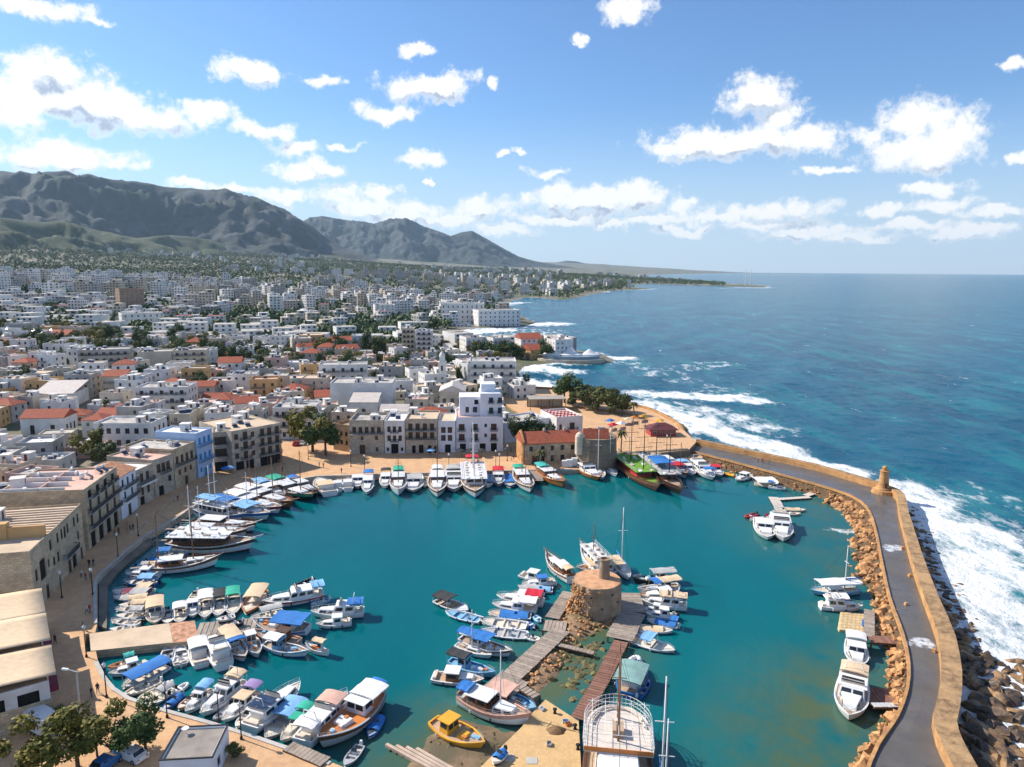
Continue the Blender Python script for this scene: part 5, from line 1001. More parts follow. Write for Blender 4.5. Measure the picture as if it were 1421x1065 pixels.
        for i in range(5): x, y = -L/2+L*random.uniform(.5,.85), random.uniform(-.3,.3)*hw(.7); MB().box(x-.3,x+.3,y-.25,y+.25,dz(.6),dz(.8)+random.uniform(.2,.45)).build('fish_box', random.choice([BLB, SEATM, BO, BW]), t)
        rail_(.75, .97, .45)
        mb = MB(); mb.lathe([(.22,0),(.3,.08),(.22,.16)], c=(-L/2+L*.3, w_+.1, dz(.3)+.9), n=10); mb.build('life_ring', BUOY, t)
    elif kind == 'sail':
        cabin_('cabin_trunk', .32, .68, .55, .42, BW, True, .8, front=False); rail_(.05, .98, .5, STEEL, .015)
        MB().box(-L/2+.3,-L/2+L*.26,-hw(.15)*.35,hw(.15)*.35,dz(.1)+.03,dz(.1)+.06).build('cockpit_floor', TEAK, t); mb = MB(); mb.tube((-L/2+.9,0,dz(.1)),(-L/2+.9,0,dz(.1)+.9),.05,n=5); mb.lathe([(.05,0),(.4,.02),(.4,.07),(.05,.09)], c=(-L/2+.9,0,dz(.1)+.8), n=10); mb.build('wheel', STEEL, t)
    for mm in masts: mast_(mm[0], mm[1], mastm or (MASTW if kind == 'sail' else MASTB), boom=mm[2] if len(mm) > 2 else 0, yards_=yards)
    if kind == 'sail' and masts:
        x = -L/2+L*masts[0][0]; MB().tube((x-.1,0,dz(.5)+2.15),(x-L*.36,0,dz(.3)+2.25),.17,.11,8).build('sail_cover', cover or FB, t, True)
    elif cover:
        MB().grid([[(-L/2+L*s, hw(s)*1.02*q, zg(s)+.06+(.35+.08*math.sin(9*s+q*2))*(1-q*q)) for q in (-1,-.6,-.2,.2,.6,1)] for s in np.linspace(.06, .72, 8)]).build('boat_cover', cover, t, True)
    if can:
        for i, cm in enumerate(can if isinstance(can, list) else [can]):
            rg = (canx[i] if canx else {'open':(.10,.52),'cabin':(.0,.28),'cruiser':(.0,.14),'gulet':(.0,.17),'fish':(.04,.24),'trip':(.0,.2),'sail':(.02,.2)}[kind]) if i == 0 or canx else (.50,.78)
            up = {'open':1.9,'cabin':1.75,'cruiser':2.1,'gulet':2.0,'fish':1.95,'trip':4.1,'sail':1.8}[kind]; canopy_(cm, rg[0], rg[1], .95 if kind in ('open','cabin','cruiser','fish') else .85, up)
    # fenders hung over the side
    if L > 6 and kind != 'dinghy':
        for s in (.25, .55):
            for sg in (-1, 1): MB().lathe([(.04,0),(.11,.08),(.11,.42),(.04,.5)], c=(-L/2+L*s, sg*(hw(s)+.13), zg(s)*.35), n=7).build('fender', random.choice([BW, BB, RUBBER]), t)
    if extra == 'solar':
        for i in range(2):
            for j in range(2): MB().box(-L/2+L*(.12+.14*i)+.03,-L/2+L*(.25+.14*i),(-.9+.92*j)*hw(.3)*.85,(-.02+.92*j)*hw(.3)*.85,dz(.3)+2.02,dz(.3)+2.07).build('solar_panel', PANEL, t)
    if extra == 'rib':
        for sg in (-1, 1): MB().path([(-L/2+L*s, sg*hw(s)*.98, zg(s)) for s in np.linspace(0,1,9)], .02*L+.1, 8).build('inflated_tube', strake, t, True)
    return t
P_L = 'in the promenade shade'; P_N = 'inside the stone pier'; P_S = 'outside the stone pier'; P_Q = 'along the near quay'; P_I = 'by the islet walkway'; P_R = 'by the outer islet pier'; P_F = 'at the far quay'; P_G = 'below the old houses'; P_M = 'under the mole'; P_P = 'at the curved pontoon'; P_J = 'at the mole jetty'
bt = boat
# shaded row on the left
bt('open',(152,874),(188,871),'white open boat with bare deck moored nearest the stone pier',P_L); bt('open',(154,862),(196,864),'white boat with varnished side and cluttered cockpit',P_L,strake=BN); bt('open',(161,855),(205,853),'white boat under a grey canopy',P_L,can=FGY)
bt('open',(160,847),(208,843),'white boat under a small tan canopy',P_L,can=FT); bt('open',(165,841),(208,835),'white boat under a long tan canopy',P_L,can=FT,canx=[(.06,.7)]); bt('open',(157,829),(213,829),'white boat with grey cover and grey canopy',P_L,cover=FGY,can=FGY); bt('open',(156,821),(212,822),'white boat with maroon cover and tan canopy',P_L,cover=FM,can=FT,canx=[(.02,.34)])
bt('open',(171,808),(220,808),'blue boat with light blue canopy',P_L,hull=BB,can=FLB); bt('cabin',(172,798),(224,798),'white and blue cabin boat',P_L,strake=BB,cab=BLB); bt('open',(184,791),(218,789),'dark blue boat with tan and grey canopies',P_L,hull=BB,can=[FT,FGY],canx=[(.02,.3),(.32,.62)])
# inner side of stone pier
bt('cabin',(215,869),(216,839),'cream boat with full-length tan canopy',P_N,hull=BC,can=FT,canx=[(.02,.62)],B=3.2); bt('open',(233,866),(234,847),'small bare white open boat with console',P_N); bt('open',(250,865),(250,843),'white boat with white canopy over its stern',P_N,can=FW); bt('cabin',(268,859),(268,835),'white cabin boat with dark hatch',P_N,extra='motor')
bt('open',(264,835),(274,821),'tiny cream rowing boat floating off the cabin boat',P_N,hull=BC); bt('open',(285,859),(286,828),'white boat with arched white canopy',P_N,can=FW,canx=[(.0,.45)],B=3); bt('open',(303,856),(306,827),'white boat with black canopy',P_N,can=FK,canx=[(.0,.42)],B=3); bt('open',(323,855),(323,824),'white boat with green canopy',P_N,can=FG,canx=[(.0,.4)],B=3)
bt('open',(341,852),(362,820),'orange boat with tall tan canopy',P_N,hull=BO,can=FT,canx=[(.0,.62)],B=3.6); bt('open',(300,864),(326,858),'white boat hauled out on the wooden pier head','by the dark boat',z=QZ+.4,name='beached_boat'); bt('open',(308,873),(336,866),'dark boat hauled out on the wooden pier head','by the white boat',hull=BK,z=QZ+.4,name='beached_boat')
# outer side of stone pier
bt('open',(234,897),(232,920),'white boat with dark open floor',P_S,deck=BGY); bt('open',(249,897),(251,923),'narrow grey boat with red seat',P_S,hull=BGY,deck=BW); bt('cabin',(272,890),(280,926),'white boat with flat white awning',P_S,can=FW,canx=[(.3,.75)]); bt('cruiser',(291,884),(312,929),'white motor cruiser with open cockpit',P_S); bt('fish',(341,920),(314,885),'wooden boat with tan awning and blue cover',P_S,hull=BW,strake=BN,can=[FT,FB],canx=[(.02,.5),(.5,.62)])
bt('fish',(359,914),(343,883),'small fishing boat heaped with nets',P_S,deck=TEAK); bt('fish',(429,910),(367,896),'blue and white fishing boat with white awning',P_S,hull=BW,strake=BLB,cab=BLB,can=FW,canx=[(.06,.4)]); bt('fish',(350,881),(416,893),'brown wooden fishing boat with box wheelhouse',P_S,hull=BP,cab=BD,deck=TEAK); bt('fish',(424,899),(455,907),'small white fishing boat with tan roof',P_S,roof=FT,can=FT,canx=[(.1,.6)])
bt('fish',(350,868),(428,876),'blue-hulled boat under a large bright blue awning',P_S,hull=BW,strake=BB,can=FB,canx=[(.02,.58)],B=5); bt('open',(347,859),(393,848),'white boat with pale grey canopy',P_S,can=FGY,canx=[(.05,.7)])
bt('cruiser',(360,842),(452,826),'white motor yacht with red stripe and blue awning','at the end of the stone pier',strake=BR,can=FLB,canx=[(-.02,.2)]); bt('dinghy',(437,803),(408,816),'dark inflatable dinghy','behind the red striped yacht',hull=BK); bt('open',(431,840),(456,832),'small light blue boat','alongside the red striped yacht',hull=BLB); bt('cruiser',(428,854),(508,851),'white motor yacht with dark blue top and canopy','off the end of the stone pier',can=FB,canx=[(.0,.3)]); bt('cabin',(436,869),(490,864),'white speedboat with small wheelhouse','off the end of the stone pier')
# near sunlit quay
bt('open',(149,927),(187,917),'orange wooden rowing boat with turquoise cover','in the corner by the stone pier',hull=BO,deck=BN,can=FTE,canx=[(.0,.4)]); bt('cabin',(148,939),(208,922),'long white cabin boat','in the corner by the stone pier'); bt('open',(169,955),(231,924),'boat under a long blue canopy','in the corner by the stone pier',can=FB,canx=[(.0,.9)],B=3.2)
bt('open',(172,966),(222,945),'grey-white inflatable-sided boat',P_Q,hull=BGY,extra='rib',strake=BC); bt('open',(188,975),(237,950),'cream open boat with long foredeck',P_Q,hull=BC); bt('open',(204,980),(242,957),'white boat with grey canopy over its cockpit',P_Q,can=FGY,canx=[(.1,.6)]); bt('dinghy',(262,947),(236,963),'white inflatable dinghy behind the grey canopy boat',P_Q); bt('open',(226,986),(252,964),'dark blue small boat with blue cover',P_Q,hull=BB,cover=FB); bt('open',(247,985),(272,965),'pinkish white small boat',P_Q,hull=BP)
bt('cabin',(256,993),(292,958),'white and blue cabin boat with blue canopy',P_Q,strake=BLB,can=FLB,canx=[(.0,.4)]); bt('cruiser',(275,999),(338,947),'large white motor yacht with tan bimini',P_Q,can=FT,canx=[(.02,.26)]); bt('dinghy',(297,999),(320,978),'grey inflatable dinghy',P_Q,hull=BGY); bt('cabin',(306,1006),(358,960),'white cruiser with tan hardtop and purple stern canopy',P_Q,roof=FT,can=FP,canx=[(-.02,.24)]); bt('open',(327,1010),(352,984),'small white boat squeezed beside the solar panel boat',P_Q)
bt('cruiser',(420,952),(342,1018),'white boat with dark solar panels on its roof',P_Q,extra='solar'); bt('open',(368,1026),(416,979),'grey-blue boat with light blue arched canopy',P_Q,hull=BGY,can=FLB,canx=[(.02,.58)],B=3.6); bt('cabin',(388,1034),(431,990),'cream cabin boat with two green canopies',P_Q,hull=BC,roof=FG,can=FG,canx=[(.0,.28)]); bt('cruiser',(485,966),(416,1039),'big white yacht with awnings and orange life rings',P_Q,can=[FW,FPK],canx=[(.0,.2),(.5,.75)]); bt('fish',(441,1044),(526,969),'large grey trawler with orange bow and white top deck',P_Q,hull=BGY,strake=BD,deck=BO,roof=BW,can=[FW,FB],canx=[(.02,.32),(-.03,.03)],B=5.5,fb=1.5); bt('open',(512,1024),(528,994),'blue boat with bright blue cover','beside the grey trawler',hull=BB,cover=FB); bt('open',(478,1064),(500,1035),'grey open work boat','in front of the grey trawler',hull=BGY,deck=BGY)
# islet, left side
bt('open',(650,848),(607,832),'boat with black canopy','moored off the islet in open water',can=FK,canx=[(.0,.5)],B=3.4,deck=TEAK); bt('open',(618,849),(667,861),'light blue and white open boat','moored off the islet in open water',hull=BW,deck=BLB); bt('cabin',(771,809),(720,798),'white cabin cruiser',P_I); bt('cabin',(722,813),(773,808),'white boat with small blue top',P_I,roof=FB); bt('open',(720,816),(767,819),'white boat with pale blue cover',P_I,cover=FLB); bt('open',(706,827),(754,822),'white boat with grey canopy',P_I,can=FGY,canx=[(.2,.7)])
bt('cabin',(686,829),(757,838),'long white boat with bright red canopy',P_I,can=FR,canx=[(.02,.36)]); bt('cabin',(680,840),(748,847),'white boat with long white awning',P_I,can=FW,canx=[(.0,.4)]); bt('open',(677,851),(737,855),'white boat with tan foredeck and blue cover',P_I,cover=FB,deck=FT); bt('open',(666,862),(731,869),'white boat with rounded foredeck',P_I); bt('open',(667,875),(731,882),'white boat with dark cockpit gear',P_I,deck=BGY); bt('dinghy',(741,854),(752,862),'round blue-white dinghy','at the sterns beside the islet walkway',hull=BLB); bt('dinghy',(731,863),(743,871),'round dark blue dinghy','at the sterns beside the islet walkway',hull=BB)
bt('fish',(711,912),(639,889),'boat under a big crumpled blue tarpaulin',P_I,hull=BW,strake=BN,can=[FB,FB],canx=[(.0,.3),(.3,.62)]); bt('sail',(683,913),(633,897),'small white yacht with bare mast',P_I,masts=[(.45,7)],cover=FGY); bt('fish',(688,940),(624,919),'blue boat with black awning',P_I,hull=BLB,cab=BLB,deck=BLB,can=FK,canx=[(.0,.42)]); bt('cabin',(675,946),(597,940),'varnished brown motor boat with white wheelhouse roof',P_I,hull=BW,strake=BN,cab=BN,deck=TEAK); bt('open',(750,889),(732,884),'tiny white tender','beside the islet walkway')
bt('gulet',(737,1008),(639,972),'pink and white wooden boat with blue awning','drawn up by the yellow paving',hull=BW,strake=BP,can=FB,masts=[(.58,9)],mastm=MASTW,sprit=False,gun=BP,B=4.2,cab=BN); bt('fish',(744,990),(675,963),'light blue fishing boat with pink awning','drawn up by the yellow paving',hull=BLB,strake=BLB,cab=BN,deck=BLB,can=FPK,canx=[(.1,.55)],B=4); bt('fish',(673,1040),(601,1003),'yellow fishing boat','aground on the brown beach',hull=BY,strake=BY,cab=BY,gun=BY,roof=BY,B=4)
# islet, outer side
bt('gulet',(757,777),(792,808),'wooden gulet with cream awnings','behind the round tower',hull=BW,strake=BN,can=FT,sprit=True); bt('trip',(806,768),(838,803),'white boat with brown mast','behind the round tower',masts=[(.45,8.5)],cab=BW); bt('fish',(799,794),(863,790),'boat under a wide tan awning','behind the round tower',can=[FT],canx=[(.02,.75)],B=5); bt('sail',(874,806),(852,777),'white sailing yacht with tall white mast and blue cover','behind the round tower',masts=[(.5,13)],B=3)
bt('fish',(877,808),(936,804),'dark cluttered boat with grey-beige awning',P_R,hull=BK,can=FGY,canx=[(.0,.55)]); bt('fish',(884,823),(942,815),'white boat with tan awning and blue covers',P_R,can=[FT,FB],canx=[(.0,.45),(.5,.66)]); bt('cabin',(885,829),(946,825),'white motor boat with orange trim',P_R,gun=BO); bt('cruiser',(887,836),(956,844),'large white boat with two tan awnings',P_R,can=[FT,FT],canx=[(.0,.3),(.34,.6)]); bt('cabin',(890,846),(926,852),'slim white speedboat',P_R); bt('cabin',(893,853),(941,857),'small white boat with square hardtop',P_R,extra='motor'); bt('open',(897,860),(941,869),'boat wrapped in bright blue covers',P_R,cover=FB,can=FB,canx=[(.0,.25)])
bt('open',(934,876),(885,871),'white boat with tan bundle',P_R,cover=FT); bt('dinghy',(905,884),(880,875),'white inflatable dinghy',P_R); bt('open',(937,904),(874,885),'white motor boat with blue bimini',P_R,can=FLB,canx=[(.3,.55)],B=3.4); bt('dinghy',(886,911),(868,934),'large white inflatable',P_R); bt('fish',(887,924),(868,966),'blue boat with grey-green awning',P_R,hull=BB,strake=BB,cab=BW,can=M('grey_green_canvas',(.20,.34,.32),.8) and [MATS['grey_green_canvas']],canx=[(.02,.7)],B=4.6); bt('open',(898,940),(884,966),'small bright blue rowing boat',P_R,hull=BB,deck=BB)
a_, b_ = G(857,958,.4), G(862,1066,.4)
bt('trip',(858,1200),(856,1003),'large old excursion ship with rounded white railed stern and brown masts','beside the yellow paving',hull=BD,strake=BN,roof=M('pale_upper_deck',(.62,.56,.50),.85,.15,.8),masts=[(.16,13),(.36,14)],mastm=MASTB,tw=.62,B=8.6,fb=1.6,cab=BW,yards=False,rstern=True)
bt('sail',(926,1175),(915,1085),'sailing yacht with two thin masts beyond the excursion ship','in open water',masts=[(.25,15),(.6,12)])
# far quay
bt('cabin',(441,666),(459,688),'white sport boat',P_F,roof=FT); bt('cabin',(468,668),(469,682),'small white cabin boat with square cabin',P_F,B=3.2); bt('cabin',(483,666),(483,682),'small white boat with dark window band',P_F,B=3.2,win=BK); bt('cabin',(496,680),(498,662),'small brown and white boat',P_F,strake=BN); bt('cabin',(509,689),(512,661),'blue and white boat with bright blue canopy',P_F,hull=BW,strake=BB,can=FB,canx=[(.0,.2)],B=3.6); bt('cabin',(534,680),(536,659),'white boat with dark blue canopy',P_F,can=FK,canx=[(.0,.2)],B=3.6)
bt('gulet',(553,690),(553,660),'white gulet with green awning and thin masts',P_F,hull=BW,can=FG,masts=[(.35,8),(.62,9)],canx=[(-.02,.2)],B=5.2); bt('cabin',(573,686),(574,660),'white motor boat with grey top',P_F,roof=FGY); bt('open',(589,676),(589,664),'small white open boat',P_F); bt('gulet',(607,693),(607,658),'varnished gulet with cream roof and brown mast',P_F,hull=BW,strake=BN,can=FW,masts=[(.6,13)],B=5.8); bt('cruiser',(630,686),(630,658),'grey and white motor yacht with grey canopy',P_F,strake=BGY,can=FGY,canx=[(-.03,.2)])
bt('trip',(660,694),(655,656),'large white excursion gulet with red awnings and twin white masts',P_F,hull=BW,strake=BN,cab=BW,masts=[(.3,16),(.6,15)],mastm=MASTW,can=[FR],canx=[(-.04,.08)],B=7.5,sprit=False); bt('open',(676,677),(675,660),'small white boat with blue cover',P_F,cover=FLB); bt('cabin',(692,677),(691,657),'red and white cabin boat with red canopy',P_F,strake=BR,can=FR,canx=[(-.02,.3)],B=4); bt('open',(708,677),(707,660),'small dark blue boat',P_F,hull=BB,cover=FB); bt('gulet',(737,686),(718,657),'brown and white gulet with green awning and two masts',P_F,hull=BW,strake=BN,can=FG,masts=[(.35,11),(.62,10)],B=5.5)
bt('gulet',(783,678),(748,654),'orange-brown gulet with turquoise awning',P_F,hull=BO,strake=BN,can=FTE,masts=[(.3,12),(.6,10)],canx=[(.0,.25)],B=5.4); bt('cruiser',(833,669),(802,645),'red-brown motor yacht with white saloon and red canopy','below the stone hall',hull=BO,strake=BN,can=FR,canx=[(-.02,.15)],B=5.6); bt('sail',(837,667),(824,649),'white sailing yacht with crosstree mast','below the castle tower',masts=[(.45,13)]); bt('sail',(856,662),(838,648),'white sailing yacht with red sail cover','below the castle tower',masts=[(.45,13.5)],cover=FR)
bt('trip',(915,685),(860,643),'pirate-style ship with green deck, red seats and dark yards','below the dark castle wall',hull=BD,strake=BN,roof=GRASSM,cab=BR,deck=GRASSM,masts=[(.3,15),(.62,16)],mastm=BK,yards=True,B=7.2); bt('trip',(947,690),(896,644),'black pirate-style ship with blue and white awnings','below the dark castle wall',hull=BK,strake=BD,roof=FGY,cab=BD,masts=[(.3,15),(.66,14)],mastm=BK,yards=True,can=[FB],canx=[(.3,.55)],B=6.5)
bt('gulet',(954,666),(921,644),'brown gulet with white and red awnings',"beside the black pirate-style ship",strake=BN,can=[FW,FR],canx=[(.0,.3),(.45,.7)],masts=[(.7,9)]); bt('cabin',(964,662),(944,646),'white and blue boat',"behind the brown gulet",strake=BLB,can=FLB); bt('cruiser',(992,669),(962,644),'tall white motor yacht with blue bow cover',P_M,cover=None,can=[FB],canx=[(.72,.86)],B=5.2); bt('cabin',(1002,663),(985,648),'white and blue boat with red top',P_M,strake=BLB,roof=FR); bt('open',(1001,656),(1021,661),'orange and yellow boat',P_M,hull=BO,cover=BY); bt('cabin',(1020,668),(1042,660),'white boat with raised bow',P_M,extra='motor')
bt('open',(1046,672),(1076,672),'houseboat raft under a white tent with clear windows',P_M,name='houseboat',B=6,can=[FW],canx=[(.02,.95)],hull=BGY); bt('cabin',(1092,680),(1065,676),'white boat with blue cover beside the houseboat',P_M,can=FB)
bt('dinghy',(1034,718),(1050,713),'red inflatable dinghy',P_P,hull=BR); bt('dinghy',(1061,713),(1076,717),'dark red inflatable dinghy',P_P,hull=FM); bt('open',(1040,722),(1074,719),'white open boat with pink seats',P_P,deck=BP); bt('cabin',(1066,752),(1057,722),'white cabin boat with square wheelhouse',P_P); bt('cruiser',(1088,755),(1080,720),'large white cruiser with rounded bow',P_P); bt('open',(1118,708),(1088,707),'slim cream launch',P_P,hull=BC,cover=FT); bt('open',(1111,713),(1089,713),'cream rowing boat',P_P,hull=BC)
bt('sail',(1124,823),(1190,820),'light blue boat with long white awning and bare mast',P_J,hull=BLB,masts=[(.28,9)],can=[FW],canx=[(.0,.85)],B=3.6); bt('cruiser',(1200,845),(1135,842),'white cruiser with cluttered cockpit and white awning',P_J,can=[FW],canx=[(.25,.62)]); bt('cabin',(1191,930),(1186,890),'white motor boat with white roof',P_J,can=[FW],canx=[(.0,.3)],B=3.6); bt('cruiser',(1177,1006),(1185,942),'white motor boat with tan stern awning and red stripe',P_J,can=[FT],canx=[(-.03,.24)],roof=M('wine_band',(.30,.03,.08),.6) and None,B=4.6,deck=TEAK)
# gulets under the house row
bt('open',(252,776),(205,779),'blue boat with blue and white covers',P_G,hull=BB,cover=FB); bt('open',(262,768),(214,771),'light blue boat with blue canopy',P_G,hull=BLB,can=FB,canx=[(.1,.5)]); bt('open',(225,786),(190,786),'white boat with blue cover',P_G,cover=FLB); bt('gulet',(345,746),(250,742),'slim white gulet with wooden trim',P_G,strake=BN,masts=[(.3,11)],mastm=MASTW); bt('gulet',(392,714),(318,694),'gulet with red-trimmed rail',P_G,strake=BR,masts=[(.55,10)],mastm=MASTB,can=[FW],canx=[(.02,.3)])
bt('gulet',(306,783),(207,794),'low wooden sailing boat with grey deck and two brown masts',P_G,hull=BW,strake=BN,masts=[(.14,12),(.62,12)],deck=BC); bt('trip',(356,762),(236,760),'large white excursion gulet with white upper deck and orange bow sprit',P_G,hull=BW,strake=BD,cab=BD,masts=[(.25,13)],mastm=MASTW,B=7); bt('gulet',(358,737),(270,730),'white-decked gulet',P_G,strake=BN,masts=[(.55,9)],mastm=MASTW); bt('trip',(338,727),(274,714),'gulet with blue and white ringed awning and twin white masts',P_G,strake=BB,cab=BW,masts=[(.3,12),(.42,13)],mastm=MASTW,can=[FLB],canx=[(.1,.5)]); bt('gulet',(376,723),(298,702),'gulet with two bright blue awnings',P_G,strake=BB,can=[FB,FLB],canx=[(.0,.34),(.45,.72)],masts=[(.6,10)],mastm=MASTW)
bt('gulet',(409,706),(334,685),'long varnished gulet with cream deck and white mast',P_G,hull=BN,strake=BN,masts=[(.2,11),(.62,11)],can=[FW],canx=[(.02,.3)]); bt('gulet',(397,696),(357,677),'gulet with blue and white awnings',P_G,strake=BW,can=[FLB,FW],canx=[(.0,.3),(.4,.62)],masts=[(.55,10)]); bt('gulet',(436,697),(378,673),'green-striped gulet with green awning and tall thin masts',P_G,hull=BK,strake=BG,can=FG,masts=[(.25,12),(.7,12)],canx=[(-.02,.2)]); bt('gulet',(442,691),(404,673),'dark gulet with blue awning',P_G,hull=BK,strake=BD,can=FB,masts=[])
# ================================================================== PIERS, TOWERS, STREET FURNITURE, PEOPLE, PLANTS
def plank_path(name, label, pts, w, z, mat, step=.62, cat='pier', piles=True, group=None):
    """boards laid across a path; each board is a piece"""
    root = thing(name, label, cat, (0,0,0), 0, group); P = [Vector(p) for p in pts]; mats = [mat]
    me = MB().box(-step*.46,step*.46,-w/2,w/2,-.05,.05).mesh('plank', mat); cnt = 0
    for a, b in zip(P[:-1], P[1:]):
        d = b-a; L = d.length; r = math.atan2(d.y, d.x); k = max(1, int(L/step))
        for i in range(k):
            p = a.lerp(b, (i+.5)/k); o = link('plank', me, root, (p.x, p.y, z+random.uniform(-.015,.015)), r+random.uniform(-.012,.012)); o.scale = (1, random.uniform(.97,1.03), 1)
        for sg in (-1, 1):
            nn = Vector((-d.y, d.x)).normalized()*sg*w*.42; mb = MB(); c = (a+b)/2+nn; mb.obox(c, r, L/2, .12, z-.3, z-.06); mb.build('beam', DOORW, root)
            if piles:
                for j in range(max(2, int(L/4))): q = a.lerp(b, j/max(1, int(L/4)-1) if int(L/4) > 1 else j)+nn; MB().tube((q.x,q.y,-2.5),(q.x,q.y,z-.05),.15,n=7).build('pile', DOORW, root)
    return root
g2 = lambda x, y, z=1.0: G(x, y, z).xy
plank_path('wooden_walkway', 'weathered plank walkway running from the round tower to the yellow paving', [g2(790,822),g2(766,858)], 2.6, 1.0, WOODP)
plank_path('wooden_walkway', 'wide plank landing stage in the middle of the islet walkway', [g2(755,868),g2(786,871)], 3.8, 1.02, WOODP)
plank_path('wooden_walkway', 'long plank walkway leading to the drawn-up boats', [g2(779,874),g2(702,946)], 3.3, 1.0, WOODP)
plank_path('wooden_walkway', 'square plank platform at the end of the long walkway', [g2(683,942),g2(722,958)], 4.6, .98, WOODP)
plank_path('gangway', 'narrow plank bridge from the platform to the yellow paving', [g2(722,953),g2(745,968)], 1.4, 1.1, WOODP)
plank_path('wooden_pier', 'wide shaded plank pier right of the round tower', [g2(871,823),g2(878,850),g2(859,887)], 4.6, 1.0, WOODP)
plank_path('wooden_pier', 'narrow worn plank pier leading to the excursion ship', [g2(862,890),g2(838,938),g2(803,998)], 2.4, .95, WOODR)
plank_path('gangway', 'narrow grey plank bridge across the shallow islet pool', [g2(774,893),g2(824,905)], 1.0, .8, WOODP, piles=False)
plank_path('wooden_jetty', 'red-brown plank jetty with an outer arm below the mole', [g2(1246,892),g2(1206,889)], 2.4, 1.3, WOODR); plank_path('wooden_jetty', 'grey plank arm beside the tan floating dock', [g2(1206,886),g2(1206,849)], 1.7, 1.3, WOODP)
plank_path('wooden_jetty', 'dark plank platform beside the boat with tan stern awning', [g2(1203,966),g2(1240,968)], 5.0, .8, WOODR); plank_path('gangway', 'pale metal gangway to the dark platform', [g2(1210,984),g2(1248,984)], 1.0, 1.6, M('pale_metal', (.5,.5,.5), .5, .1), piles=False)
plank_path('wooden_pier', 'plank pier head at the end of the stone pier', [g2(273,876,1.35),g2(356,868,1.35)], 5.2, 1.42, WOODP, .8); plank_path('wooden_pier', 'short plank pier stub on the far quay', [g2(741,654,1.2),g2(742,668,1.2)], 5.0, 1.3, WOODP, .8)
plank_path('gangway', 'plank stage with steps at the near quay edge', [g2(400,1038,1.3),g2(452,1060,1.3)], 1.8, 1.55, WOODP)
def pontoon(label, pts, w, z=.45): return plank_path('floating_pontoon', label, [g2(*p, z) for p in pts], w, z, M('pontoon_board', (.58,.52,.45), .8, .12), 1.2, 'pontoon', False)
pontoon('curved pale floating pontoon with boats at its end', [(1073,690),(1079,700),(1085,712),(1089,726),(1096,740)], 2.6); pontoon('straight pale floating pontoon joining the rubble bank', [(1079,693),(1124,690)], 1.6); pontoon('short floating pontoon touching the rubble bank', [(1118,688),(1138,681)], 1.8)
# tan modular floating dock
t = thing('floating_dock', 'tan modular floating dock made of square blocks', 'dock', (0,0,0)); a, b, c = g2(1163,875,.3), g2(1199,878,.3), g2(1167,850,.3); u, v = b-a, c-a; rz = math.atan2(u.y, u.x)
mb = MB(); mb.box(-.5,.5,-.5,.5,-.25,.25,0,.06,.06); mb.lathe([(.12,.25),(.12,.3)], n=8); cube = mb.mesh('float_block', M('tan_float', (.60,.45,.25), .7, .12, rnd=.08)); ku, kv = 6, 7
for i in range(ku):
    for j in range(kv): p = a+u*((i+.5)/ku)+v*((j+.5)/kv); o = link('float_block', cube, t, (p.x, p.y, .22), rz); o.scale = (u.length/ku*.96, v.length/kv*.96, .9)
for k in range(3): p = a+u*1.02+v*(.3+.12*k); mb = MB(); mb.obox(p, rz, .5, .35, .4, .7); mb.build('blue_fender', BB, t)
# yellow paved apron, beach and islet ground
MB().prism(gp([(757,971),(803,1001),(808,1100),(600,1130),(690,1042),(724,1009),(738,990)], 1.1), -3, 1.1, 0, 1).build('paved_apron', [CONC, PAVEY], kind='structure')
bp_ = gp([(596,1018),(640,996),(700,1014),(722,1012),(688,1046),(640,1110),(540,1110),(575,1050)], .2)
X0 = [p[0] for p in bp_]; Y0 = [p[1] for p in bp_]; xs = np.arange(min(X0)-3, max(X0)+3, .8); ys = np.arange(min(Y0)-3, max(Y0)+3, .8); X, Y = np.meshgrid(xs, ys); dd = seg_dist(X, Y, bp_, True)*np.where(inside(X, Y, bp_), 1, -1)
sheet('beach', xs, ys, np.clip(dd*.22, -1, .35)+(fbm(X/2, Y/2, 4, 6)-.5)*.35*np.clip(dd+1, 0, 1), SANDM)
ip = gp([(792,820),(770,862),(772,885),(748,905),(716,946),(738,962),(770,938),(790,905),(806,885),(835,872),(868,862),(872,838),(850,818)], .3); X0 = [p[0] for p in ip]; Y0 = [p[1] for p in ip]; xs = np.arange(min(X0)-4, max(X0)+4, .8); ys = np.arange(min(Y0)-4, max(Y0)+4, .8); X, Y = np.meshgrid(xs, ys); di = seg_dist(X, Y, ip, True)*np.where(inside(X, Y, ip), 1, -1)
sheet('islet', xs, ys, np.clip(di*.3, -1.5, .75)+(fbm(X/2.2, Y/2.2, 4, 16)-.5)*.9*np.clip(di+1, 0, 1), M('islet_rock', (.30,.19,.11), .95, .45, .8, 1, 2, alpha2=(.12,.11,.05)))
rub = thing('rubble_heap', 'heap of orange-tan fallen stones on the islet beside the round tower', 'rock heap'); sp = []
for k in range(900):
    x = random.uniform(min(X0), max(X0)); y = random.uniform(min(Y0), max(Y0)); d_ = seg_dist(np.array([x]), np.array([y]), ip, True)[0]
    if not inside(np.array([x]), np.array([y]), ip)[0]: continue
    tp = G(828,848,0); 
    if (Vector((x, y))-tp.xy).length < 4.2: continue
    sp.append((x, y, min(.75, d_*.3)+.15, random.uniform(.25,.62)))
pt = G(800,850,0)
for k in range(150):     # piled against the tower's broken side
    q = random.gauss(0, 1.6), random.gauss(0, 1.8); sp.append((pt.x+q[0], pt.y+q[1], max(.4, 3.4-math.hypot(*q)*1.1+random.uniform(-.4,.2)), random.uniform(.3,.62)))
stones(rub, sp, RT, 'stone')
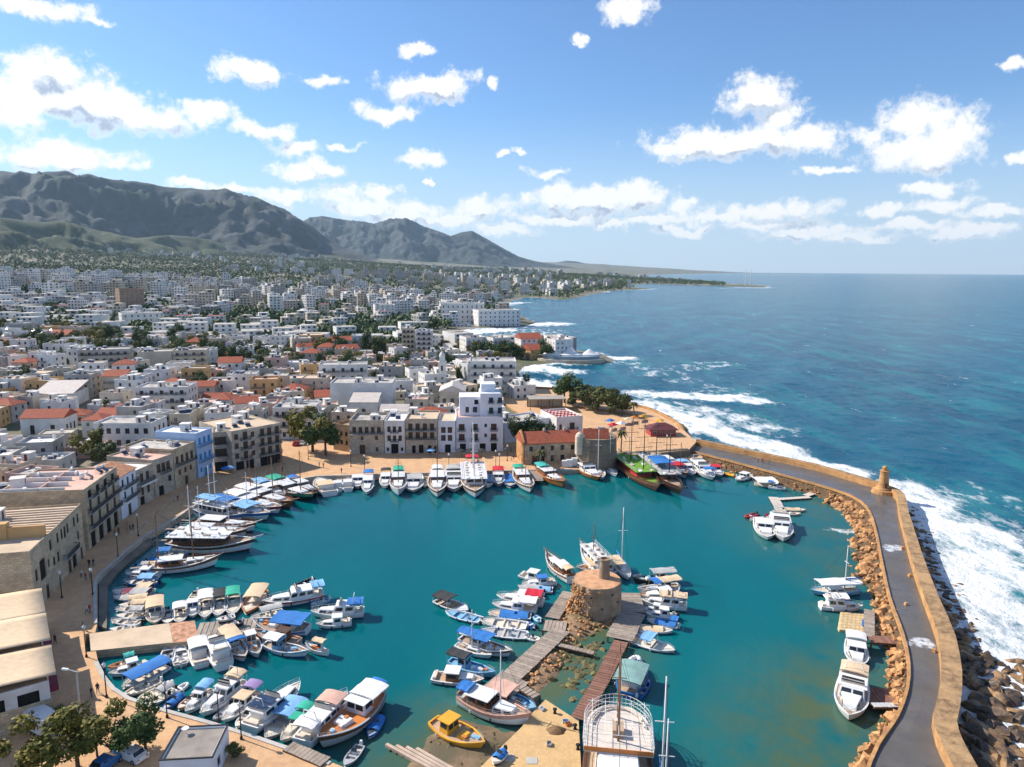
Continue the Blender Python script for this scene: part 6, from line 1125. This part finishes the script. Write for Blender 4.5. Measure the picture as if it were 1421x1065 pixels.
ROCKG = M('weedy_rock', (.13,.11,.045), .8, .5, .9, .7, 3, rnd=.3); RG = [rock_mesh('rock', 60+i, 1, .4) for i in range(4)]; [me.materials.append(ROCKG) for me in RG]
pool = thing('weedy_rocks', 'flat weed-covered rocks in the shallow pool between the islet piers', 'rocks'); stones(pool, [(p.x, p.y, -.05, random.uniform(.5,1.3)) for p in [G(random.gauss(806,16), random.gauss(915,24)) for _ in range(130)]], RG, 'rock')
deb = thing('beach_stones', 'scattered stones and debris on the brown beach', 'stones'); stones(deb, [(p.x, p.y, .25, random.uniform(.15,.5)) for p in [G(random.gauss(655,26), random.gauss(1040,14)) for _ in range(110)]], RG, 'stone')
# slipway timbers
t = thing('slipway', 'slipway of long pale timbers on the brown beach', 'slipway')
for k in range(4): a, b = G(536+k*14,1032+k*2,.5), G(610+k*13,1072+k*2,.5); d = b-a; MB().obox(((a.x+b.x)/2,(a.y+b.y)/2), math.atan2(d.y,d.x), d.length/2, .22, .05, .5).build('timber', M('pale_timber', (.50,.38,.29), .9, .25), t)
for k in range(9): a, b = G(540+k*9,1040+k*4,.3), G(566+k*9,1034+k*4,.3); d = b-a; MB().obox(((a.x+b.x)/2,(a.y+b.y)/2), math.atan2(d.y,d.x), d.length/2, .12, .02, .2).build('cross_beam', DOORW, t)
# ---- working clutter on the paved apron
for i, (x, y) in enumerate(((706,1052),(738,1056))): o = MB().box(-.7,.7,-.6,.6,0,.05).build('access_cover', CONC); o.location = G(x, y, 1.1); tag(o, 'pale square access cover set in the yellow paving', 'cover', 'covers in the yellow paving')
bt('open',(684,1063),(700,1046),'small boat wrapped in a blue tarpaulin','on the yellow paving',z=1.35,cover=FB,name='beached_boat')
for i, (x, y, nm) in enumerate(((770,990,'nearest the plank bridge'),(798,1012,'beside the excursion ship gangway'),(802,1040,'beside the excursion ship stern'))):
    t = thing('mooring_bollard', f'black mooring bollard on the yellow paving {nm}', 'bollard', G(x, y, 1.1)); mb = MB(); mb.lathe([(.28,0),(.2,.1),(.16,.5),(.3,.55),(.3,.68),(.1,.74)], n=10); mb.build('post', IRON, t)
for i, (x, y, m, cn) in enumerate(((785,1003,BLB,'light blue'),(788,1006,BO,'orange'),(752,985,BW,'white'),(762,1034,BGY,'grey'))):
    t = thing('fish_crate', f'{cn} fish crate lying on the yellow paving', 'crate', G(x, y, 1.1), .5*i); mb = MB(); mb.box(-.4,.4,-.3,.3,0,.06); [mb.box(*q,.06,.35) for q in ((-.4,.4,-.3,-.26),(-.4,.4,.26,.3),(-.4,-.36,-.26,.26),(.36,.4,-.26,.26))]; mb.build('crate_body', m, t)
t = thing('net_pile', 'heap of brown fishing net on the yellow paving', 'net', G(772,1014,1.1)); mb = MB(); mb.grid([[(r*1.3*math.cos(q)*(1+.15*math.sin(5*q)), r*1.0*math.sin(q), .55*(1-r*r)+.06*math.sin(9*q+6*r)*(1-r)) for q in np.linspace(0, 2*PI, 19)] for r in (1.0,.75,.5,.25,.02)]); mb.build('net', M('brown_net', (.20,.12,.06), .95, .4, 6), t, True)
# ---- round tower on the islet
p = G(828,847,.3); t = thing('round_tower', 'squat round stone tower with a small chimney turret and broken side on the islet', 'tower', p)
bm = MB(); prof = [(4.6,-1.5),(4.5,1),(4.35,3.5),(4.3,6.0),(4.2,6.05)]; nn_ = 40; V = []
for (r, z) in prof:
    for i in range(nn_):
        q = 2*PI*i/nn_; broken = max(0, math.cos(q-math.radians(205))); rr = r+(random.uniform(-.22,.2) if broken > .35 else random.uniform(-.03,.03)); V.append((rr*math.cos(q), rr*math.sin(q), z))
bm.add(V, [(k*nn_+i, k*nn_+(i+1) % nn_, (k+1)*nn_+(i+1) % nn_, (k+1)*nn_+i) for k in range(len(prof)-1) for i in range(nn_)]); bm.build('wall', M('tower_stone', (.36,.25,.16), .95, .35, .7, 1, 2.5, alpha2=(.25,.19,.14)), t)
bm = MB(); bm.lathe([(4.22,5.9),(4.2,6.06),(2,6.14),(.05,6.16)], n=40); bm.build('roof', M('tower_roof', (.56,.31,.17), .95, .3, .8, .8, 2), t)
bm = MB(); bm.lathe([(1.05,6.1),(.9,8),(.82,9.3),(.98,9.35),(.98,9.75),(.7,9.75),(.7,9.4)], c=(1.3,.6,0), n=18); bm.build('turret', M('tower_stone', ()), t)
for i, (q, z) in enumerate(((250,4.2),(275,2.2),(300,4.6),(318,2.9))): q = math.radians(q); MB().obox((4.42*math.cos(q),4.42*math.sin(q)), q, .06, .18, z, z+.35).build('putlog_hole', FRAME, t)
rs = thing('tower_rubble', 'ragged courses of loose stones clinging to the tower side', 'rock heap', p); sp = []
for k in range(230): q = math.radians(random.gauss(205,24)); z = random.uniform(0,5.6); r = 4.4+random.uniform(-.1,.35)*(1.3-z/6); sp.append((r*math.cos(q), r*math.sin(q), z, random.uniform(.22,.42)))
stones(rs, sp, RT, 'stone')
# ---- lighthouse on the mole
p = G(1225,684,2.5); t = thing('lighthouse', 'small tapering tan stone lighthouse on a stepped base on the mole', 'lighthouse', p); bm = MB(); bm.lathe([(2.9,0),(2.7,.9),(2.0,1.0),(1.8,1.5),(1.45,1.55)], n=18); bm.build('base', STONEO, t); bm = MB(); bm.lathe([(1.45,1.5),(1.0,5.9),(1.25,6.0),(1.25,6.25),(.8,6.25)], n=18); bm.build('shaft', STONEO, t); bm = MB(); bm.lathe([(.62,6.25),(.6,7.0),(.75,7.05),(.45,7.4),(.05,7.6)], n=14); bm.build('lantern', STONEO, t); MB().obox((0,-1.36),0,.3,.06,1.6,3.0).build('door', DOORW, t)
# mole clutter: bollards/blocks
for i, (x, y) in enumerate(((1252,762),(1262,800),(1296,905),(1296,1012),(1257,840))): o = MB().box(-.3,.3,-.25,.25,0,.5,0,.05,.05).build('stone_block', STONEO); o.location = G(x, y, 2.5); o.rotation_euler[2] = .4*i; tag(o, 'small stone block standing against the sea wall on the mole road', 'block', 'blocks on the mole road')
# ---- street lamps
def lamp_proto():
    t = thing('street_lamp', '', 'street lamp'); mb = MB(); mb.lathe([(.2,0),(.2,.25),(.09,.5),(.07,4.2),(.05,4.6)], n=8); mb.build('pole', IRON, t); mb = MB(); mb.lathe([(.05,4.6),(.22,4.75),(.28,5.1),(.08,5.3),(.02,5.45)], n=8); mb.build('lantern', M('lamp_glass', (.7,.7,.66), .4, .05), t); return t
lp = None
def lamps(spots, label, group, z=QZ):
    global lp
    for (x, y) in spots:
        if lp is None: lp = lamp_proto(); lp.location = G(x, y, z); lp['label'] = label; lp['group'] = group
        else: dup(lp, G(x, y, z), 0, None, label, group)
lamps([(53,872),(86,830),(129,826),(164,773),(192,744)], 'black street lamp with pale lantern in the promenade shade', 'lamps along the shaded promenade'); lamps([(120,912),(148,968),(232,996),(335,1026),(304,1004)], 'black street lamp beside the near quay edge', 'lamps on the near quay'); lamps([(428,638),(487,648),(506,655),(623,653),(688,648),(693,653),(704,640)], 'thin black street lamp on the sunny far quay', 'lamps on the far quay'); lamps([(873,628),(925,626)], 'black lamp post on the castle plaza', 'lamps on the plaza', 4.1)
p = G(115,1022,QZ); t = thing('light_mast', 'tall grey light mast with a single arm above the parked truck', 'street lamp', p, math.radians(168)); MB().tube((0,0,0),(0,0,9.2),.14,.08,8).build('pole', M('grey_paint', (.5,.5,.49), .5, .08), t); MB().tube((0,0,9.1),(1.6,0,9.3),.07,n=6).build('arm', MATS['grey_paint'], t); MB().box(1.2,2.2,-.18,.18,9.18,9.36,0,.06,.04).build('lamp_head', BW, t)
# ---- parasols and cafe tables by the houses
def parasol(px, py, m, label, grp=None):
    t = thing('parasol', label, 'parasol', G(px, py, QZ), random.random(), grp); MB().tube((0,0,0),(0,0,2.6),.04,n=6).build('pole', IRON, t); mb = MB(); mb.lathe([(1.6,2.15),(1.6,2.25),(.8,2.55),(.04,2.8)], n=8); mb.build('canopy', m, t)
parasol(320,659,FLB,'light blue parasol in front of the corner block'); parasol(314,660,FB,'dark blue parasol in front of the corner block'); parasol(598,634,FLB,'pale blue parasol by the long balconied stone house'); parasol(640,634,FK,'black parasol at the white hotel door','hotel parasols'); parasol(652,634,FK,'black parasol at the white hotel door','hotel parasols'); parasol(668,634,FK,'black parasol at the white hotel door','hotel parasols'); parasol(704,632,FK,'black parasol near the round green tree')
# ---- stalls on the seafront
for i, (x, y, m, cn) in enumerate(((872,590,FT,'tan'),(880,588,BO,'orange'),(893,586,BY,'yellow'),(862,596,FW,'white'),(850,598,FR,'red'),(846,592,FB,'blue'),(915,592,BY,'amber'))):
    t = thing('market_stall', f'{cn} canopied stall on the seafront by the kiosk', 'stall', G(x, y, QZ+2.8), .2*i); mb = MB(); mb.add([(-1.7,-1.4,2.2),(1.7,-1.4,2.2),(1.7,1.4,2.2),(-1.7,1.4,2.2),(0,0,3.1)], [(0,1,4),(1,2,4),(2,3,4),(3,0,4)]); mb.build('canopy', m, t); MB().box(-1.4,1.4,-1.0,-.5,-.2,.95).build('counter', WOODP, t)
    for a in (-1.6, 1.6):
        for b in (-1.3, 1.3): MB().tube((a,b,-2.8),(a,b,2.2),.05,n=5).build('post', STEEL, t)
# ---- vehicles
def car(loc, rz, paint, label, L=4.2):
    t = thing('parked_car', label, 'car', loc, rz); W_ = .86; prof = [(-L/2,.35),(-L/2+.05,.85),(-L/2+.55,.95),(-L*.28,1.42),(L*.08,1.45),(L*.25,.98),(L/2-.1,.82),(L/2,.5),(L/2-.05,.3),(-L/2+.1,.25)]
    mb = MB(); n_ = len(prof); mb.add([(x,-W_*(.86 if z > 1 else 1),z) for x,z in prof]+[(x,W_*(.86 if z > 1 else 1),z) for x,z in prof], [(i,(i+1) % n_,n_+(i+1) % n_,n_+i) for i in range(n_)]+[tuple(range(n_))[::-1],tuple(range(n_,2*n_))]); mb.build('body', paint, t)
    for x in (-L*.3, L*.3):
        for sg in (-1, 1): w_ = MB().tube((x,sg*.72,.32),(x,sg*.9,.32),.32,n=14).build('wheel', RUBBER, t); MB().tube((x,sg*.9,.32),(x,sg*.915,.32),.19,n=10).build('rim', STEEL, w_)
    MB().add([(L*.085,-.7,1.40),(L*.085,.7,1.40),(L*.245,.78,1.0),(L*.245,-.78,1.0)], [(0,1,2,3)]).build('windscreen', GLASS, t).location = (.02,0,.02)
    MB().add([(-L*.285,-.68,1.38),(-L*.285,.68,1.38),(-L/2+.56,.76,.98),(-L/2+.56,-.76,.98)], [(3,2,1,0)]).build('rear_window', GLASS, t).location = (-.02,0,.02)
    for sg in (-1, 1):
        for a, b in ((-.24,-.05),(-.03,.14)): MB().add([(L*a,sg*.83,1.02),(L*b,sg*.83,1.02),(L*(b-.03),sg*.77,1.36),(L*(a+.03),sg*.77,1.36)], [(0,1,2,3)]).build('side_window', GLASS, t)
        MB().box(L/2-.06,L/2+.01,sg*.6-.14,sg*.6+.14,.55,.7).build('headlight', BW, t); MB().box(-L/2-.01,-L/2+.06,sg*.62-.12,sg*.62+.12,.65,.8).build('tail_light', BR, t)
    return t
cpm = [M('car_white', (.72,.72,.72), .25, .05), M('car_red', (.35,.02,.03), .25, .05), M('car_black', (.02,.02,.024), .2, .05), M('car_silver', (.42,.43,.45), .25, .05), M('car_blue', (.05,.16,.38), .25, .05)]
car(G(183,1052,QZ), 2.7, cpm[0], 'white car parked between the trees and the flat-roofed hut'); car(G(148,1064,QZ), 1.2, cpm[4], 'blue car half hidden under the yellow-leaved trees'); car(G(412,618,QZ), 1.5, cpm[1], 'red car in the shaded street beside the corner block'); car(G(421,617,QZ), 1.5, cpm[0], 'white car in the shaded street beside the corner block'); car(G(820,600,QZ+2), .3, cpm[2], 'black car in front of the white cube restaurant'); car(G(836,598,QZ+2), .2, cpm[3], 'silver car on the road to the castle plaza')
t = thing('box_truck', 'white box truck with a black scrawled emblem parked under the restaurant wall', 'truck', G(66,1021,QZ), math.radians(-28)); MB().box(-3.0,1.2,-1.1,1.1,.75,3.1).build('cargo_box', cpm[0], t); mb = MB(); mb.add([(1.3,-1.0,.6),(3.0,-1.0,.6),(3.0,1.0,.6),(1.3,1.0,.6),(1.3,-1.0,2.5),(2.5,-.95,2.5),(2.5,.95,2.5),(1.3,1.0,2.5),(3.0,-1,1.5),(3.0,1,1.5)], [(0,3,2,1),(4,5,6,7),(0,1,8,5,4),(2,3,7,6,9),(1,2,9,8),(8,9,6,5),(3,0,4,7)]); mb.build('cab', M('cab_blue', (.35,.5,.66), .35, .08), t)
MB().add([(2.98,-.85,1.55),(2.98,.85,1.55),(2.54,.82,2.42),(2.54,-.82,2.42)], [(0,1,2,3)]).build('windscreen', GLASS, t).location = (.03,0,0); MB().box(-3.0,3.0,-.5,.5,.45,.74).build('chassis', IRON, t)
for sg in (-1, 1): MB().add([(1.5,sg*1.02,1.5),(2.6,sg*1.02,1.5),(2.35,sg*.99,2.3),(1.5,sg*1.02,2.3)], [(0,1,2,3)]).build('side_window', GLASS, t)
for x in (-1.9, 2.2):
    for sg in (-1, 1): MB().tube((x,sg*.8,.42),(x,sg*1.08,.42),.42,n=14).build('wheel', RUBBER, t)
mb = MB()
for k in range(7): x = -2.3+.45*k; mb.box(x,x+random.uniform(.15,.32),-1.125,-1.1,1.5+.5*math.sin(k*1.3)**2,2.1+.35*math.sin(k*2)**2)
mb.build('painted_emblem', BK, t)
# ---- people: one continuous skinned body per pose, clothes by material
def body(pose):
    J = {'pel':(0,0,.95),'che':(0,0,1.32),'nek':(0,0,1.50),'hed':(0,.02,1.64),'top':(0,.0,1.76)}
    if pose == 'walk': J.update(lk=(.1,.16,.52),lf=(.1,.22,.08),lt=(.1,.38,.04),rk=(-.1,.02,.5),rf=(-.1,-.24,.14),rt=(-.1,-.1,.05),le=(.25,-.12,1.16),lh=(.25,-.02,.9),re=(-.25,.1,1.16),rh=(-.25,.26,.95))
    else: J.update(lk=(.1,.02,.5),lf=(.11,-.02,.08),lt=(.13,.14,.04),rk=(-.1,.02,.5),rf=(-.11,-.02,.08),rt=(-.13,.14,.04),le=(.26,-.02,1.14),lh=(.24,.1,.9),re=(-.26,-.02,1.14),rh=(-.22,.14,.98))
    J.update(lsh=(.19,0,1.43),rsh=(-.19,0,1.43),lp=(.1,0,.9),rp=(-.1,0,.9)); names = list(J); E = [('pel','che'),('che','nek'),('nek','hed'),('hed','top'),('che','lsh'),('lsh','le'),('le','lh'),('che','rsh'),('rsh','re'),('re','rh'),('pel','lp'),('lp','lk'),('lk','lf'),('lf','lt'),('pel','rp'),('rp','rk'),('rk','rf'),('rf','rt')]
    R = {'pel':.15,'che':.17,'nek':.06,'hed':.10,'top':.07,'lk':.065,'rk':.065,'lf':.045,'rf':.045,'lt':.04,'rt':.04,'le':.045,'re':.045,'lh':.038,'rh':.038,'lsh':.07,'rsh':.07,'lp':.1,'rp':.1}
    me = D.meshes.new('tmp'); me.from_pydata([J[k] for k in names], [(names.index(a), names.index(b)) for a, b in E], []); o = D.objects.new('tmp', me); C.objects.link(o); o.modifiers.new('s', 'SKIN'); o.modifiers.new('u', 'SUBSURF').levels = 1
    for i, k in enumerate(names): me.skin_vertices[0].data[i].radius = (R[k],)*2
    me.skin_vertices[0].data[0].use_root = True; bpy.context.view_layer.update(); dg = bpy.context.evaluated_depsgraph_get(); out = D.meshes.new_from_object(o.evaluated_get(dg)); out.name = 'person_'+pose; D.objects.remove(o)
    for m in (M('skin', (.45,.27,.18), .6, .1), M('hair', (.03,.02,.015), .7, .2), cpm[2], cpm[2]): out.materials.append(m)
    for p in out.polygons:
        c = p.center; p.use_smooth = True; p.material_index = (1 if c.z > 1.68 or (c.z > 1.56 and c.y < -.02) else 0) if c.z > 1.51 else (0 if abs(c.x) > .2 and c.z < 1.0 else (2 if c.z > .93 else 3))
    return out
PW, PS = body('walk'), body('stand'); CLO = [('black jacket', (.02,.02,.025)), ('navy coat', (.02,.03,.08)), ('white shirt', (.6,.6,.58)), ('red top', (.35,.03,.03)), ('grey hoodie', (.2,.2,.21)), ('orange jacket', (.5,.16,.03)), ('brown coat', (.12,.07,.04))]; TRO = [('dark trousers', (.02,.02,.03)), ('blue jeans', (.05,.08,.16)), ('grey trousers', (.13,.13,.13))]
def person(px, py, where, k, z=QZ):
    c, tr = CLO[k % 7], TRO[(k//2) % 3]; me = PW if k % 2 else PS; o = link('person', me, None, G(px, py, z), k*1.7); o['label'] = f'person in {c[0]} and {tr[0]} {"walking" if k % 2 else "standing"} {where}'; o['category'] = 'person'; o['group'] = 'people on the waterfront'
    for i, (nm, col) in ((2, c), (3, tr)): o.material_slots[i].link = 'OBJECT'; o.material_slots[i].material = M('cloth_'+nm.replace(' ', '_'), col, .85, .15, 4)
for k, (x, y, wh) in enumerate([(124,787,'on the shaded promenade'),(130,786,'on the shaded promenade'),(113,802,'by the promenade lamp'),(119,806,'by the promenade lamp'),(126,806,'by the promenade lamp'),(160,743,'outside the arcaded house'),(165,742,'outside the arcaded house'),(181,738,'on the promenade bend'),(185,737,'on the promenade bend'),(121,852,'near the stone pier'),(125,851,'near the stone pier'),(115,875,'at the shadow edge by the stone pier'),(71,895,'in the awning shadow'),(77,894,'in the awning shadow'),(127,968,'on the near quay'),(136,963,'on the near quay'),(242,697,'on the ramp by the gulets'),(247,696,'on the ramp by the gulets'),(443,648,'on the sunny corner of the far quay'),(449,650,'on the sunny corner of the far quay'),(474,657,'at the far quay edge'),(648,648,'in front of the white hotel'),(713,638,'before the stone hall'),(710,640,'before the stone hall'),(392,655,'in the shade of the corner block'),(709,628,'under the round green tree')]): person(x, y, wh, k)
for k, (x, y) in enumerate(((1052,641),(1058,643),(1067,645))): person(x, y, 'on the mole road', k+30, 2.55)

# ---- vegetation
LEAF = {}
def leafmat(nm, c, c2):
    m = D.materials.new(nm); m.use_nodes = True; n = m.node_tree.nodes; l = m.node_tree.links; b = n['Principled BSDF']; b.inputs['Roughness'].default_value = .7; b.inputs['Specular IOR Level'].default_value = .25
    g = n.new('ShaderNodeNewGeometry'); oi = n.new('ShaderNodeObjectInfo'); ad = n.new('ShaderNodeMath'); l.new(g.outputs['Random Per Island'], ad.inputs[0]); l.new(oi.outputs['Random'], ad.inputs[1]); mu = n.new('ShaderNodeMath'); mu.operation = 'MULTIPLY'; mu.inputs[1].default_value = .5; l.new(ad.outputs[0], mu.inputs[0])
    mx = n.new('ShaderNodeMix'); mx.data_type = 'RGBA'; l.new(mu.outputs[0], mx.inputs[0]); mx.inputs[6].default_value = (*c, 1); mx.inputs[7].default_value = (*c2, 1); l.new(mx.outputs[2], b.inputs['Base Color']); return m
LD = leafmat('dark_green_leaf', (.022,.048,.012), (.075,.12,.03)); LO = leafmat('olive_leaf', (.045,.065,.02), (.13,.14,.04)); LY = leafmat('autumn_leaf', (.08,.09,.015), (.24,.19,.03)); LP = leafmat('palm_leaf', (.04,.055,.015), (.10,.10,.03)); BARK = M('bark', (.12,.085,.06), .95, .3, 2.0)
def leaf_cloud(rd, n, rx, rz, zc, lobes, size, hollow=.35):
    mb = MB(); L_ = [(Vector((rd.gauss(0,.45)*rx, rd.gauss(0,.45)*rx, zc+rd.gauss(0,.4)*rz)), rd.uniform(.32,.55)) for _ in range(lobes)]
    for _ in range(n):
        c, k = rd.choice(L_); d = Vector((rd.gauss(0,1), rd.gauss(0,1), rd.gauss(0,1))).normalized(); r = rd.uniform(hollow, 1)**.6; p = c+Vector((d.x*rx*k*r, d.y*rx*k*r, d.z*rz*k*r)); u = Vector((rd.gauss(0,1), rd.gauss(0,1), rd.gauss(0,.6))).normalized(); w = u.cross(d+Vector((0,0,.4))).normalized() if u.cross(d).length > .05 else u.orthogonal(); s = size*rd.uniform(.6,1.3)
        mb.add([p-u*s, p+w*s*.55, p+u*s, p-w*s*.55], [(0,1,2,3)])
    return mb
def tree_proto(nm, label, leaf, n, rx, rz, h, lobes, size, seed):
    rd = random.Random(seed); t = thing(nm, label, 'tree'); mb = MB(); mb.tube((0,0,-.6),(0,0,h*.5),.045*h,.03*h,8)
    for k in range(6): q = k*1.05+rd.random(); mb.tube((0,0,h*rd.uniform(.3,.5)),(math.cos(q)*rx*.55,math.sin(q)*rx*.55,h*rd.uniform(.6,.85)),.02*h,.008*h,6)
    mb.build('trunk', BARK, t); leaf_cloud(rd, n, rx, rz, h*.68, lobes, size).build('crown', leaf, t); return t
protos = [tree_proto('broadleaf_tree','',LD,2600,3.6,2.8,6.5,14,.34,1), tree_proto('olive_tree','',LO,2400,3.3,2.5,5.4,13,.32,2), tree_proto('autumn_tree','',LY,2200,3.4,2.7,6.2,13,.34,3), tree_proto('pine_tree','',LD,2400,1.9,4.4,8.5,16,.32,4)]
used_ = [False]*4
WORDS = ['dark green broadleaf tree','grey-green olive tree','yellowing autumn tree','tall dark evergreen tree']
def put_tree(k, loc, sc, label, group=None):
    if not used_[k]: used_[k] = True; t = protos[k]; t.location = loc; t.scale = (sc,)*3 if isinstance(sc, (int,float)) else sc; t['label'] = label; t['group'] = group or label
    else: dup(protos[k], loc, random.uniform(0,6.28), sc, label, group or label)
for (k, x, y, s, lb) in [(0,452,632,1.6,'dark green tree in front of the brown ruin'),(2,434,627,1.9,'yellow-green tree leaning over the wall by the brown ruin'),(0,724,624,1.35,'round dark green tree on the left behind the stone hall'),(0,745,622,1.35,'round dark green tree on the right behind the stone hall'),(0,783,561,1.75,'big dark tree at the head of the seafront row'),(1,812,566,1.75,'second olive tree of the seafront row'),(1,829,570,1.8,'middle olive tree of the seafront row'),(1,846,574,1.75,'olive tree before the last of the seafront row'),(1,863,577,1.5,'last small olive tree of the seafront row beside the tall palm'),
    (2,108,1064,1.0,'large yellow-leaved tree under the light mast'),(2,70,1080,1.0,'yellow-leaved tree at the paved corner below the truck'),(0,178,1052,.7,'dark green bushy tree beside the flat-roofed hut'),(0,202,1040,.72,'dark green rounded tree touching the flat-roofed hut'),(2,135,1050,.55,'small yellow-green tree beside the white car'),(1,322,1052,.3,'small round bush beside the flat-roofed hut'),(0,98,1012,.4,'dark bush beside the box truck'),(2,128,640,1.2,'yellow tree rising between the old town roofs'),(1,150,645,1.2,'olive tree rising between the old town roofs')]: put_tree(k, G(x, y, QZ), s, lb)
rd = random.Random(5); nind = 0; TREES.sort(key=lambda q: q[1]); ft = MB(); ftp = []
for (x, y, z, pit) in TREES:
    reps = 1 if pit == 2.0 else 2 if y < 480 else 4 if y < 800 else (4 if y < 1500 else 5)
    for _ in range(reps):
        xx, yy = x+rd.uniform(-.5,.5)*pit, y+rd.uniform(-.5,.5)*pit
        if y < 900 and blocked([(xx,yy)]*4): continue
        if nind < 300 and y < 760 and not (pit == 2.0 and nind % 2 and y > 560):
            k = rd.choice([0,0,0,1,1,2,3]); nh = min(NEARH, key=lambda q: (q[0]-xx)**2+(q[1]-yy)**2); zone = 'beside a '+nh[2]; put_tree(k, (xx, yy, z), rd.uniform(.6,1.15) if y < 400 else rd.uniform(1.0,1.7), f'{WORDS[k]} {zone}', f'{WORDS[k]}s {zone}'); nind += 1
        else: ftp.append((xx, yy, z))
for (xx, yy, z) in ftp:      # joined far trees: small leaf clumps
    s = rd.uniform(3.0,6.2)*(1 if yy < 1500 else 1.25); zz = z if yy < 900 else z
    for _ in range(9 if yy < 1500 else 5):
        d = Vector((rd.gauss(0,1), rd.gauss(0,1), rd.gauss(0,.8))).normalized(); p = Vector((xx, yy, zz+s*.9))+Vector((d.x*s*.7, d.y*s*.7, d.z*s*.7)); q = s*.55; u = Vector((rd.gauss(0,1), rd.gauss(0,1), rd.gauss(0,.5))).normalized(); w = u.cross(Vector((0,0,1))+d*.3).normalized(); ft.add([p-u*q, p+w*q*.8-Vector((0,0,.2*q)), p+u*q, p-w*q*.8, p+Vector((0,0,q*.7))], [(0,1,4),(1,2,4),(2,3,4),(3,0,4)])
o = ft.build('distant_trees', LD, kind='stuff'); tag(o, 'scattered distant trees and scrub between the far houses', 'trees'); print('single trees', nind, 'far trees', len(ftp))
def palm(loc, h, label, r=2.3):
    t = thing('palm_tree', label, 'palm tree', loc, random.random()*6); mb = MB(); k = 8
    for i in range(k): a, b = i/k*h, (i+1)/k*h; mb.tube((.06*math.sin(a),0,a-.3 if i == 0 else a),(.06*math.sin(b),0,b),.20-.05*i/k+.03,.17-.05*i/k,8)
    mb.build('trunk', BARK, t)
    for i in range(22):
        q = i*2.4; up = .9-1.5*(i/22); mb = MB(); row = []
        for j in range(7): f = j/6; x = r*f*math.cos(up*.6); z = h+r*(math.sin(up)*f*.9-.75*f*f)+.1; wd = .34*math.sin(PI*min(1, f*.92+.08))*r/2.3; row.append([(x,-wd,z-wd*.5),(x,0,z),(x,wd,z-wd*.5)])
        mb.grid(row); o = mb.build('frond', LP, t); o.rotation_euler[2] = q
for (x, y, z, h, lb) in [(862,626,4.1,6.4,'palm tree standing on the castle plaza'),(879,590,3.0,8.5,'tall palm tree at the end of the seafront row'),(751,648,QZ,5.0,'yellowish palm tree in front of the stone hall'),(190,524,None,8.5,'palm tree before the blank cream block'),(234,522,None,8.0,'palm tree between the two cream blocks'),(148,578,None,6.5,'palm tree among the old town roofs'),(527,530,None,9,'palm tree on the square behind the old town'),(538,520,None,9,'tall palm tree on the square behind the old town')]:
    p = G(x, y, z) if z is not None else GT(x, y); palm(p, h, lb)
for i, x in enumerate((648,668,690,697,708,718)): palm(G(x,492,3.0), 5.5, 'small palm on the causeway terrace', 1.8); C.objects[-1]
for o in C.objects:
    if o.get('label') == 'small palm on the causeway terrace': o['group'] = 'palms on the causeway'
# flags of wash: harbour walls far away - spit with two masts
for i, x in enumerate((1034,1041)): p = G(x,396.5,2); MB().tube((0,0,0),(0,0,62),1.3,.9,6).build('harbour_mast', MASTW).location = p; tag(C.objects[-1], 'thin white mast on the distant harbour spit', 'mast', 'masts on the distant spit')

# ---- haze: the air between here and the mountains
mb = MB(); mb.box(-10500, 16500, -400, 17500, -6, 960); hzm = D.materials.new('haze'); hzm.use_nodes = True; n = hzm.node_tree.nodes; n.remove(n['Principled BSDF']); pv = n.new('ShaderNodeVolumePrincipled'); pv.inputs['Color'].default_value = (.55,.78,1,1); pv.inputs['Density'].default_value = 3.0e-5; pv.inputs['Anisotropy'].default_value = .2
hzm.node_tree.links.new(pv.outputs[0], n['Material Output'].inputs['Volume']); mb.build('haze', hzm, kind='stuff')
